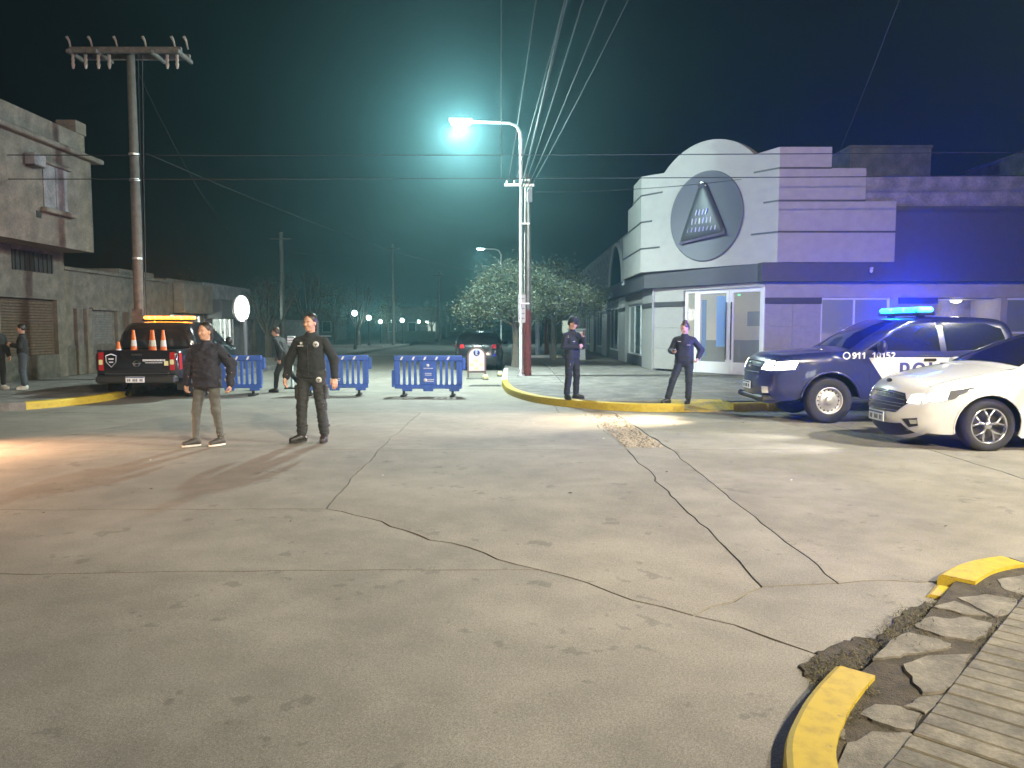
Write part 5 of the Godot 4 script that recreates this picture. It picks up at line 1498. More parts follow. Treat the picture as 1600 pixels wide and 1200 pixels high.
	func top_patch(mb: MB, i0: float, i1: float, c0: float, c1: float, off: float) -> void:
		# c0, c1: half widths at both ends as shares of the strip
		var n := 8
		for a in n:
			for b in 12:
				var q := []
				for k in [[0, 0], [0, 1], [1, 1], [1, 0]]:
					var u := float(a + k[0]) / n
					q.append(across(lerpf(i0, i1, u), lerpf(-1.0, 1.0, (b + k[1]) / 12.0) * lerpf(c0, c1, u), off))
				mb.quad(q[0], q[1], q[2], q[3])
	func body(mb: MB, skip := []) -> void:
		mb.soft(true)
		var g := sample(outline, 0.085)
		for s in [-1.0, 1.0]:
			var v := []
			for p in g[0]: v.append(side(p.x, p.y, s))
			for t in g[1]: facing(mb, g[0][t[0]], g[0][t[1]], g[0][t[2]], v[t[0]], v[t[1]], v[t[2]], s > 0.0)
		var nc := 14
		for i in chain.size() - 1:
			var mid: Vector3 = (chain[i] + chain[i + 1]) / 2.0
			if skip.size() and mid.x > skip[0] and mid.x < skip[1] and mid.y < skip[2] and mid.y > skip[3]: continue
			for c in nc:
				var c0 := -1.0 + 2.0 * c / nc
				var c1 := -1.0 + 2.0 * (c + 1) / nc
				mb.quad(across(i, c0), across(i, c1), across(i + 1, c1), across(i + 1, c0))

func car_paint(key: String, c: Color, rough := 0.3) -> StandardMaterial3D:
	var m := flat(key, c, rough)
	m.clearcoat_enabled = true
	m.clearcoat = 0.8
	m.clearcoat_roughness = 0.06
	return m

func make_wheel(parent: Node3D, at: Vector3, radius: float, rim_r: float, s: float, style: String) -> void:
	var wh := Node3D.new()
	wh.name = "wheel"
	parent.add_child(wh, true)
	wh.position = at
	var lay := Transform3D(Basis(Vector3.RIGHT, Vector3(0, 0, s), Vector3(0, -s, 0)), Vector3.ZERO)
	var k := radius
	part(wh, "tyre", MB.new(true).lathe([Vector2(rim_r, 0.09), Vector2(rim_r + 0.012, 0.102), Vector2(k - 0.045, 0.108), Vector2(k - 0.012, 0.092), Vector2(k, 0.06), Vector2(k, -0.06), Vector2(k - 0.012, -0.092), Vector2(k - 0.05, -0.1), Vector2(rim_r, -0.09)], 40, lay).done(), M.rubber)
	part(wh, "rim", MB.new(true).lathe([Vector2(rim_r, 0.09), Vector2(rim_r - 0.008, 0.098), Vector2(rim_r - 0.022, 0.09), Vector2(rim_r - 0.03, 0.03), Vector2(rim_r - 0.04, -0.06)], 40, lay).done(), M.chrome if style == "alloy" else M.steel_wheel)
	part(wh, "brake_disc", MB.new(true).lathe([Vector2(rim_r - 0.04, -0.03), Vector2(0, -0.03)], 28, lay).done(), M.dark_metal)
	if style == "alloy":
		for i in 5:
			for d in [-0.17, 0.17]:
				var a: float = TAU * i / 5.0 + 0.3
				var p0 := lay * Vector3(cos(a) * 0.05, 0.062, sin(a) * 0.05)
				var p1 := lay * Vector3(cos(a + d * 0.4) * rim_r * 0.5, 0.075, sin(a + d * 0.4) * rim_r * 0.5)
				var p2 := lay * Vector3(cos(a + d * 1.9) * (rim_r - 0.02), 0.082, sin(a + d * 1.9) * (rim_r - 0.02))
				part(wh, "spoke", MB.new(true).tube([p0, p1, p2], 0.017, 0.011, 6).done(), M.alloy)
		part(wh, "hub", MB.new(true).lathe([Vector2(0.05, 0.05), Vector2(0.05, 0.075), Vector2(0.035, 0.085), Vector2(0, 0.088)], 18, lay).done(), M.alloy)
	else:
		part(wh, "dish", MB.new(true).lathe([Vector2(rim_r - 0.02, 0.05), Vector2(rim_r - 0.045, 0.035), Vector2(rim_r - 0.075, 0.055), Vector2(rim_r - 0.09, 0.07), Vector2(0.07, 0.045), Vector2(0.06, 0.085), Vector2(0.045, 0.095), Vector2(0, 0.095)], 36, lay).done(), M.steel_wheel)
		for i in 16:
			var a := TAU * i / 16.0
			part(wh, "vent_hole", MB.new(true).ball(lay * Vector3(cos(a) * (rim_r - 0.052), 0.046, sin(a) * (rim_r - 0.052)), Vector3(0.013, 0.013, 0.013), 8, 6).done(), M.rubber)

func plate_of(parent: Node3D, text: String, t: Transform3D) -> void:
	var p := Node3D.new()
	p.name = "number_plate"
	parent.add_child(p, true)
	p.transform = t
	part(p, "plate_back", bevel_mesh(Vector3(0.40, 0.13, 0.012), 0.003), M.white_print)
	part(p, "plate_band", box_mesh(Vector3(0.38, 0.02, 0.004), Vector3(0, 0.048, 0.007)), M.blue_print)
	# the characters are too blurred to read: dark strokes in the same groups
	var x := -0.15
	for k in text.length():
		if text[k] != " ":
			part(p, "plate_stroke", bevel_mesh(Vector3(0.024, 0.058, 0.003), 0.001, Vector3(x, -0.012, 0.0075)), M.lens_grey)
		x += 0.037

func dashes(parent: Node, called: String, t: Transform3D, width: float, height: float, n: int, rseed: int) -> void:
	# print too small to read in the photograph: a row of short strokes
	var rng := RandomNumberGenerator.new()
	rng.seed = rseed
	var mb := MB.new()
	var x := -width / 2.0
	while x < width / 2.0:
		var w := width / n * rng.randf_range(0.5, 1.1)
		mb.box(Vector3(x + w / 2.0, 0, 0), Vector3(w, height * rng.randf_range(0.8, 1.0), 0.003), t)
		x += w + width / n * 0.28
	var o := part(parent, called, mb.done(), M.white_print)
	o.set_meta("kind", "stuff")

func hatch_shell() -> Shell:
	var s := Shell.new()
	s.half = 0.905
	s.nose = [0.9, 0.20]
	s.tail = [-1.3, 0.14]
	s.belt = 0.95
	s.roof = 1.47
	s.tumble = 0.27
	s.r = 0.07
	s.setup([Vector3(1.93, 0.20, 0.16), Vector3(2.02, 0.26, 0.18), Vector3(2.05, 0.36, 0.20), Vector3(2.06, 0.48, 0.20), Vector3(2.04, 0.60, 0.19), Vector3(1.99, 0.70, 0.17), Vector3(1.90, 0.775, 0.12), Vector3(1.72, 0.85, 0.06), Vector3(1.45, 0.915, 0.045), Vector3(1.1, 0.985, 0.04), Vector3(0.93, 1.015, 0.05), Vector3(0.55, 1.20, 0.08), Vector3(0.15, 1.365, 0.07), Vector3(-0.12, 1.435, 0.04), Vector3(-0.6, 1.465, 0.03), Vector3(-1.1, 1.43, 0.03), Vector3(-1.55, 1.36, 0.04), Vector3(-1.78, 1.24, 0.05), Vector3(-2.0, 1.0, 0.06), Vector3(-2.08, 0.86, 0.06), Vector3(-2.13, 0.62, 0.07), Vector3(-2.12, 0.42, 0.07), Vector3(-2.02, 0.24, 0.05)],
		[Vector2(-1.75, 0.2), [-1.34, 0.32, 0.375, -0.3], Vector2(-0.9, 0.17), Vector2(0.9, 0.17), [1.31, 0.32, 0.375, -0.3], Vector2(1.72, 0.2)], [])
	return s

func hatchback(called: String, label: String, at: Vector3, turn: float, paint: Material, lit: bool) -> Node3D:
	var t := thing(called, label, "car", at, turn)
	var sh := hatch_shell()
	var mb := MB.new(true)
	sh.body(mb)
	part(t, "body", mb.done(), paint)
	part(t, "underbody", MB.new().box(Vector3(0, 0.36, 0), Vector3(3.9, 0.28, 1.24)).box(Vector3(-0.15, 0.62, 0), Vector3(2.9, 0.36, 1.2)).done(), M.rubber)
	for s in [-1.0, 1.0]:
		for x in [1.31, -1.34]:
			make_wheel(t, Vector3(x, 0.325, s * 0.775), 0.325, 0.225, s, "alloy")
			var lip := MB.new(true)
			var pts := []
			for k in 17:
				var a := lerpf(-0.28, PI + 0.28, k / 16.0)
				pts.append(sh.side(x + 0.385 * cos(a), maxf(0.2, 0.32 + 0.385 * sin(a)), s, 0.001))
			lip.tube(pts, 0.012, 0.012, 6)
			part(t, "arch_lip", lip.done(), paint)
		var wf := MB.new(true)
		sh.side_patch(wf, PackedVector2Array([Vector2(0.80, 1.0), Vector2(0.30, 1.24), Vector2(-0.05, 1.36), Vector2(-0.38, 1.385), Vector2(-0.40, 1.0)]), s, 0.004)
		part(t, "door_window", wf.done(), M.dark_glass)
		var wr := MB.new(true)
		sh.side_patch(wr, PackedVector2Array([Vector2(-0.46, 1.0), Vector2(-0.44, 1.385), Vector2(-0.95, 1.36), Vector2(-1.3, 1.26), Vector2(-1.52, 1.08), Vector2(-1.3, 1.02)]), s, 0.004)
		part(t, "door_window", wr.done(), M.dark_glass)
		var trim := MB.new(true)
		var tp := []
		for x in [0.86, 0.4, -0.1, -0.6, -1.1, -1.5]: tp.append(sh.side(x, 0.985 + 0.01 * (0.86 - x), s, 0.004))
		trim.tube(tp, 0.009, 0.009, 5)
		part(t, "window_trim", trim.done(), M.chrome)
		var seam := MB.new(true)
		for line in [[[0.86, 0.97], [0.84, 0.6], [0.82, 0.3]], [[-0.42, 0.98], [-0.42, 0.6], [-0.44, 0.28]]]:
			var sp := []
			for q in line: sp.append(sh.side(q[0], q[1], s, 0.0))
			seam.tube(sp, 0.005, 0.005, 5)
		part(t, "door_seam", seam.done(), M.rubber)
		var mir := MB.new(true).ball(sh.side(0.66, 1.02, s, 0.13), Vector3(0.09, 0.075, 0.12), 12, 8)
		part(t, "mirror", mir.done(), paint)
		# headlamp: glowing front part, chrome and dark glass swept back along the wing
		var hl := Node3D.new()
		hl.name = "headlight"
		t.add_child(hl, true)
		var a := MB.new(true)
		sh.end_patch(a, PackedVector2Array([Vector2(s * 0.50, 0.555), Vector2(s * 0.79, 0.585), Vector2(s * 0.79, 0.69), Vector2(s * 0.66, 0.69), Vector2(s * 0.53, 0.645)]), true, 0.006, 0.05)
		part(hl, "lamp_glow", a.done(), M.headlight_white_glow if lit else M.chrome)
		var c := MB.new(true)
		sh.side_patch(c, PackedVector2Array([Vector2(1.80, 0.628), Vector2(1.77, 0.742), Vector2(1.52, 0.795), Vector2(1.50, 0.785), Vector2(1.72, 0.65)]), s, 0.005, 0.05)
		var lit_side := MB.new(true)
		sh.side_patch(lit_side, PackedVector2Array([Vector2(2.035, 0.595), Vector2(1.97, 0.70), Vector2(1.775, 0.741), Vector2(1.805, 0.627), Vector2(1.9, 0.60)]), s, 0.005, 0.05)
		part(hl, "lamp_glow", lit_side.done(), M.headlight_white_glow if lit else M.chrome)
		part(hl, "lamp_glass", c.done(), M.lens_grey)
		var e := MB.new(true)
		var ep := []
		for q in [[2.0, 0.605], [1.88, 0.605], [1.72, 0.652], [1.52, 0.785]]: ep.append(sh.side(q[0], q[1], s, 0.008))
		e.tube(ep, 0.008, 0.005, 5)
		part(hl, "lamp_trim", e.done(), M.chrome)
		var fog := MB.new(true)
		sh.end_patch(fog, PackedVector2Array([Vector2(s * 0.44, 0.375), Vector2(s * 0.70, 0.40), Vector2(s * 0.72, 0.38), Vector2(s * 0.66, 0.295), Vector2(s * 0.50, 0.295)]), true, 0.005, 0.05)
		part(t, "fog_recess", fog.done(), M.black_plastic)
		var fl := MB.new(true)
		sh.end_patch(fl, PackedVector2Array([Vector2(s * 0.53, 0.365), Vector2(s * 0.655, 0.375), Vector2(s * 0.64, 0.32), Vector2(s * 0.54, 0.32)]), true, 0.011, 0.04)
		part(t, "fog_light", fl.done(), M.chrome)
		var rl := MB.new(true)
		sh.end_patch(rl, PackedVector2Array([Vector2(s * 0.5, 0.84), Vector2(s * 0.68, 0.84), Vector2(s * 0.68, 0.98), Vector2(s * 0.55, 0.98)]), false, 0.006, 0.05)
		sh.side_patch(rl, PackedVector2Array([Vector2(-2.0, 0.84), Vector2(-1.8, 0.9), Vector2(-1.8, 0.98), Vector2(-1.98, 0.98)]), s, 0.005, 0.05)
		part(t, "tail_light", rl.done(), M.tail_glass)
	# glass of windscreen and hatch
	var ws := MB.new(true)
	sh.top_patch(ws, sh.index_at_x(0.90), sh.index_at_x(0.02), 0.93, 0.90, 0.006)
	part(t, "windscreen", ws.done(), M.dark_glass)
	var rw := MB.new(true)
	sh.top_patch(rw, sh.index_at_x(-1.58), sh.index_at_x(-1.98), 0.86, 0.9, 0.006)
	part(t, "rear_window", rw.done(), M.dark_glass)
	# bonnet seam
	var bs := MB.new(true)
	for s in [-1.0, 1.0]:
		var pts := []
		for k in 8: pts.append(sh.across(lerpf(sh.index_at_y(0.76, true), sh.index_at_x(0.95), k / 7.0), s * 0.93, 0.0))
		bs.tube(pts, 0.004, 0.004, 5)
	part(t, "bonnet_seam", bs.done(), M.rubber)
	# grille with its bars, badge, plate, lower intake
	var gr := Node3D.new()
	gr.name = "grille"
	t.add_child(gr, true)
	var gm := MB.new(true)
	sh.end_patch(gm, PackedVector2Array([Vector2(-0.44, 0.645), Vector2(0.44, 0.645), Vector2(0.52, 0.55), Vector2(0.36, 0.44), Vector2(-0.36, 0.44), Vector2(-0.52, 0.55)]), true, 0.004)
	part(gr, "grille_mesh", gm.done(), M.black_plastic)
	for k in 5:
		var y := 0.463 + k * 0.038
		var half := 0.38 + 0.11 * (1.0 - absf(y - 0.55) / 0.11)
		var pts := []
		for j in 11: pts.append(sh.end(y, lerpf(-half, half, j / 10.0), true, 0.010))
		part(gr, "grille_bar", MB.new(true).tube(pts, 0.008, 0.008, 6).done(), M.lens_grey)
	part(t, "badge", MB.new(true).ball(sh.end(0.70, 0, true, 0.006), Vector3(0.02, 0.03, 0.07), 14, 8).done(), M.black_plastic)
	var li := MB.new(true)
	sh.end_patch(li, PackedVector2Array([Vector2(-0.42, 0.33), Vector2(0.42, 0.33), Vector2(0.52, 0.235), Vector2(-0.52, 0.235)]), true, 0.004)
	part(t, "lower_intake", li.done(), M.black_plastic)
	plate_of(t, "xx xxx xx", Transform3D(Basis(Vector3(0, 0, -1), Vector3.UP, Vector3(1, 0, 0)), sh.end(0.385, 0, true, 0.02)))
	return t

func pickup_shell() -> Shell:
	var s := Shell.new()
	s.half = 0.92
	s.nose = [1.5, 0.16]
	s.tail = [-2.3, 0.05]
	s.belt = 1.12
	s.roof = 1.77
	s.tumble = 0.22
	s.r = 0.06
	s.setup([Vector3(2.38, 0.36, 0.10), Vector3(2.50, 0.42, 0.14), Vector3(2.54, 0.55, 0.16), Vector3(2.54, 0.75, 0.15), Vector3(2.51, 0.93, 0.14), Vector3(2.42, 1.06, 0.10), Vector3(2.2, 1.125, 0.05), Vector3(1.7, 1.175, 0.04), Vector3(1.32, 1.20, 0.05), Vector3(0.95, 1.42, 0.08), Vector3(0.55, 1.64, 0.06), Vector3(0.3, 1.715, 0.03), Vector3(-0.3, 1.755, 0.02), Vector3(-0.95, 1.745, 0.02), Vector3(-1.25, 1.70, 0.02), Vector3(-1.37, 1.60, 0.03), Vector3(-1.44, 1.35, 0.02), Vector3(-1.50, 1.13, 0.0), Vector3(-2.0, 1.125, 0.0), Vector3(-2.55, 1.12, 0.0), Vector3(-2.62, 1.09, 0.01), Vector3(-2.64, 0.85, 0.015), Vector3(-2.64, 0.62, 0.015), Vector3(-2.60, 0.50, 0.01)],
		[Vector2(-2.1, 0.48), [-1.55, 0.38, 0.46, 0.15], Vector2(-1.0, 0.40), Vector2(1.1, 0.40), [1.62, 0.38, 0.46, 0.15], Vector2(2.15, 0.40)], [])
	return s

func pickup(called: String, label: String, at: Vector3, turn: float, paint: Material) -> Array:
	var t := thing(called, label, "pickup truck", at, turn)
	var sh := pickup_shell()
	var mb := MB.new(true)
	sh.body(mb, [-2.56, -1.5, 1.16, 1.05])
	part(t, "body", mb.done(), paint)
	part(t, "chassis", MB.new().box(Vector3(0, 0.52, 0), Vector3(4.9, 0.22, 1.1)).box(Vector3(0.3, 0.80, 0), Vector3(3.2, 0.45, 1.3)).done(), M.rubber)
	part(t, "bed_liner", MB.new().box(Vector3(-2.05, 0.68, 0), Vector3(1.1, 0.04, 1.5)).box(Vector3(-2.05, 0.9, 0.76), Vector3(1.1, 0.42, 0.03)).box(Vector3(-2.05, 0.9, -0.76), Vector3(1.1, 0.42, 0.03)).box(Vector3(-2.585, 0.88, 0), Vector3(0.03, 0.4, 1.5)).box(Vector3(-1.53, 0.9, 0), Vector3(0.03, 0.42, 1.5)).done(), M.black_plastic)
	for s in [-1.0, 1.0]:
		part(t, "bed_rail", MB.new().bevel(Vector3(-2.05, 1.105, s * 0.80), Vector3(1.12, 0.05, 0.12), 0.012).done(), M.black_plastic)
		for x in [1.62, -1.55]:
			make_wheel(t, Vector3(x, 0.38, s * 0.78), 0.38, 0.225, s, "steel")
		var wf := MB.new(true)
		sh.side_patch(wf, PackedVector2Array([Vector2(1.05, 1.215), Vector2(0.55, 1.52), Vector2(0.25, 1.64), Vector2(-0.14, 1.665), Vector2(-0.16, 1.2)]), s, 0.004)
		part(t, "door_window", wf.done(), M.dark_glass)
		var wr := MB.new(true)
		sh.side_patch(wr, PackedVector2Array([Vector2(-0.26, 1.2), Vector2(-0.24, 1.665), Vector2(-0.95, 1.65), Vector2(-1.2, 1.57), Vector2(-1.28, 1.25)]), s, 0.004)
		part(t, "door_window", wr.done(), M.dark_glass)
		var pts := []
		for q in [[1.14, 1.19], [0.6, 1.53], [0.28, 1.675], [-0.2, 1.70]]: pts.append(sh.side(q[0], q[1], s, 0.003))
		part(t, "pillar_trim", MB.new(true).tube(pts, 0.008, 0.008, 5).done(), M.chrome)
		var seam := MB.new(true)
		for line in [[[1.02, 1.18], [1.0, 0.8], [0.95, 0.45]], [[-0.2, 1.19], [-0.2, 0.8], [-0.2, 0.45]], [[-1.15, 1.2], [-1.1, 1.0], [-1.05, 0.85]], [[-1.48, 1.1], [-1.48, 0.9]]]:
			var sp := []
			for q in line: sp.append(sh.side(q[0], q[1], s, 0.0))
			seam.tube(sp, 0.005, 0.005, 5)
		part(t, "door_seam", seam.done(), M.rubber)
		part(t, "mirror", MB.new(true).ball(sh.side(0.86, 1.27, s, 0.15), Vector3(0.07, 0.11, 0.10), 12, 8).done(), M.black_plastic)
		for x in [0.02, -0.92]:
			part(t, "door_handle", MB.new().bevel(sh.side(x, 1.06, s, 0.015), Vector3(0.2, 0.045, 0.035), 0.01).done(), M.black_plastic)
		var arch := MB.new(true)
		for x in [1.62, -1.55]:
			var ap := []
			for k in 17:
				var a := lerpf(0.12, PI - 0.12, k / 16.0)
				ap.append(sh.side(x + 0.475 * cos(a), 0.38 + 0.475 * sin(a), s, 0.004))
			arch.tube(ap, 0.02, 0.02, 6)
		part(t, "arch_lip", arch.done(), paint)
		var tl := MB.new(true)
		sh.end_patch(tl, PackedVector2Array([Vector2(s * 0.70, 0.68), Vector2(s * 0.81, 0.68), Vector2(s * 0.81, 1.07), Vector2(s * 0.70, 1.07)]), false, 0.012, 0.06)
		sh.side_patch(tl, PackedVector2Array([Vector2(-2.60, 0.68), Vector2(-2.60, 1.06), Vector2(-2.50, 1.05), Vector2(-2.48, 0.70)]), s, 0.006, 0.05)
		part(t, "tail_light", tl.done(), M.tail_glass)
	var ws := MB.new(true)
	sh.top_patch(ws, sh.index_at_x(1.28), sh.index_at_x(0.48), 0.93, 0.9, 0.006)
	part(t, "windscreen", ws.done(), M.dark_glass)
	var rw := MB.new(true)
	sh.top_patch(rw, sh.index_at_x(-1.375), sh.index_at_x(-1.455), 0.84, 0.9, 0.008)
	part(t, "rear_window", rw.done(), M.dark_glass)
	return [t, sh]

func build_vehicles() -> void:
	flat("steel_wheel", lin(0.45, 0.45, 0.46), 0.4, 0.6)
	flat("alloy", lin(0.50, 0.51, 0.53), 0.25, 0.85)
	flat("lens_grey", lin(0.20, 0.21, 0.22), 0.15, 0.4)
	flat("tail_glass", lin(0.38, 0.02, 0.025), 0.15)
	car_paint("white_paint", lin(0.64, 0.66, 0.67), 0.28)
	car_paint("navy_paint", lin(0.016, 0.020, 0.075), 0.3)
	car_paint("black_paint", lin(0.012, 0.013, 0.018), 0.25)
	car_paint("silver_paint", lin(0.32, 0.32, 0.31), 0.3)
	flat("police_white", lin(0.62, 0.63, 0.65), 0.35)
	flat("police_navy", lin(0.05, 0.055, 0.20), 0.4)
	# ---- white hatchback
	var h := hatchback("white_hatchback", "white hatchback with bright headlights stopped beside the patrol truck", Vector3(7.10, -0.012, -10.12), PI, M.white_paint, true)
	for s in [-1.0, 1.0]:
		spot(h, "headlight_light", Vector3(2.16, 0.62, s * 0.62), Vector3(1, -0.26, -s * 0.03), Color(1.0, 0.97, 0.93), 9.0, 24.0, 1.0, 0.06)
	# ---- police pickup
	var pk := pickup("police_pickup", "dark blue and white police pickup with a lit blue light bar", Vector3(6.85, -0.082, -13.47), PI, M.navy_paint)
	var t: Node3D = pk[0]
	var sh: Shell = pk[1]
	for s in [-1.0, 1.0]:
		var wp := MB.new(true)
		sh.side_patch(wp, PackedVector2Array([Vector2(1.02, 1.09), Vector2(0.5, 1.10), Vector2(-2.3, 1.085), Vector2(-2.3, 0.80), Vector2(-2.1, 0.8), Vector2(-1.94, 0.70), Vector2(-1.75, 0.86), Vector2(-1.35, 0.86), Vector2(-1.1, 0.5), Vector2(0.62, 0.5)]), s, 0.0035)
		part(t, "white_livery", wp.done(), M.police_white)
		# lettering on both doors
		var f := Basis(Vector3(0, 1, 0), PI if s < 0 else 0.0)
		for l in [["POLICIA", -0.16, 0.88, 0.25, M.police_navy], ["911", 1.18, 1.125, 0.10, M.white_print], ["10152", 0.78, 1.128, 0.10, M.white_print]]:
			var o := part(t, "lettering", letters(l[0], l[3], 0.004), l[4])
			var c := sh.side(l[1], l[2], s, 0.005)
			o.transform = Transform3D(f * Basis(Vector3(1, 0, 0), -0.0), c)
		part(t, "phone_mark", MB.new(true).lathe([Vector2(0.045, 0), Vector2(0.062, 0), Vector2(0.062, 0.004), Vector2(0.045, 0.004), Vector2(0.045, 0)], 16, Transform3D(Basis(Vector3.RIGHT, Vector3(0, 0, s), Vector3(0, -s, 0)), sh.side(1.385, 1.125, s, 0.004))).done(), M.white_print)
		var hl := Node3D.new()
		hl.name = "headlight"
		t.add_child(hl, true)
		var a := MB.new(true)
		sh.end_patch(a, PackedVector2Array([Vector2(s * 0.46, 0.87), Vector2(s * 0.72, 0.87), Vector2(s * 0.73, 1.02), Vector2(s * 0.55, 1.0)]), true, 0.008, 0.05)
		sh.side_patch(a, PackedVector2Array([Vector2(2.52, 0.88), Vector2(2.455, 1.02), Vector2(2.14, 1.04), Vector2(2.2, 0.90)]), s, 0.006, 0.05)
		part(hl, "lamp_glow", a.done(), M.headlight_glow)
		spot(t, "headlight_light", Vector3(2.66, 0.94, s * 0.58), Vector3(1, -0.20, -s * 0.10 - 0.12), Color(1.0, 0.90, 0.78), 60.0, 30.0, 1.0, 0.07)
		var fl := MB.new(true)
		sh.end_patch(fl, PackedVector2Array([Vector2(s * 0.5, 0.50), Vector2(s * 0.66, 0.50), Vector2(s * 0.66, 0.60), Vector2(s * 0.5, 0.60)]), true, 0.006, 0.05)
		part(t, "fog_light", fl.done(), M.chrome)
	var gm := MB.new(true)
	sh.end_patch(gm, PackedVector2Array([Vector2(-0.44, 0.76), Vector2(0.44, 0.76), Vector2(0.42, 1.02), Vector2(-0.42, 1.02)]), true, 0.005)
	part(t, "grille", gm.done(), M.black_plastic)
	for k in 3:
		var gp := []
		for j in 9: gp.append(sh.end(0.81 + k * 0.08, lerpf(-0.42, 0.42, j / 8.0), true, 0.012))
		part(t, "grille_bar", MB.new(true).tube(gp, 0.012, 0.012, 6).done(), M.dark_metal)
	part(t, "badge", MB.new(true).ball(sh.end(0.9, 0, true, 0.015), Vector3(0.02, 0.06, 0.075), 14, 8).done(), M.chrome)
	part(t, "bumper_lip", MB.new().bevel(Vector3(2.5, 0.40, 0), Vector3(0.36, 0.10, 1.35), 0.03).done(), M.dark_metal)
	plate_of(t, "xx xxx xx", Transform3D(Basis(Vector3(0, 0, -1), Vector3.UP, Vector3(1, 0, 0)), sh.end(0.60, 0, true, 0.02)))
	var lb := Node3D.new()
	lb.name = "light_bar"
	t.add_child(lb)
	part(lb, "bar_base", MB.new().bevel(Vector3(-0.02, 1.815, 0), Vector3(0.3, 0.05, 1.42), 0.02).done(), M.black_plastic)
	part(lb, "bar_foot", MB.new().box(Vector3(-0.02, 1.775, 0.5), Vector3(0.12, 0.04, 0.06)).box(Vector3(-0.02, 1.775, -0.5), Vector3(0.12, 0.04, 0.06)).done(), M.black_plastic)
	for q in [[0.49, 0.42], [0.05, 0.42], [-0.36, 0.36], [-0.62, 0.13]]:
		part(lb, "lamp_glow", MB.new().bevel(Vector3(-0.02, 1.885, q[0]), Vector3(0.26, 0.085, q[1]), 0.03).done(), M.blue_lamp_glow)
	part(lb, "lamp_divider", MB.new().bevel(Vector3(-0.02, 1.87, -0.547), Vector3(0.22, 0.06, 0.012), 0.004).done(), M.black_plastic)
	for z in [0.49, 0.05, -0.36]:
		omni(t, "bar_light", Vector3(-0.02, 1.89, z), Color(0.03, 0.20, 1.0), 18.0, 0.03)
	# ---- black pickup with the amber bar, parked at the left kerb
	var ang := deg_to_rad(90.0 + 5.0)
	var fwd := Vector3(cos(ang), 0, -sin(ang))
	var bk := pickup("black_pickup", "black municipal pickup with a lit amber bar and cones in its bed", Vector3(-8.28, GUTTER + 0.002, -16.95) + fwd * 2.64, ang, M.black_paint)
	var b: Node3D = bk[0]
	var bs: Shell = bk[1]
	var rear := Basis(Vector3(0, 0, 1), Vector3.UP, Vector3(-1, 0, 0))
	var shield := PackedVector2Array([Vector2(-0.11, 0.10), Vector2(0, 0.14), Vector2(0.11, 0.10), Vector2(0.10, -0.04), Vector2(0, -0.15), Vector2(-0.10, -0.04)])
	var ring := PackedVector2Array(shield)
	var st := Transform3D(rear, Vector3(-2.665, 0.90, -0.54))
	var sm := Node3D.new()
	sm.name = "shield_mark"
	b.add_child(sm)
	for i in 6:
		var p := shield[i]
		var q := shield[(i + 1) % 6]
		part(sm, "shield_edge", MB.new(true).tube([st * Vector3(p.x, p.y, 0), st * Vector3(q.x, q.y, 0)], 0.009, 0.009, 5).done(), M.white_print)
	part(sm, "shield_bar", MB.new().bevel(Vector3(0, 0.03, 0), Vector3(0.11, 0.03, 0.006), 0.002, st).done(), M.white_print)
	part(sm, "shield_bar", MB.new().bevel(Vector3(0, -0.04, 0), Vector3(0.09, 0.025, 0.006), 0.002, st).done(), M.white_print)
	var bd := Transform3D(Basis(Vector3(0, 0, 1), Vector3(-1, 0, 0), Vector3(0, -1, 0)), Vector3(-2.665, 0.83, 0.0))
	part(b, "badge_ring", MB.new(true).lathe([Vector2(0.055, 0), Vector2(0.075, 0), Vector2(0.075, 0.012), Vector2(0.055, 0.012), Vector2(0.055, 0)], 20, bd).done(), M.chrome)
	part(b, "badge_bar", MB.new().bevel(Vector3(-2.675, 0.83, 0), Vector3(0.012, 0.03, 0.19), 0.004).done(), M.chrome)
	dashes(b, "small_print", Transform3D(rear, Vector3(-2.668, 0.90, 0.36)), 0.46, 0.045, 16, 5)
	dashes(b, "small_print", Transform3D(rear, Vector3(-2.668, 0.845, 0.36)), 0.34, 0.018, 12, 6)
	part(b, "gate_trim", MB.new().bevel(Vector3(-2.67, 0.60, 0), Vector3(0.02, 0.022, 1.36), 0.005).done(), M.chrome)
	part(b, "gate_handle", MB.new().bevel(Vector3(-2.67, 1.02, 0), Vector3(0.02, 0.05, 0.22), 0.008).done(), M.dark_metal)
	part(b, "rear_bumper", MB.new().bevel(Vector3(-2.64, 0.48, 0), Vector3(0.26, 0.17, 1.7), 0.04).done(), M.dark_metal)
	plate_of(b, "xx xxx xx", Transform3D(rear, Vector3(-2.782, 0.48, 0)))
	part(b, "axle", MB.new(true).tube([Vector3(-1.55, 0.38, -0.7), Vector3(-1.55, 0.38, -0.1), Vector3(-1.55, 0.36, 0.1), Vector3(-1.55, 0.38, 0.7)], 0.055, 0.055, 10).ball(Vector3(-1.55, 0.36, 0.0), Vector3(0.16, 0.15, 0.16), 12, 8).done(), M.brown_frame)
	for s in [-1.0, 1.0]:
		part(b, "mud_flap", MB.new().bevel(Vector3(-2.02, 0.34, s * 0.76), Vector3(0.02, 0.30, 0.26), 0.005).done(), M.rubber)
		part(b, "reflector", MB.new().bevel(Vector3(-2.675, 0.86, s * 0.755), Vector3(0.012, 0.11, 0.08), 0.01).done(), M.cream_print)
	part(b, "gate_sticker", MB.new().bevel(Vector3(-2.668, 0.83, 0.63), Vector3(0.004, 0.10, 0.09), 0.001).done(), M.cream_print)
	var side_mark := MB.new(true)
	bs.side_patch(side_mark, PackedVector2Array([Vector2(-2.05, 1.02), Vector2(-1.9, 1.02), Vector2(-1.91, 0.9), Vector2(-1.975, 0.84), Vector2(-2.04, 0.9)]), 1.0, 0.004)
	part(b, "side_shield", side_mark.done(), M.board_white)
	var ab := Node3D.new()
	ab.name = "amber_bar"
	b.add_child(ab)
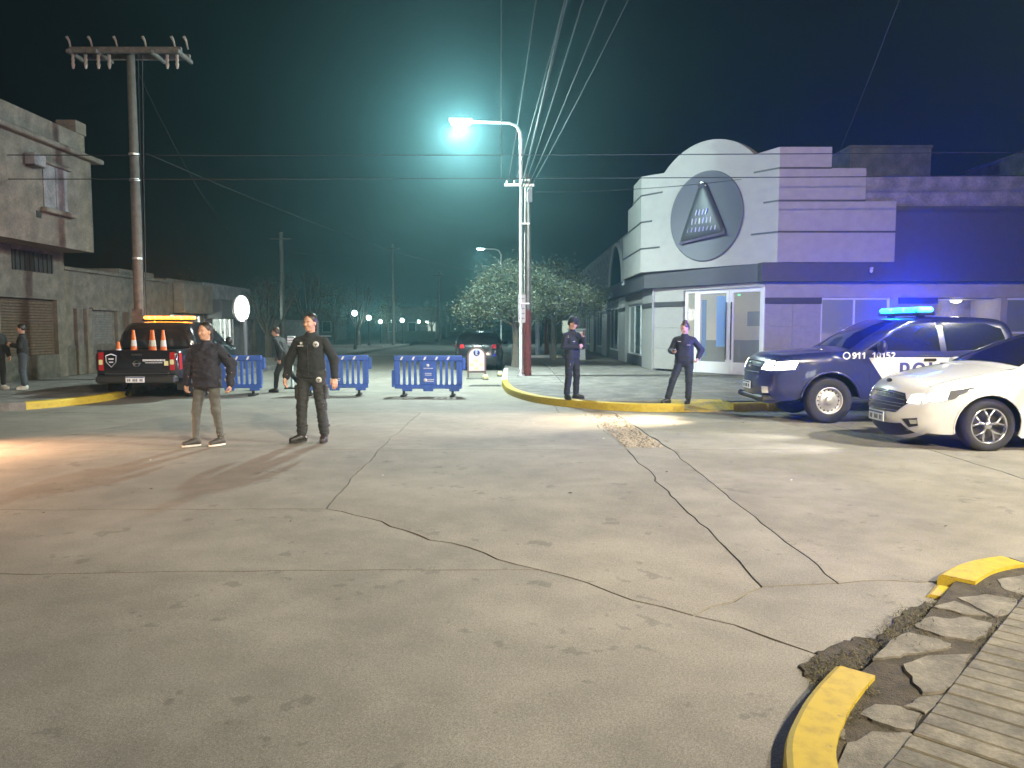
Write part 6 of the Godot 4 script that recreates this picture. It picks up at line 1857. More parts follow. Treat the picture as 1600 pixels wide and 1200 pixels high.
	part(ab, "bar_base", MB.new().bevel(Vector3(-0.5, 1.80, 0), Vector3(0.28, 0.05, 1.25), 0.015).done(), M.black_plastic)
	for k in 8:
		part(ab, "lamp_glow", MB.new().bevel(Vector3(-0.5, 1.865, -0.525 + k * 0.15), Vector3(0.22, 0.075, 0.135), 0.02).done(), M.amber_lamp_glow)
	for z in [-0.375, 0.375]:
		omni(b, "bar_light", Vector3(-0.5, 1.87, z), Color(1.0, 0.42, 0.05), 2.2, 0.03)
	# cones standing in the bed
	var base := b.transform
	var cones := [[-2.35, -0.50], [-1.75, -0.40], [-1.8, 0.02], [-2.05, 0.14], [-2.2, 0.42]]
	for i in 5:
		var q: Array = cones[i]
		traffic_cone(base * Vector3(q[0], 0.702, q[1]), ["short orange cone at the kerb side corner of the pickup bed", "orange cone in the pickup bed behind the cab corner", "orange cone in the middle of the pickup bed", "orange cone leaning close to the middle one in the pickup bed", "orange cone near the red tail light side of the pickup bed"][i], 0.60 if i == 0 else 0.86)
	# ---- dark hatchback up the street, seen from behind
	hatchback("dark_hatchback", "dark parked hatchback seen from behind by the right kerb", Vector3(-1.28, GUTTER + 0.002, -31.0), PI / 2, M.black_paint, false)
	# ---- grey hatchback waiting outside the picture on the left, its headlights on the crossing
	var g := hatchback("grey_hatchback", "grey hatchback waiting in the cross street with its headlights on", Vector3(-10.4, -0.005, -8.1), 0.0, M.silver_paint, true)
	for s in [-1.0, 1.0]:
		spot(g, "headlight_light", Vector3(2.16, 0.63, s * 0.62), Vector3(1, -1.0, s * 0.25), Color(1.0, 0.76, 0.58), 125.0, 48.0, 1.0, 0.07)

func traffic_cone(at: Vector3, label: String, h: float) -> void:
	var c := thing("traffic_cone", label, "traffic cone", at, 0.2, "orange cones in the pickup bed")
	part(c, "base", MB.new().bevel(Vector3(0, 0.02, 0), Vector3(0.28, 0.04, 0.28), 0.015).done(), M.orange_plastic)
	part(c, "cone_body", MB.new(true).lathe([Vector2(0.11, 0.04), Vector2(0.028, h), Vector2(0.018, h + 0.005), Vector2(0, h + 0.005)], 16).done(), M.orange_plastic)
	part(c, "white_band", MB.new(true).lathe([Vector2(lerpf(0.11, 0.028, 0.55) + 0.003, 0.04 + (h - 0.04) * 0.55), Vector2(lerpf(0.11, 0.028, 0.72) + 0.003, 0.04 + (h - 0.04) * 0.72)], 16).done(), M.board_white)

# ---------------------------------------------------------------- barriers and other street objects
func slot_panel(mb: MB, x0: float, n: int, pitch: float, y0: float, y1: float, zc: float, th: float) -> void:
	# n upright slots with round ends: the bars between them and the corners that round them off
	var sw := pitch * 0.54
	var bw := pitch - sw
	for i in n + 1:
		var x := x0 + i * pitch
		mb.box(Vector3(x, (y0 + y1) / 2, zc), Vector3(bw, y1 - y0, th))
	for i in n:
		var c := x0 + (i + 0.5) * pitch
		for e in [[y1, 1.0], [y0, -1.0]]:
			var poly := PackedVector2Array()
			poly.append(Vector2(c - sw / 2, e[0]))
			for k in 9:
				var a := PI - PI * k / 8.0
				poly.append(Vector2(c + sw / 2 * cos(a), e[0] - e[1] * sw / 2 + e[1] * sw / 2 * sin(a) * 0.98))
			poly.append(Vector2(c + sw / 2, e[0]))
			# two triangles fans towards both upper corners
			for k in range(1, 5):
				mb.tri(Vector3(poly[0].x, poly[0].y, zc + th / 2), Vector3(poly[k].x, poly[k].y, zc + th / 2), Vector3(poly[k + 1].x, poly[k + 1].y, zc + th / 2))
				mb.tri(Vector3(poly[0].x, poly[0].y, zc - th / 2), Vector3(poly[k].x, poly[k].y, zc - th / 2), Vector3(poly[k + 1].x, poly[k + 1].y, zc - th / 2))
			for k in range(5, 9):
				mb.tri(Vector3(poly[10].x, poly[10].y, zc + th / 2), Vector3(poly[k].x, poly[k].y, zc + th / 2), Vector3(poly[k + 1].x, poly[k + 1].y, zc + th / 2))
				mb.tri(Vector3(poly[10].x, poly[10].y, zc - th / 2), Vector3(poly[k].x, poly[k].y, zc - th / 2), Vector3(poly[k + 1].x, poly[k + 1].y, zc - th / 2))
			for k in range(1, 9):
				mb.quad(Vector3(poly[k].x, poly[k].y, zc - th / 2), Vector3(poly[k + 1].x, poly[k + 1].y, zc - th / 2), Vector3(poly[k + 1].x, poly[k + 1].y, zc + th / 2), Vector3(poly[k].x, poly[k].y, zc + th / 2))

func make_barrier(label: String) -> Node3D:
	var t := thing("plastic_barrier", label, "barrier", Vector3.ZERO, 0.0, "blue plastic barriers closing the street")
	var th := 0.05
	part(t, "top_rail", MB.new().bevel(Vector3(0, 0.90, 0), Vector3(1.62, 0.13, 0.085), 0.02).done(), M.barrier_blue)
	part(t, "bottom_rail", MB.new().bevel(Vector3(0, 0.225, 0), Vector3(1.60, 0.09, 0.07), 0.015).done(), M.barrier_blue)
	for x in [-0.765, 0.765]:
		part(t, "end_post", MB.new().bevel(Vector3(x, 0.55, 0), Vector3(0.09, 0.56, 0.075), 0.015).done(), M.barrier_blue)
	part(t, "centre_panel", MB.new().bevel(Vector3(0, 0.55, 0.005), Vector3(0.30, 0.558, 0.065), 0.012).done(), M.barrier_blue)
	for x in [-0.72, 0.155]:
		var mb := MB.new()
		slot_panel(mb, x + 0.02, 4, 0.132, 0.272, 0.832, 0.0, th)
		part(t, "slotted_panel", mb.done(), M.barrier_blue)
	part(t, "coupling_hook", MB.new().bevel(Vector3(0.845, 0.77, 0), Vector3(0.08, 0.28, 0.06), 0.015).done(), M.barrier_blue)
	part(t, "coupling_eye", MB.new().bevel(Vector3(-0.835, 0.42, 0), Vector3(0.06, 0.40, 0.05), 0.012).done(), M.barrier_blue)
	for x in [-0.5, 0.0, 0.62]:
		part(t, "skirt", MB.new().bevel(Vector3(x, 0.16, 0), Vector3(0.24, 0.08, 0.06), 0.012).done(), M.barrier_blue)
	for x in [-0.58, 0.58]:
		var f := Node3D.new()
		f.name = "foot"
		t.add_child(f, true)
		part(f, "foot_stem", MB.new().bevel(Vector3(x, 0.09, 0), Vector3(0.06, 0.11, 0.05), 0.01).done(), M.black_plastic)
		part(f, "foot_bar", MB.new().bevel(Vector3(x, 0.025, 0), Vector3(0.10, 0.05, 0.46), 0.015).done(), M.rubber)
	for k in 5:
		part(t, "white_slash", MB.new().prism(PackedVector2Array([Vector2(0, -0.04), Vector2(0.045, -0.04), Vector2(0.085, 0.04), Vector2(0.04, 0.04)]), 0.0, 0.003, Transform3D(Basis(), Vector3(-0.66 + k * 0.275, 0.90, 0.043))).done(), M.white_print)
	var lb := Node3D.new()
	lb.name = "label_print"
	t.add_child(lb)
	part(lb, "round_mark", MB.new(true).lathe([Vector2(0, 0.002), Vector2(0.036, 0.002), Vector2(0.036, 0)], 16, Transform3D(Basis(Vector3.RIGHT, Vector3(0, 0, 1), Vector3(0, -1, 0)), Vector3(0, 0.735, 0.039))).done(), M.white_print)
	dashes(lb, "text_line", Transform3D(Basis(), Vector3(0, 0.665, 0.0395)), 0.2, 0.02, 11, 4)
	dashes(lb, "text_line", Transform3D(Basis(), Vector3(0, 0.545, 0.0395)), 0.14, 0.02, 11, 4)
	dashes(lb, "text_line", Transform3D(Basis(), Vector3(0, 0.505, 0.0395)), 0.14, 0.02, 11, 4)
	part(lb, "round_mark", MB.new(true).lathe([Vector2(0, 0.002), Vector2(0.045, 0.002), Vector2(0.045, 0)], 16, Transform3D(Basis(Vector3.RIGHT, Vector3(0, 0, 1), Vector3(0, -1, 0)), Vector3(-0.06, 0.385, 0.039))).done(), M.white_print)
	dashes(lb, "text_line", Transform3D(Basis(), Vector3(0.06, 0.40, 0.0395)), 0.14, 0.02, 11, 4)
	dashes(lb, "text_line", Transform3D(Basis(), Vector3(0.05, 0.36, 0.0395)), 0.14, 0.02, 11, 4)
	return t

func build_street_objects() -> void:
	var y := GUTTER + 0.001
	var b := make_barrier("blue plastic barrier with white slashes standing alone between officer and sign board")
	b.position = Vector3(-1.98, y, -18.1)
	b.rotation.y = deg_to_rad(-2)
	copy_of(b, Vector3(-4.25, y, -18.35), deg_to_rad(3), "blue plastic barrier half hidden behind the officer in cargo trousers")
	copy_of(b, Vector3(-6.75, y, -18.3), deg_to_rad(-4), "blue plastic barrier behind the woman in the puffed jacket")
	# parking board
	var s := thing("parking_board", "round topped parking board with a blue E before the dark hatchback", "sign board", Vector3(-1.12, y, -24.3), deg_to_rad(3))
	var outer := PackedVector2Array()
	var inner := PackedVector2Array()
	for k in 13:
		var a := PI * k / 12.0
		outer.append(Vector2(0.30 * cos(a), 0.74 + 0.27 * sin(a)))
		inner.append(Vector2(0.245 * cos(a), 0.74 + 0.22 * sin(a)))
	outer.append_array([Vector2(-0.30, 0.20), Vector2(0.30, 0.20)])
	inner.append_array([Vector2(-0.245, 0.25), Vector2(0.245, 0.25)])
	part(s, "frame", MB.new().prism(outer, -0.02, 0.02).done(), M.brown_frame)
	part(s, "board", MB.new().prism(inner, 0.02, 0.026).done(), M.board_white)
	var lay := Transform3D(Basis(Vector3.RIGHT, Vector3(0, 0, 1), Vector3(0, -1, 0)), Vector3(0, 0.83, 0.027))
	part(s, "round_mark", MB.new(true).lathe([Vector2(0, 0.003), Vector2(0.10, 0.003), Vector2(0.10, 0)], 20, lay).done(), M.blue_print)
	part(s, "letter", letters("E", 0.12, 0.003), M.white_print, Vector3(0, 0.83, 0.032))
	for r in 3:
		for c in 3:
			part(s, "printed_square", MB.new().bevel(Vector3(-0.155 + c * 0.155, 0.33 + r * 0.125, 0.028), Vector3(0.125, 0.095, 0.004), 0.001).done(), M.cream_print if (r + c) % 2 else M.white_print)
	for x in [-0.27, 0.27]:
		part(s, "leg", MB.new().bevel(Vector3(x, 0.11, 0), Vector3(0.05, 0.20, 0.05), 0.01).done(), M.brown_frame)
	part(s, "foot", MB.new().bevel(Vector3(0, 0.02, 0), Vector3(0.66, 0.04, 0.36), 0.01).done(), M.dark_metal)
	for q in [[-0.98, -23.9, "small yellow weight lying before the parking board"], [-0.55, -25.6, "small yellow weight lying beside the dark hatchback"]]:
		var w := thing("yellow_weight", q[2], "weight", Vector3(q[0] + 0.15, y, q[1]))
		part(w, "drum", MB.new(true).lathe([Vector2(0, 0), Vector2(0.085, 0), Vector2(0.09, 0.10), Vector2(0.06, 0.16), Vector2(0, 0.16)], 14).done(), M.cream_print)
		part(w, "ring", MB.new(true).lathe([Vector2(0.09, 0.0), Vector2(0.105, 0.01), Vector2(0.09, 0.025)], 14).done(), M.dark_metal)
	# manhole frame by the kerb
	var dr := thing("gutter_drain", "dark wet drain cover in the gutter behind the lone barrier", "drain", Vector3(-0.75, GUTTER - 0.004, -21.4))
	part(dr, "frame", MB.new().bevel(Vector3(0, 0.004, 0), Vector3(0.9, 0.02, 0.5), 0.006).done(), M.dark_metal)
	for k in 7:
		part(dr, "bar", MB.new().bevel(Vector3(-0.36 + k * 0.12, 0.018, 0), Vector3(0.04, 0.014, 0.42), 0.004).done(), M.dark_metal)
	# cabinet and painted post on the right pavement
	var cb := thing("service_cabinet", "grey metal service cabinet standing behind the officer with the radio", "cabinet", Vector3(2.95, WALK, -35.0))
	part(cb, "casing", bevel_mesh(Vector3(0.75, 1.35, 0.5), 0.02, Vector3(0, 0.675, 0)), M.grey_cabinet)
	part(cb, "hood", bevel_mesh(Vector3(0.82, 0.08, 0.56), 0.02, Vector3(0, 1.39, 0)), M.grey_cabinet)
	part(cb, "door_seam", box_mesh(Vector3(0.012, 1.2, 0.006), Vector3(0, 0.68, 0.252)), M.dark_metal)
	part(cb, "latch", bevel_mesh(Vector3(0.03, 0.1, 0.03), 0.006, Vector3(0.06, 0.75, 0.26)), M.chrome)
	for q in [[1.85, -41.0, 2.0, "red painted post on the right pavement beyond the tree"], [1.35, -40.5, 2.2, "white painted post beside the red one beyond the tree"]]:
		var ps := thing("painted_post", q[3], "post", Vector3(q[0], WALK, q[1]))
		part(ps, "shaft", MB.new(true).lathe([Vector2(0.13, 0), Vector2(0.12, q[2]), Vector2(0, q[2])], 12).done(), M.red_paint if q[0] > 1.5 else M.kerb_white_paint)
		part(ps, "cap", MB.new(true).ball(Vector3(0, q[2], 0), Vector3(0.125, 0.05, 0.125), 12, 6).done(), M.pole_concrete)
	var pl := thing("planter_slab", "low pale concrete slab on the right pavement beyond the tree", "slab", Vector3(1.9, WALK, -37.5))
	part(pl, "slab_top", bevel_mesh(Vector3(2.0, 0.14, 0.7), 0.03, Vector3(0, 0.07, 0)), M.stone_panel)
	part(pl, "joint", box_mesh(Vector3(0.02, 0.006, 0.7), Vector3(0.2, 0.142, 0)), M.dark_metal)
	# meter on a post behind the walking man
	var mt := thing("post_box", "grey box on a thin post behind the walking man", "meter", Vector3(-5.85, y, -20.4))
	part(mt, "post", MB.new(true).tube([Vector3(0, 0, 0), Vector3(0, 1.15, 0)], 0.035, 0.035, 10).done(), M.grey_cabinet)
	part(mt, "foot_plate", bevel_mesh(Vector3(0.34, 0.04, 0.34), 0.01, Vector3(0, 0.02, 0)), M.dark_metal)
	part(mt, "box", bevel_mesh(Vector3(0.20, 0.26, 0.16), 0.02, Vector3(0, 1.27, 0)), M.grey_cabinet)
	part(mt, "label_strip", box_mesh(Vector3(0.17, 0.04, 0.004), Vector3(0, 1.32, 0.082)), M.white_print)
	part(mt, "label_strip", box_mesh(Vector3(0.17, 0.03, 0.004), Vector3(0, 1.25, 0.082)), M.white_print)
	# barrier of tape rails seen as a bright line behind the walking man
	var rl := thing("guard_rail", "pale low guard rail at the edge of the square", "rail", Vector3(-15.4, 0.0, -50.2))
	part(rl, "rail", MB.new(true).tube([Vector3(-3.5, 0.95, 0), Vector3(3.6, 0.95, 0)], 0.04, 0.04, 8).done(), M.white_frame)
	for k in 4:
		part(rl, "post", MB.new(true).tube([Vector3(-3.2 + k * 2.1, -0.02, 0), Vector3(-3.2 + k * 2.1, 0.95, 0)], 0.04, 0.04, 8).done(), M.dark_metal)

# ---------------------------------------------------------------- people
# A field of tapered capsules and ellipsoids joined with a smooth minimum, meshed as surface nets.
class Field:
	var prims := []
	var cuts := []
	var wrinkle := 0.0
	var wrinkle_freq := 9.0
	var fn := FastNoiseLite.new()
	func cap(a: Vector3, b: Vector3, ra: float, rb: float, k := 0.03) -> Field:
		prims.append([0, a, b, ra, rb, k])
		return self
	func egg(c: Vector3, r: Vector3, basis := Basis(), k := 0.02) -> Field:
		prims.append([1, c, r, basis.inverse(), maxf(r.x, maxf(r.y, r.z)), k])
		return self
	func cut(p: Vector3, n: Vector3) -> Field:
		cuts.append([p, n])
		return self
	func mesh_into(st: SurfaceTool, cell: float) -> void:
		var lo := Vector3.ONE * 99.0
		var hi := -lo
		for p in prims:
			if p[0] == 0:
				var m: Vector3 = Vector3.ONE * (maxf(p[3], p[4]) + cell * 3.0)
				lo = lo.min(p[1] - m).min(p[2] - m)
				hi = hi.max(p[1] + m).max(p[2] + m)
			else:
				var m: Vector3 = Vector3.ONE * (p[4] + cell * 3.0)
				lo = lo.min(p[1] - m)
				hi = hi.max(p[1] + m)
		var nx := int((hi.x - lo.x) / cell) + 2
		var ny := int((hi.y - lo.y) / cell) + 2
		var nz := int((hi.z - lo.z) / cell) + 2
		var D := PackedFloat32Array()
		D.resize(nx * ny * nz)
		D.fill(9.0)
		for p in prims:
			var k: float = p[5]
			var pad := k + cell * 2.5
			var a: Vector3 = p[1]
			var l: Vector3
			var h: Vector3
			if p[0] == 0:
				var m: Vector3 = Vector3.ONE * (maxf(p[3], p[4]) + pad)
				l = a.min(p[2]) - m
				h = a.max(p[2]) + m
			else:
				l = a - Vector3.ONE * (p[4] + pad)
				h = a + Vector3.ONE * (p[4] + pad)
			var x0 := maxi(0, int((l.x - lo.x) / cell))
			var x1 := mini(nx - 1, int((h.x - lo.x) / cell) + 1)
			var y0 := maxi(0, int((l.y - lo.y) / cell))
			var y1 := mini(ny - 1, int((h.y - lo.y) / cell) + 1)
			var z0 := maxi(0, int((l.z - lo.z) / cell))
			var z1 := mini(nz - 1, int((h.z - lo.z) / cell) + 1)
			var is_cap: bool = p[0] == 0
			var ab: Vector3 = (p[2] - a) if is_cap else Vector3.ZERO
			var inv := 1.0 / maxf(ab.length_squared(), 0.000001)
			var ra: float = p[3] if is_cap else 0.0
			var rb: float = p[4] if is_cap else 0.0
			var er: Vector3 = p[2]
			var eb: Basis = p[3] if not is_cap else Basis()
			var er2 := er * er
			for z in range(z0, z1 + 1):
				for y in range(y0, y1 + 1):
					var row := (z * ny + y) * nx
					for x in range(x0, x1 + 1):
						var q := lo + Vector3(x, y, z) * cell - a
						var d: float
						if is_cap:
							var t := clampf(q.dot(ab) * inv, 0.0, 1.0)
							d = (q - ab * t).length() - (ra + (rb - ra) * t)
						else:
							var e := eb * q
							var k0 := (e / er).length()
							var k1 := (e / er2).length()
							d = k0 * (k0 - 1.0) / maxf(k1, 0.0001)
						var o := D[row + x]
						var hh := k - absf(o - d)
						D[row + x] = (minf(o, d) - hh * hh / (4.0 * k)) if hh > 0.0 and o < 8.0 else minf(o, d)
		if wrinkle > 0.0 or cuts.size():
			fn.frequency = wrinkle_freq
			for z in nz:
				for y in ny:
					var row := (z * ny + y) * nx
					for x in nx:
						var d := D[row + x]
						if d < 8.0:
							var q := lo + Vector3(x, y, z) * cell
							if wrinkle > 0.0 and absf(d) < 0.06: d += wrinkle * fn.get_noise_3d(q.x, q.y * 1.6, q.z)
							for c in cuts: d = maxf(d, (q - c[0]).dot(c[1]))
							D[row + x] = d
		var ids := {}
		var verts := PackedVector3Array()
		var sx := 1
		var sy := nx
		var sz := nx * ny
		var off := [0, sx, sy, sx + sy, sz, sx + sz, sy + sz, sx + sy + sz]
		var pos := [Vector3(0, 0, 0), Vector3(1, 0, 0), Vector3(0, 1, 0), Vector3(1, 1, 0), Vector3(0, 0, 1), Vector3(1, 0, 1), Vector3(0, 1, 1), Vector3(1, 1, 1)]
		var edges := [[0, 1], [2, 3], [4, 5], [6, 7], [0, 2], [1, 3], [4, 6], [5, 7], [0, 4], [1, 5], [2, 6], [3, 7]]
		for z in nz - 1:
			for y in ny - 1:
				var row := (z * ny + y) * nx
				for x in nx - 1:
					var i := row + x
					var d0 := D[i]
					if d0 > cell * 2.0 or d0 < -cell * 2.0: continue
					var mask := 0
					for k in 8:
						if D[i + off[k]] < 0.0: mask |= 1 << k
					if mask == 0 or mask == 255: continue
					var s := Vector3.ZERO
					var n := 0
					for e in edges:
						var a: int = e[0]
						var b: int = e[1]
						if ((mask >> a) & 1) != ((mask >> b) & 1):
							var da := D[i + off[a]]
							var db := D[i + off[b]]
							s += pos[a].lerp(pos[b], da / (da - db))
							n += 1
					ids[i] = verts.size()
					verts.append(lo + (Vector3(x, y, z) + s / n) * cell)
		st.set_smooth_group(0)
		for i in ids:
			var inside := D[i] < 0.0
			for ax in 3:
				var step: int = [sx, sy, sz][ax]
				if (D[i + step] < 0.0) == inside: continue
				var u: int = [sy, sz, sx][ax]
				var v: int = [sz, sx, sy][ax]
				if not (ids.has(i - u) and ids.has(i - v) and ids.has(i - u - v)): continue
				var p0 := verts[ids[i]]
				var p1 := verts[ids[i - u]]
				var p2 := verts[ids[i - u - v]]
				var p3 := verts[ids[i - v]]
				if inside:
					for p in [p0, p2, p1, p0, p3, p2]: st.add_vertex(p)
				else:
					for p in [p0, p1, p2, p0, p2, p3]: st.add_vertex(p)

func field_mesh(fields: Array, cells: Array) -> ArrayMesh:
	var st := SurfaceTool.new()
	st.begin(Mesh.PRIMITIVE_TRIANGLES)
	for i in fields.size(): fields[i].mesh_into(st, cells[i])
	st.generate_normals()
	return st.commit()

# o: height, at, turn, label, cell, pose points (local, facing +z, in shares of the height) and clothes
func person(o: Dictionary) -> Node3D:
	var H: float = o.h
	var t := thing("person", o.label, "person", o.at, deg_to_rad(o.turn))
	var cell: float = o.get("cell", 0.014)
	var pose: Dictionary = o.get("pose", {})
	var J := {
		hipL = Vector3(0.052, 0.515, 0), hipR = Vector3(-0.052, 0.515, 0), kneeL = Vector3(0.07, 0.285, 0.012), kneeR = Vector3(-0.07, 0.285, 0.012), ankL = Vector3(0.08, 0.05, -0.01), ankR = Vector3(-0.08, 0.05, -0.01),
		waist = Vector3(0, 0.60, 0.0), chest = Vector3(0, 0.725, 0.0), shL = Vector3(0.104, 0.792, -0.005), shR = Vector3(-0.104, 0.792, -0.005), neck = Vector3(0, 0.83, -0.006), head = Vector3(0, 0.925, 0.012),
		elL = Vector3(0.145, 0.635, -0.015), elR = Vector3(-0.145, 0.635, -0.015), wrL = Vector3(0.155, 0.49, 0.03), wrR = Vector3(-0.155, 0.49, 0.03), toeL = 12.0, toeR = -12.0,
	}
	for k in pose: J[k] = pose[k]
	var P := {}
	for k in J:
		if J[k] is Vector3: P[k] = J[k] * H
	var u := H / 1.7
	var bulk: float = o.get("bulk", 1.0)
	var skin: Material = o.get("skin", M.skin)
	# ---- body: trunk and limbs, then head and hands on finer grids
	var body := Field.new()
	body.cap(P.waist, P.chest, 0.10 * u, 0.115 * u).cap(P.chest, P.neck, 0.10 * u, 0.055 * u).cap(P.hipL, P.hipR, 0.09 * u, 0.09 * u).cap((P.hipL + P.hipR) / 2.0, P.waist, 0.10 * u, 0.10 * u)
	for s in ["L", "R"]:
		body.cap(P["hip" + s], P["knee" + s], 0.072 * u, 0.048 * u).cap(P["knee" + s], P["ank" + s], 0.048 * u, 0.033 * u)
		body.cap(P.chest.lerp(P["sh" + s], 0.6) - Vector3(0, 0.02, 0) * u, P["sh" + s] - Vector3(0, 0.03, 0) * u, 0.05 * u, 0.036 * u).cap(P["sh" + s] - Vector3(0, 0.03, 0) * u, P["el" + s], 0.036 * u, 0.034 * u).cap(P["el" + s], P["wr" + s], 0.036 * u, 0.026 * u)
	var hb := Basis(Vector3.UP, deg_to_rad(o.get("look", 0.0))) * Basis(Vector3.RIGHT, deg_to_rad(o.get("nod", 0.0)))
	var hc: Vector3 = P.head
	var at_head := func(v: Vector3) -> Vector3: return hc + hb * (v * u)
	body.cap(P.neck - Vector3(0, 0.03, 0), hc + hb * Vector3(0, -0.05, -0.02) * u, 0.056 * u, 0.052 * u, 0.02)
	var head := Field.new()
	head.egg(at_head.call(Vector3(0, 0.022, -0.012)), Vector3(0.074, 0.098, 0.092) * u, hb, 0.02)
	head.egg(at_head.call(Vector3(0, -0.035, 0.020)), Vector3(0.056, 0.075, 0.066) * u, hb, 0.03)
	head.egg(at_head.call(Vector3(0, -0.092, 0.050)), Vector3(0.024, 0.020, 0.022) * u, hb, 0.03)
	head.cap(at_head.call(Vector3(0, 0.004, 0.082)), at_head.call(Vector3(0, -0.030, 0.101)), 0.007 * u, 0.013 * u, 0.012)
	head.egg(at_head.call(Vector3(0, -0.062, 0.083)), Vector3(0.022, 0.008, 0.010) * u, hb, 0.008)
	head.egg(at_head.call(Vector3(0, 0.016, 0.072)), Vector3(0.050, 0.010, 0.014) * u, hb, 0.015)
	for s in [-1.0, 1.0]:
		head.egg(at_head.call(Vector3(s * 0.074, -0.010, -0.006)), Vector3(0.010, 0.030, 0.018) * u, hb, 0.008)
		head.egg(at_head.call(Vector3(s * 0.035, -0.03, 0.062)), Vector3(0.022, 0.020, 0.018) * u, hb, 0.02)
	head.cap(at_head.call(Vector3(0, -0.06, -0.025)), P.neck, 0.05 * u, 0.054 * u, 0.03)
	var fields := [body, head]
	var cells := [cell * 1.25, cell * 0.45]
	for s in ["L", "R"]:
		var side := 1.0 if s == "L" else -1.0
		var d: Vector3 = (P["wr" + s] - P["el" + s]).normalized()
		var hand: Dictionary = o.get("hand" + s, {})
		var fd: Vector3 = hand.get("dir", d)
		fd = fd.normalized()
		var palm_n: Vector3 = hand.get("palm", Vector3(-side, 0, 0.25))
		palm_n = (palm_n - fd * palm_n.dot(fd)).normalized()
		var wide := fd.cross(palm_n).normalized()
		var thumb_side: float = hand.get("thumb", 1.0 if wide.z > 0.0 else -1.0)
		var w: Vector3 = P["wr" + s]
		var curl: float = hand.get("curl", 0.5)
		var f := Field.new()
		f.cap(w - d * 0.03 * u, w + fd * 0.02 * u, 0.026 * u, 0.026 * u, 0.02)
		for k in 4:
			var lane := (k - 1.5) * 0.0185 * u
			var knuckle := w + fd * (0.085 - absf(k - 1.3) * 0.004) * u - wide * thumb_side * lane
			f.cap(w + fd * 0.022 * u - wide * thumb_side * lane * 0.6, knuckle, 0.0145 * u, 0.0115 * u, 0.012)
			var ln: float = [0.070, 0.078, 0.073, 0.058][k] * u
			var d1 := (fd * cos(curl * 0.8) + palm_n * sin(curl * 0.8)).normalized()
			var d2 := (fd * cos(curl * 1.9) + palm_n * sin(curl * 1.9)).normalized()
			var mid := knuckle + d1 * ln * 0.5
			f.cap(knuckle, mid, 0.0105 * u, 0.009 * u, 0.004)
			f.cap(mid, mid + d2 * ln * 0.5, 0.009 * u, 0.0075 * u, 0.004)
		var tb := w + fd * 0.03 * u + wide * thumb_side * 0.025 * u
		var tm := tb + (fd * 0.7 + wide * thumb_side * 0.6 + palm_n * 0.35).normalized() * 0.042 * u
		f.cap(tb, tm, 0.014 * u, 0.011 * u, 0.012)
		f.cap(tm, tm + (fd + palm_n * (0.3 + curl * 0.5)).normalized() * 0.032 * u, 0.0105 * u, 0.0085 * u, 0.004)
		fields.append(f)
		cells.append(cell * 0.36)
	var bd := part(t, "body", field_mesh(fields, cells), skin)
	# ---- face
	for s in [-1.0, 1.0]:
		part(bd, "eye", MB.new(true).ball(at_head.call(Vector3(s * 0.031, -0.004, 0.076)), Vector3(0.013, 0.0065, 0.007) * u, 10, 6, Transform3D(hb, hc - hb * hc)).done(), M.eye)
		part(bd, "eyebrow", MB.new(true).tube([at_head.call(Vector3(s * 0.014, 0.016, 0.087)), at_head.call(Vector3(s * 0.032, 0.021, 0.083)), at_head.call(Vector3(s * 0.050, 0.014, 0.070))], 0.0045 * u, 0.003 * u, 6).done(), o.get("hair_m", M.hair))
	part(bd, "mouth", MB.new(true).tube([at_head.call(Vector3(-0.022, -0.062, 0.083)), at_head.call(Vector3(0, -0.060, 0.0925)), at_head.call(Vector3(0.022, -0.062, 0.083))], 0.0032 * u, 0.0032 * u, 6).done(), M.lips)
	# ---- hair
	var hair: String = o.get("hair", "tied")
	var hf := Field.new()
	hf.egg(at_head.call(Vector3(0, 0.034, -0.024)), Vector3(0.083, 0.098, 0.096) * u, hb, 0.02)
	hf.egg(at_head.call(Vector3(0, -0.02, -0.052)), Vector3(0.074, 0.075, 0.058) * u, hb, 0.03)
	hf.cut(at_head.call(Vector3(0, 0.055, 0.052)), (hb * Vector3(0, -0.62, 0.78)))
	hf.cut(at_head.call(Vector3(0, 0.0, 0.026)), (hb * Vector3(0, -0.55, 0.83)).normalized())
	if hair == "short":
		hf.cut(at_head.call(Vector3(0, -0.05, -0.06)), (hb * Vector3(0, -1, 0.1)).normalized())
	var hair_fields := [hf]
	if hair == "tied":
		hair_fields.append(Field.new().cap(at_head.call(Vector3(0, -0.01, -0.10)), at_head.call(Vector3(0, -0.07, -0.115)), 0.032 * u, 0.026 * u, 0.02).cap(at_head.call(Vector3(0, -0.07, -0.115)), at_head.call(Vector3(0.0, -0.17, -0.10)), 0.026 * u, 0.012 * u, 0.02))
	if hair == "bun":
		hair_fields.append(Field.new().egg(at_head.call(Vector3(0, 0.112, -0.05)), Vector3(0.058, 0.048, 0.056) * u, hb, 0.02))
	var hcells := []
	for k in hair_fields: hcells.append(cell * 0.5)
	part(t, "hair", field_mesh(hair_fields, hcells), o.get("hair_m", M.hair))
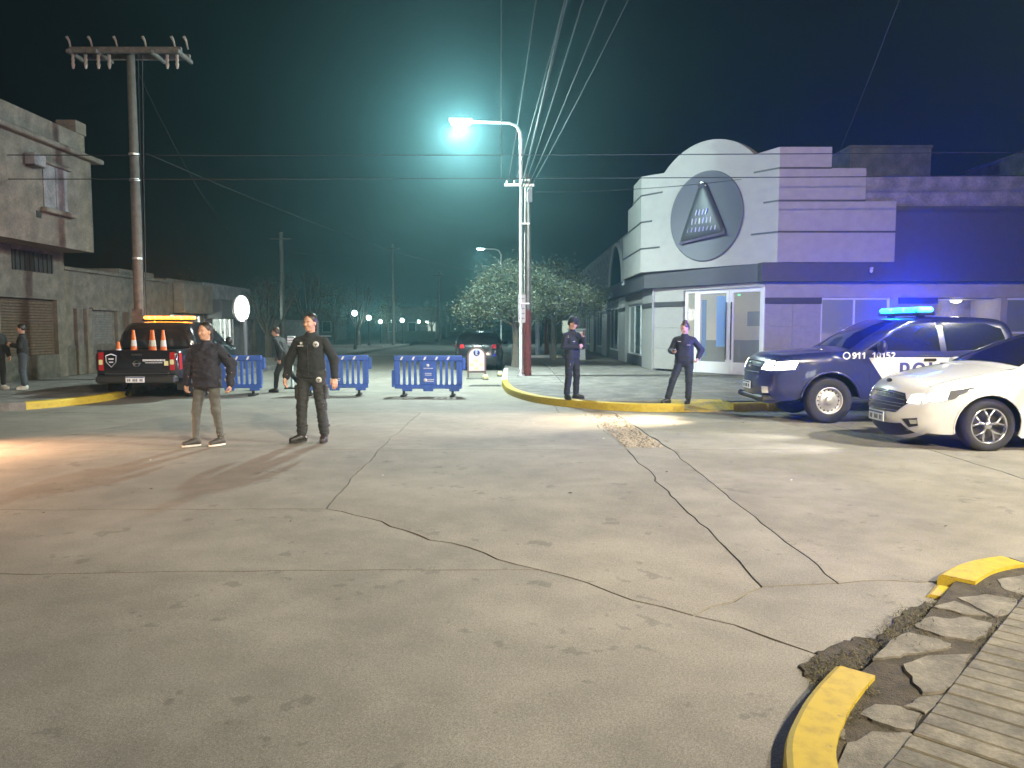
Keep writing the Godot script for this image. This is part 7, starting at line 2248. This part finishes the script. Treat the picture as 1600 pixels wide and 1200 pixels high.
	if o.has("cap_m"):
		var cp := Node3D.new()
		cp.name = "cap"
		t.add_child(cp)
		var ct := Transform3D(hb, hc)
		part(cp, "crown", MB.new(true).lathe([Vector2(0.094, 0.045), Vector2(0.096, 0.085), Vector2(0.088, 0.125), Vector2(0.055, 0.14), Vector2(0, 0.143)], 20, ct * Transform3D(Basis.from_scale(Vector3(u * 0.96, u, u * 1.06)), Vector3(0, 0.0, -0.015 * u))).done(), o.cap_m)
		var bp := MB.new(true)
		for k in 8:
			var a0 := lerpf(-0.85, 0.85, k / 8.0)
			var a1 := lerpf(-0.85, 0.85, (k + 1) / 8.0)
			var pt := func(a: float, r: float, y: float) -> Vector3: return ct * (Vector3(sin(a) * r * 0.9, y, cos(a) * r - 0.012) * u)
			bp.quad(pt.call(a0, 0.095, 0.052), pt.call(a1, 0.095, 0.052), pt.call(a1, 0.165, 0.036), pt.call(a0, 0.165, 0.036))
			bp.quad(pt.call(a0, 0.095, 0.046), pt.call(a1, 0.095, 0.046), pt.call(a1, 0.165, 0.031), pt.call(a0, 0.165, 0.031))
		part(cp, "peak", bp.done(), o.cap_m)
	# ---- jacket
	var jk := Field.new()
	jk.fn.seed = int(H * 1000.0) + int(o.at.x * 10.0)
	var g: float = o.get("jacket_bulk", 1.0) * bulk
	var hem: float = o.get("hem", 0.50) * H
	jk.wrinkle = o.get("wrinkle", 0.012)
	jk.wrinkle_freq = o.get("wrinkle_freq", 11.0)
	var fw := Vector3(0, 0, 0.014 * u)
	for s in [-1.0, 1.0]:
		jk.cap(P.chest + Vector3(s * 0.055, 0.01, 0) * u, P.waist + Vector3(s * 0.058, -0.01, 0) * u, 0.108 * u * g, 0.102 * u * g, 0.05)
		jk.cap(P.waist + Vector3(s * 0.058, -0.01, 0) * u, (P.hipL + P.hipR) / 2.0 + Vector3(s * 0.058, -0.05, 0) * u, 0.104 * u * g, 0.108 * u * g, 0.05)
	for q in [P.shL, P.shR]:
		jk.cap(P.neck - Vector3(0, 0.045, 0) * u, q - Vector3(0, 0.022, 0) * u, 0.066 * u, 0.056 * u * g, 0.05)
	jk.cap(P.chest + fw, P.neck + Vector3(0, 0.006, 0) * u, 0.10 * u, 0.066 * u, 0.04)
	for s in ["L", "R"]:
		var wr: Vector3 = P["wr" + s] - (P["wr" + s] - P["el" + s]).normalized() * 0.012 * u
		jk.cap(P["sh" + s] - Vector3(0, 0.022, 0) * u, P["el" + s], 0.058 * u * g, 0.055 * u * g, 0.035)
		jk.cap(P["el" + s], wr, 0.056 * u * g, 0.043 * u * g, 0.025)
	var bottom := Field.new()
	jk.prims.append_array(bottom.prims)
	var torso_cut := Vector3(0, hem, 0)
	# the hem cuts the trunk only: sleeves that reach lower are added on a field of their own
	var sl := Field.new()
	sl.fn.seed = jk.fn.seed + 1
	sl.wrinkle = jk.wrinkle
	sl.wrinkle_freq = jk.wrinkle_freq
	var trunk := Field.new()
	trunk.fn.seed = jk.fn.seed
	trunk.wrinkle = jk.wrinkle
	trunk.wrinkle_freq = jk.wrinkle_freq
	for i in jk.prims.size():
		if i >= jk.prims.size() - 4: sl.prims.append(jk.prims[i])
		else: trunk.prims.append(jk.prims[i])
	trunk.cut(torso_cut, Vector3(0, -1, 0))
	part(t, "jacket", field_mesh([trunk, sl], [cell, cell]), o.jacket)
	var col := Field.new().cap(P.neck + Vector3(0, -0.012, 0.002) * u, P.neck + Vector3(0, 0.028, 0.004) * u, 0.070 * u, 0.064 * u, 0.02)
	col.cut(P.neck + Vector3(0, 0.040, 0.0) * u, Vector3(0, 1, 0.12).normalized())
	part(t, "collar", field_mesh([col], [cell * 0.7]), o.jacket)
	if o.get("band", true):
		var hb2 := MB.new(true)
		var ring := []
		for k in 25:
			var a := TAU * k / 24.0
			ring.append(Vector3((P.hipL.x + P.hipR.x) / 2.0 + cos(a) * 0.152 * u * g, hem + 0.012, (P.hipL.z + P.hipR.z) / 2.0 + sin(a) * 0.104 * u * g))
		hb2.tube(ring, 0.014 * u, 0.014 * u, 6, false)
		part(t, "hem_band", hb2.done(), o.jacket)
	# ---- trousers
	var tr := Field.new()
	tr.fn.seed = 31 + int(H * 500.0)
	var tg: float = o.get("trouser_bulk", 1.0) * bulk
	tr.wrinkle = o.get("trouser_wrinkle", 0.010)
	tr.wrinkle_freq = 12.0
	tr.cap(P.hipL + Vector3(0, 0.03, 0), P.hipR + Vector3(0, 0.03, 0), 0.104 * u * bulk, 0.104 * u * bulk, 0.04)
	tr.cap((P.hipL + P.hipR) / 2.0, P.waist - Vector3(0, 0.03, 0), 0.112 * u, 0.11 * u, 0.04)
	for s in ["L", "R"]:
		tr.cap(P["hip" + s] + Vector3(0, -0.02, 0), P["knee" + s], 0.090 * u * tg, 0.066 * u * tg, 0.025)
		tr.cap(P["knee" + s], P["ank" + s] + Vector3(0, 0.05, 0) * u, 0.065 * u * tg, o.get("cuff", 0.052) * u * tg, 0.025)
	part(t, "trousers", field_mesh([tr], [cell]), o.trousers)
	# ---- shoes
	for s in ["L", "R"]:
		var sh := Node3D.new()
		sh.name = "boot" if o.get("boots", true) else "shoe"
		t.add_child(sh, true)
		var a: Vector3 = P["ank" + s]
		var ground: float = a.y - 0.05 * H
		var fd := Basis(Vector3.UP, deg_to_rad(J["toe" + s])) * Vector3(0, 0, 1)
		var f := Field.new()
		var heel := Vector3(a.x, ground + 0.045 * u, a.z) - fd * 0.035 * u
		var toe := Vector3(a.x, ground + 0.036 * u, a.z) + fd * 0.155 * u
		f.cap(heel, Vector3(a.x, ground + 0.055 * u, a.z) + fd * 0.05 * u, 0.042 * u, 0.047 * u, 0.02)
		f.cap(Vector3(a.x, ground + 0.055 * u, a.z) + fd * 0.05 * u, toe, 0.045 * u, 0.036 * u, 0.02)
		f.cap(a + Vector3(0, -0.02, 0) * u, a + Vector3(0, 0.10 if o.get("boots", true) else 0.0, 0.0) * u - fd * 0.005 * u, 0.046 * u, 0.047 * u, 0.02)
		f.cut(Vector3(0, ground + 0.022 * u, 0), Vector3(0, -1, 0))
		part(sh, "upper", field_mesh([f], [cell * 0.6]), o.shoe)
		var sole := PackedVector2Array()
		for k in 18:
			var b := TAU * k / 18.0
			var along := cos(b)
			sole.append(Vector2(sin(b) * (0.050 if along > -0.3 else 0.044) * u, along * 0.132 * u + 0.058 * u))
		var x := fd.cross(Vector3.UP)
		part(sh, "sole", MB.new().prism(sole, 0.0, 0.026 * u, Transform3D(Basis(x, fd, Vector3.UP), Vector3(a.x, ground, a.z))).done(), o.get("sole", M.rubber))
	return t

func round_patch(parent: Node, called: String, at: Vector3, n: Vector3, r: float) -> void:
	var z := n.normalized()
	var x := Vector3.UP.cross(z).normalized()
	var b := Basis(x, z, x.cross(z))
	var p := part(parent, called, MB.new(true).lathe([Vector2(0, 0.004), Vector2(r, 0.004), Vector2(r, 0)], 20, Transform3D(b, at)).done(), M.patch_grey)
	part(p, "patch_mark", MB.new().bevel(Vector3(0, 0.006, -r * 0.1), Vector3(r * 1.1, 0.004, r * 0.28), 0.001, Transform3D(b, at)).done(), M.uniform_dark)
	part(p, "patch_mark", MB.new().bevel(Vector3(0, 0.006, r * 0.35), Vector3(r * 0.22, 0.004, r * 0.7), 0.001, Transform3D(b, at)).done(), M.uniform_dark)

func build_people() -> void:
	var cloth := func(key: String, c: Color, rough: float) -> StandardMaterial3D:
		var m: StandardMaterial3D = surfaced(key, c, rough, "weave", 0.12)
		m.uv1_world_triplanar = false
		m.rim_enabled = true
		m.rim = 0.25
		return m
	var sk := flat("skin", lin(0.46, 0.27, 0.19), 0.5)
	sk.subsurf_scatter_enabled = true
	sk.subsurf_scatter_strength = 0.08
	flat("eye", lin(0.02, 0.015, 0.012), 0.2)
	flat("lips", lin(0.32, 0.14, 0.11), 0.5)
	flat("hair", lin(0.018, 0.013, 0.010), 0.45)
	flat("hair_brown", lin(0.06, 0.03, 0.02), 0.45)
	cloth.call("puffer_dark", lin(0.020, 0.021, 0.036), 0.8)
	cloth.call("trousers_grey", lin(0.12, 0.125, 0.12), 0.85)
	cloth.call("fleece_black", lin(0.020, 0.024, 0.026), 0.9)
	cloth.call("cargo_dark", lin(0.038, 0.042, 0.042), 0.85)
	cloth.call("uniform_dark", lin(0.016, 0.018, 0.030), 0.8)
	cloth.call("jeans", lin(0.07, 0.085, 0.11), 0.85)
	cloth.call("coat_dark", lin(0.022, 0.022, 0.022), 0.85)
	flat("boot_black", lin(0.022, 0.020, 0.019), 0.4)
	flat("sneaker_dark", lin(0.045, 0.042, 0.04), 0.6)
	flat("sole_white", lin(0.6, 0.58, 0.55), 0.6)
	flat("patch_grey", lin(0.42, 0.44, 0.42), 0.7)
	# woman in the puffed jacket
	var w1 := person({h = 1.57, at = Vector3(-3.87, 0.0, -9.72), turn = -6.0, look = -16.0, label = "woman in a dark puffed jacket and grey trousers walking with arms apart", cell = 0.011, hair = "tied",
		pose = {hipL = Vector3(0.055, 0.515, 0.0), hipR = Vector3(-0.055, 0.515, 0.0), kneeL = Vector3(0.075, 0.285, 0.01), kneeR = Vector3(-0.085, 0.285, 0.02), ankL = Vector3(0.085, 0.05, -0.035), ankR = Vector3(-0.095, 0.05, 0.03),
			elL = Vector3(0.195, 0.66, -0.03), wrL = Vector3(0.205, 0.50, 0.015), elR = Vector3(-0.165, 0.65, -0.03), wrR = Vector3(-0.155, 0.50, 0.03), toeL = -28.0, toeR = -40.0},
		jacket = M.puffer_dark, jacket_bulk = 1.28, hem = 0.475, wrinkle = 0.022, wrinkle_freq = 8.0, trousers = M.trousers_grey, trouser_bulk = 0.93, cuff = 0.047, boots = false, shoe = M.sneaker_dark, sole = M.sole_white, handL = {curl = 0.9}, handR = {curl = 0.7}})
	# officer in cargo trousers
	var w2 := person({h = 1.69, at = Vector3(-2.63, 0.0, -10.05), turn = -2.0, look = -20.0, label = "officer in black fleece and cargo trousers standing with arms hanging", cell = 0.011, hair = "tied",
		pose = {hipL = Vector3(0.055, 0.515, 0.0), hipR = Vector3(-0.055, 0.515, 0.0), kneeL = Vector3(0.075, 0.285, 0.012), kneeR = Vector3(-0.075, 0.285, 0.012), ankL = Vector3(0.088, 0.05, -0.02), ankR = Vector3(-0.082, 0.05, 0.0),
			elL = Vector3(0.175, 0.64, -0.02), wrL = Vector3(0.19, 0.505, 0.03), elR = Vector3(-0.175, 0.64, -0.02), wrR = Vector3(-0.19, 0.505, 0.03), toeL = 4.0, toeR = -42.0},
		jacket = M.fleece_black, jacket_bulk = 1.12, hem = 0.50, wrinkle = 0.009, trousers = M.cargo_dark, trouser_bulk = 1.08, cuff = 0.062, trouser_wrinkle = 0.014, shoe = M.boot_black, handL = {curl = 0.35, palm = Vector3(-0.5, 0, -1)}, handR = {curl = 0.55}})
	round_patch(w2, "breast_patch", Vector3(0.105, 1.285, 0.132), Vector3(0.25, 0.1, 1), 0.04)
	round_patch(w2, "thigh_patch", Vector3(0.125, 0.825, 0.102), Vector3(0.3, 0, 1), 0.038)
	part(w2, "breast_print", bevel_mesh(Vector3(0.075, 0.012, 0.004), 0.001, Vector3(-0.095, 1.265, 0.139)), M.patch_grey)
	part(w2, "breast_print", bevel_mesh(Vector3(0.03, 0.03, 0.004), 0.001, Vector3(-0.085, 1.30, 0.139)), M.patch_grey)
	part(w2, "zip", MB.new(true).tube([Vector3(0, 1.36, 0.108), Vector3(0, 1.25, 0.148), Vector3(0, 1.05, 0.136), Vector3(0, 0.87, 0.132)], 0.004, 0.004, 5).done(), M.dark_metal)
	for s in [-1.0, 1.0]:
		part(w2, "cargo_pocket", bevel_mesh(Vector3(0.05, 0.19, 0.13), 0.015, Vector3(s * 0.185, 0.66, 0.0)), M.cargo_dark)
		var cuff := MB.new(true)
		var ring := []
		for k in 17:
			var a := TAU * k / 16.0
			ring.append(Vector3((0.088 if s > 0 else -0.082) * 1.69 + cos(a) * 0.062, 0.215 + 0.006 * sin(a * 3.0), (-0.02 if s > 0 else 0.0) * 1.69 + sin(a) * 0.062))
		cuff.tube(ring, 0.018, 0.018, 6, false)
		part(w2, "trouser_cuff", cuff.done(), M.cargo_dark)
	# officer with the radio at his mouth
	var p3 := person({h = 1.68, at = Vector3(1.24, WALK, -15.85), turn = 42.0, look = 12.0, nod = 14.0, label = "officer in dark uniform and cap speaking into a hand radio on the yellow kerb", cell = 0.016, hair = "short", cap_m = M.uniform_dark,
		pose = {elL = Vector3(0.125, 0.645, 0.06), wrL = Vector3(0.045, 0.755, 0.145), elR = Vector3(-0.15, 0.645, 0.0), wrR = Vector3(-0.02, 0.645, 0.12), toeL = 30.0, toeR = -20.0},
		jacket = M.uniform_dark, jacket_bulk = 1.1, hem = 0.50, trousers = M.uniform_dark, trouser_bulk = 1.08, cuff = 0.06, trouser_wrinkle = 0.016, shoe = M.boot_black, handL = {dir = Vector3(-0.1, 1, 0.1), palm = Vector3(-0.4, 0, -1), curl = 1.0}, handR = {dir = Vector3(1, 0.3, 0.3), palm = Vector3(0, -0.3, -1), curl = 0.6}})
	var rd := thing("hand_radio", "small black hand radio at the mouth of the officer in the cap", "radio", p3.transform * Vector3(0.05, 1.37, 0.29))
	part(rd, "casing", bevel_mesh(Vector3(0.05, 0.12, 0.03), 0.008, Vector3(0, 0.0, 0)), M.black_plastic)
	part(rd, "antenna", MB.new(true).tube([Vector3(0.012, 0.06, 0), Vector3(0.012, 0.15, 0)], 0.006, 0.004, 6).done(), M.black_plastic)
	for q in [[Vector3(-0.10, 1.19, 0.145), Vector3(0.07, 0.012, 0.004)], [Vector3(-0.185, 1.29, 0.06), Vector3(0.004, 0.05, 0.045)], [Vector3(-0.15, 0.72, 0.09), Vector3(0.008, 0.05, 0.004)]]:
		part(p3, "white_badge", bevel_mesh(q[1], 0.001, q[0]), M.patch_grey)
	# officer looking at her phone
	var p4 := person({h = 1.62, at = Vector3(3.42, -0.005, -15.25), turn = -16.0, look = -34.0, nod = 22.0, label = "officer with hair in a bun looking down at her phone by the kerb ramp", cell = 0.016, hair = "bun", hair_m = M.hair_brown,
		pose = {hipL = Vector3(0.055, 0.515, 0.0), hipR = Vector3(-0.055, 0.515, 0.0), kneeR = Vector3(-0.13, 0.285, 0.03), ankR = Vector3(-0.185, 0.05, 0.04), kneeL = Vector3(0.06, 0.285, 0.0), ankL = Vector3(0.055, 0.05, -0.01),
			elR = Vector3(-0.16, 0.65, 0.0), wrR = Vector3(-0.115, 0.63, 0.145), elL = Vector3(0.20, 0.655, -0.03), wrL = Vector3(0.165, 0.56, 0.03), toeL = -12.0, toeR = -48.0},
		jacket = M.uniform_dark, jacket_bulk = 1.16, hem = 0.515, trousers = M.uniform_dark, trouser_bulk = 1.1, cuff = 0.06, trouser_wrinkle = 0.016, shoe = M.boot_black, handR = {dir = Vector3(0.2, 0.1, 1), palm = Vector3(0.2, 1, 0), curl = 0.5}, handL = {curl = 0.9}})
	var ph := thing("phone", "small dark phone in the hand of the officer with a bun", "phone", p4.transform * Vector3(-0.165, 1.065, 0.32), deg_to_rad(-20))
	part(ph, "case", bevel_mesh(Vector3(0.07, 0.01, 0.14), 0.003), M.black_plastic)
	part(ph, "screen", box_mesh(Vector3(0.062, 0.002, 0.13), Vector3(0, 0.0062, 0)), M.dark_glass)
	for q in [[Vector3(0.09, 1.165, 0.148), Vector3(0.07, 0.010, 0.004)], [Vector3(-0.09, 1.235, 0.142), Vector3(0.06, 0.012, 0.004)]]:
		part(p4, "white_badge", bevel_mesh(q[1], 0.001, q[0]), M.patch_grey)
	# bystanders on the left pavement
	person({h = 1.56, at = Vector3(-11.72, WALK, -18.4), turn = -62.0, look = -5.0, nod = 10.0, label = "bystander in a dark jacket and jeans before the roller shutter", cell = 0.018, hair = "short", boots = false,
		pose = {elL = Vector3(0.14, 0.65, 0.03), wrL = Vector3(0.07, 0.68, 0.14), elR = Vector3(-0.14, 0.65, 0.03), wrR = Vector3(-0.05, 0.69, 0.14)},
		jacket = M.coat_dark, jacket_bulk = 1.12, hem = 0.53, trousers = M.jeans, trouser_bulk = 1.1, cuff = 0.06, shoe = M.sole_white, sole = M.sole_white})
	person({h = 1.62, at = Vector3(-12.28, WALK, -18.3), turn = 60.0, label = "bystander all in black facing the one in jeans", cell = 0.018, hair = "short", boots = false,
		jacket = M.coat_dark, jacket_bulk = 1.2, hem = 0.45, trousers = M.coat_dark, trouser_bulk = 1.1, shoe = M.sole_white, sole = M.sole_white})
	# man walking behind the barriers
	person({h = 1.66, at = Vector3(-5.72, GUTTER, -19.3), turn = -105.0, look = 10.0, nod = 8.0, label = "man in a dark coat striding past behind the barriers", cell = 0.018, hair = "short", hair_m = M.hair_brown, boots = false,
		pose = {hipL = Vector3(0.052, 0.505, 0), hipR = Vector3(-0.052, 0.505, 0), kneeL = Vector3(0.06, 0.285, 0.10), ankL = Vector3(0.06, 0.05, 0.12), kneeR = Vector3(-0.06, 0.29, -0.06), ankR = Vector3(-0.06, 0.07, -0.24), waist = Vector3(0, 0.60, 0.02), chest = Vector3(0, 0.72, 0.06), neck = Vector3(0, 0.82, 0.10), shL = Vector3(0.105, 0.80, 0.085), shR = Vector3(-0.105, 0.80, 0.085), head = Vector3(0, 0.91, 0.145), elL = Vector3(0.14, 0.64, -0.02), wrL = Vector3(0.13, 0.51, 0.0), elR = Vector3(-0.14, 0.64, 0.10), wrR = Vector3(-0.13, 0.53, 0.18)},
		jacket = M.coat_dark, jacket_bulk = 1.2, hem = 0.44, trousers = M.coat_dark, trouser_bulk = 1.05, shoe = M.boot_black})
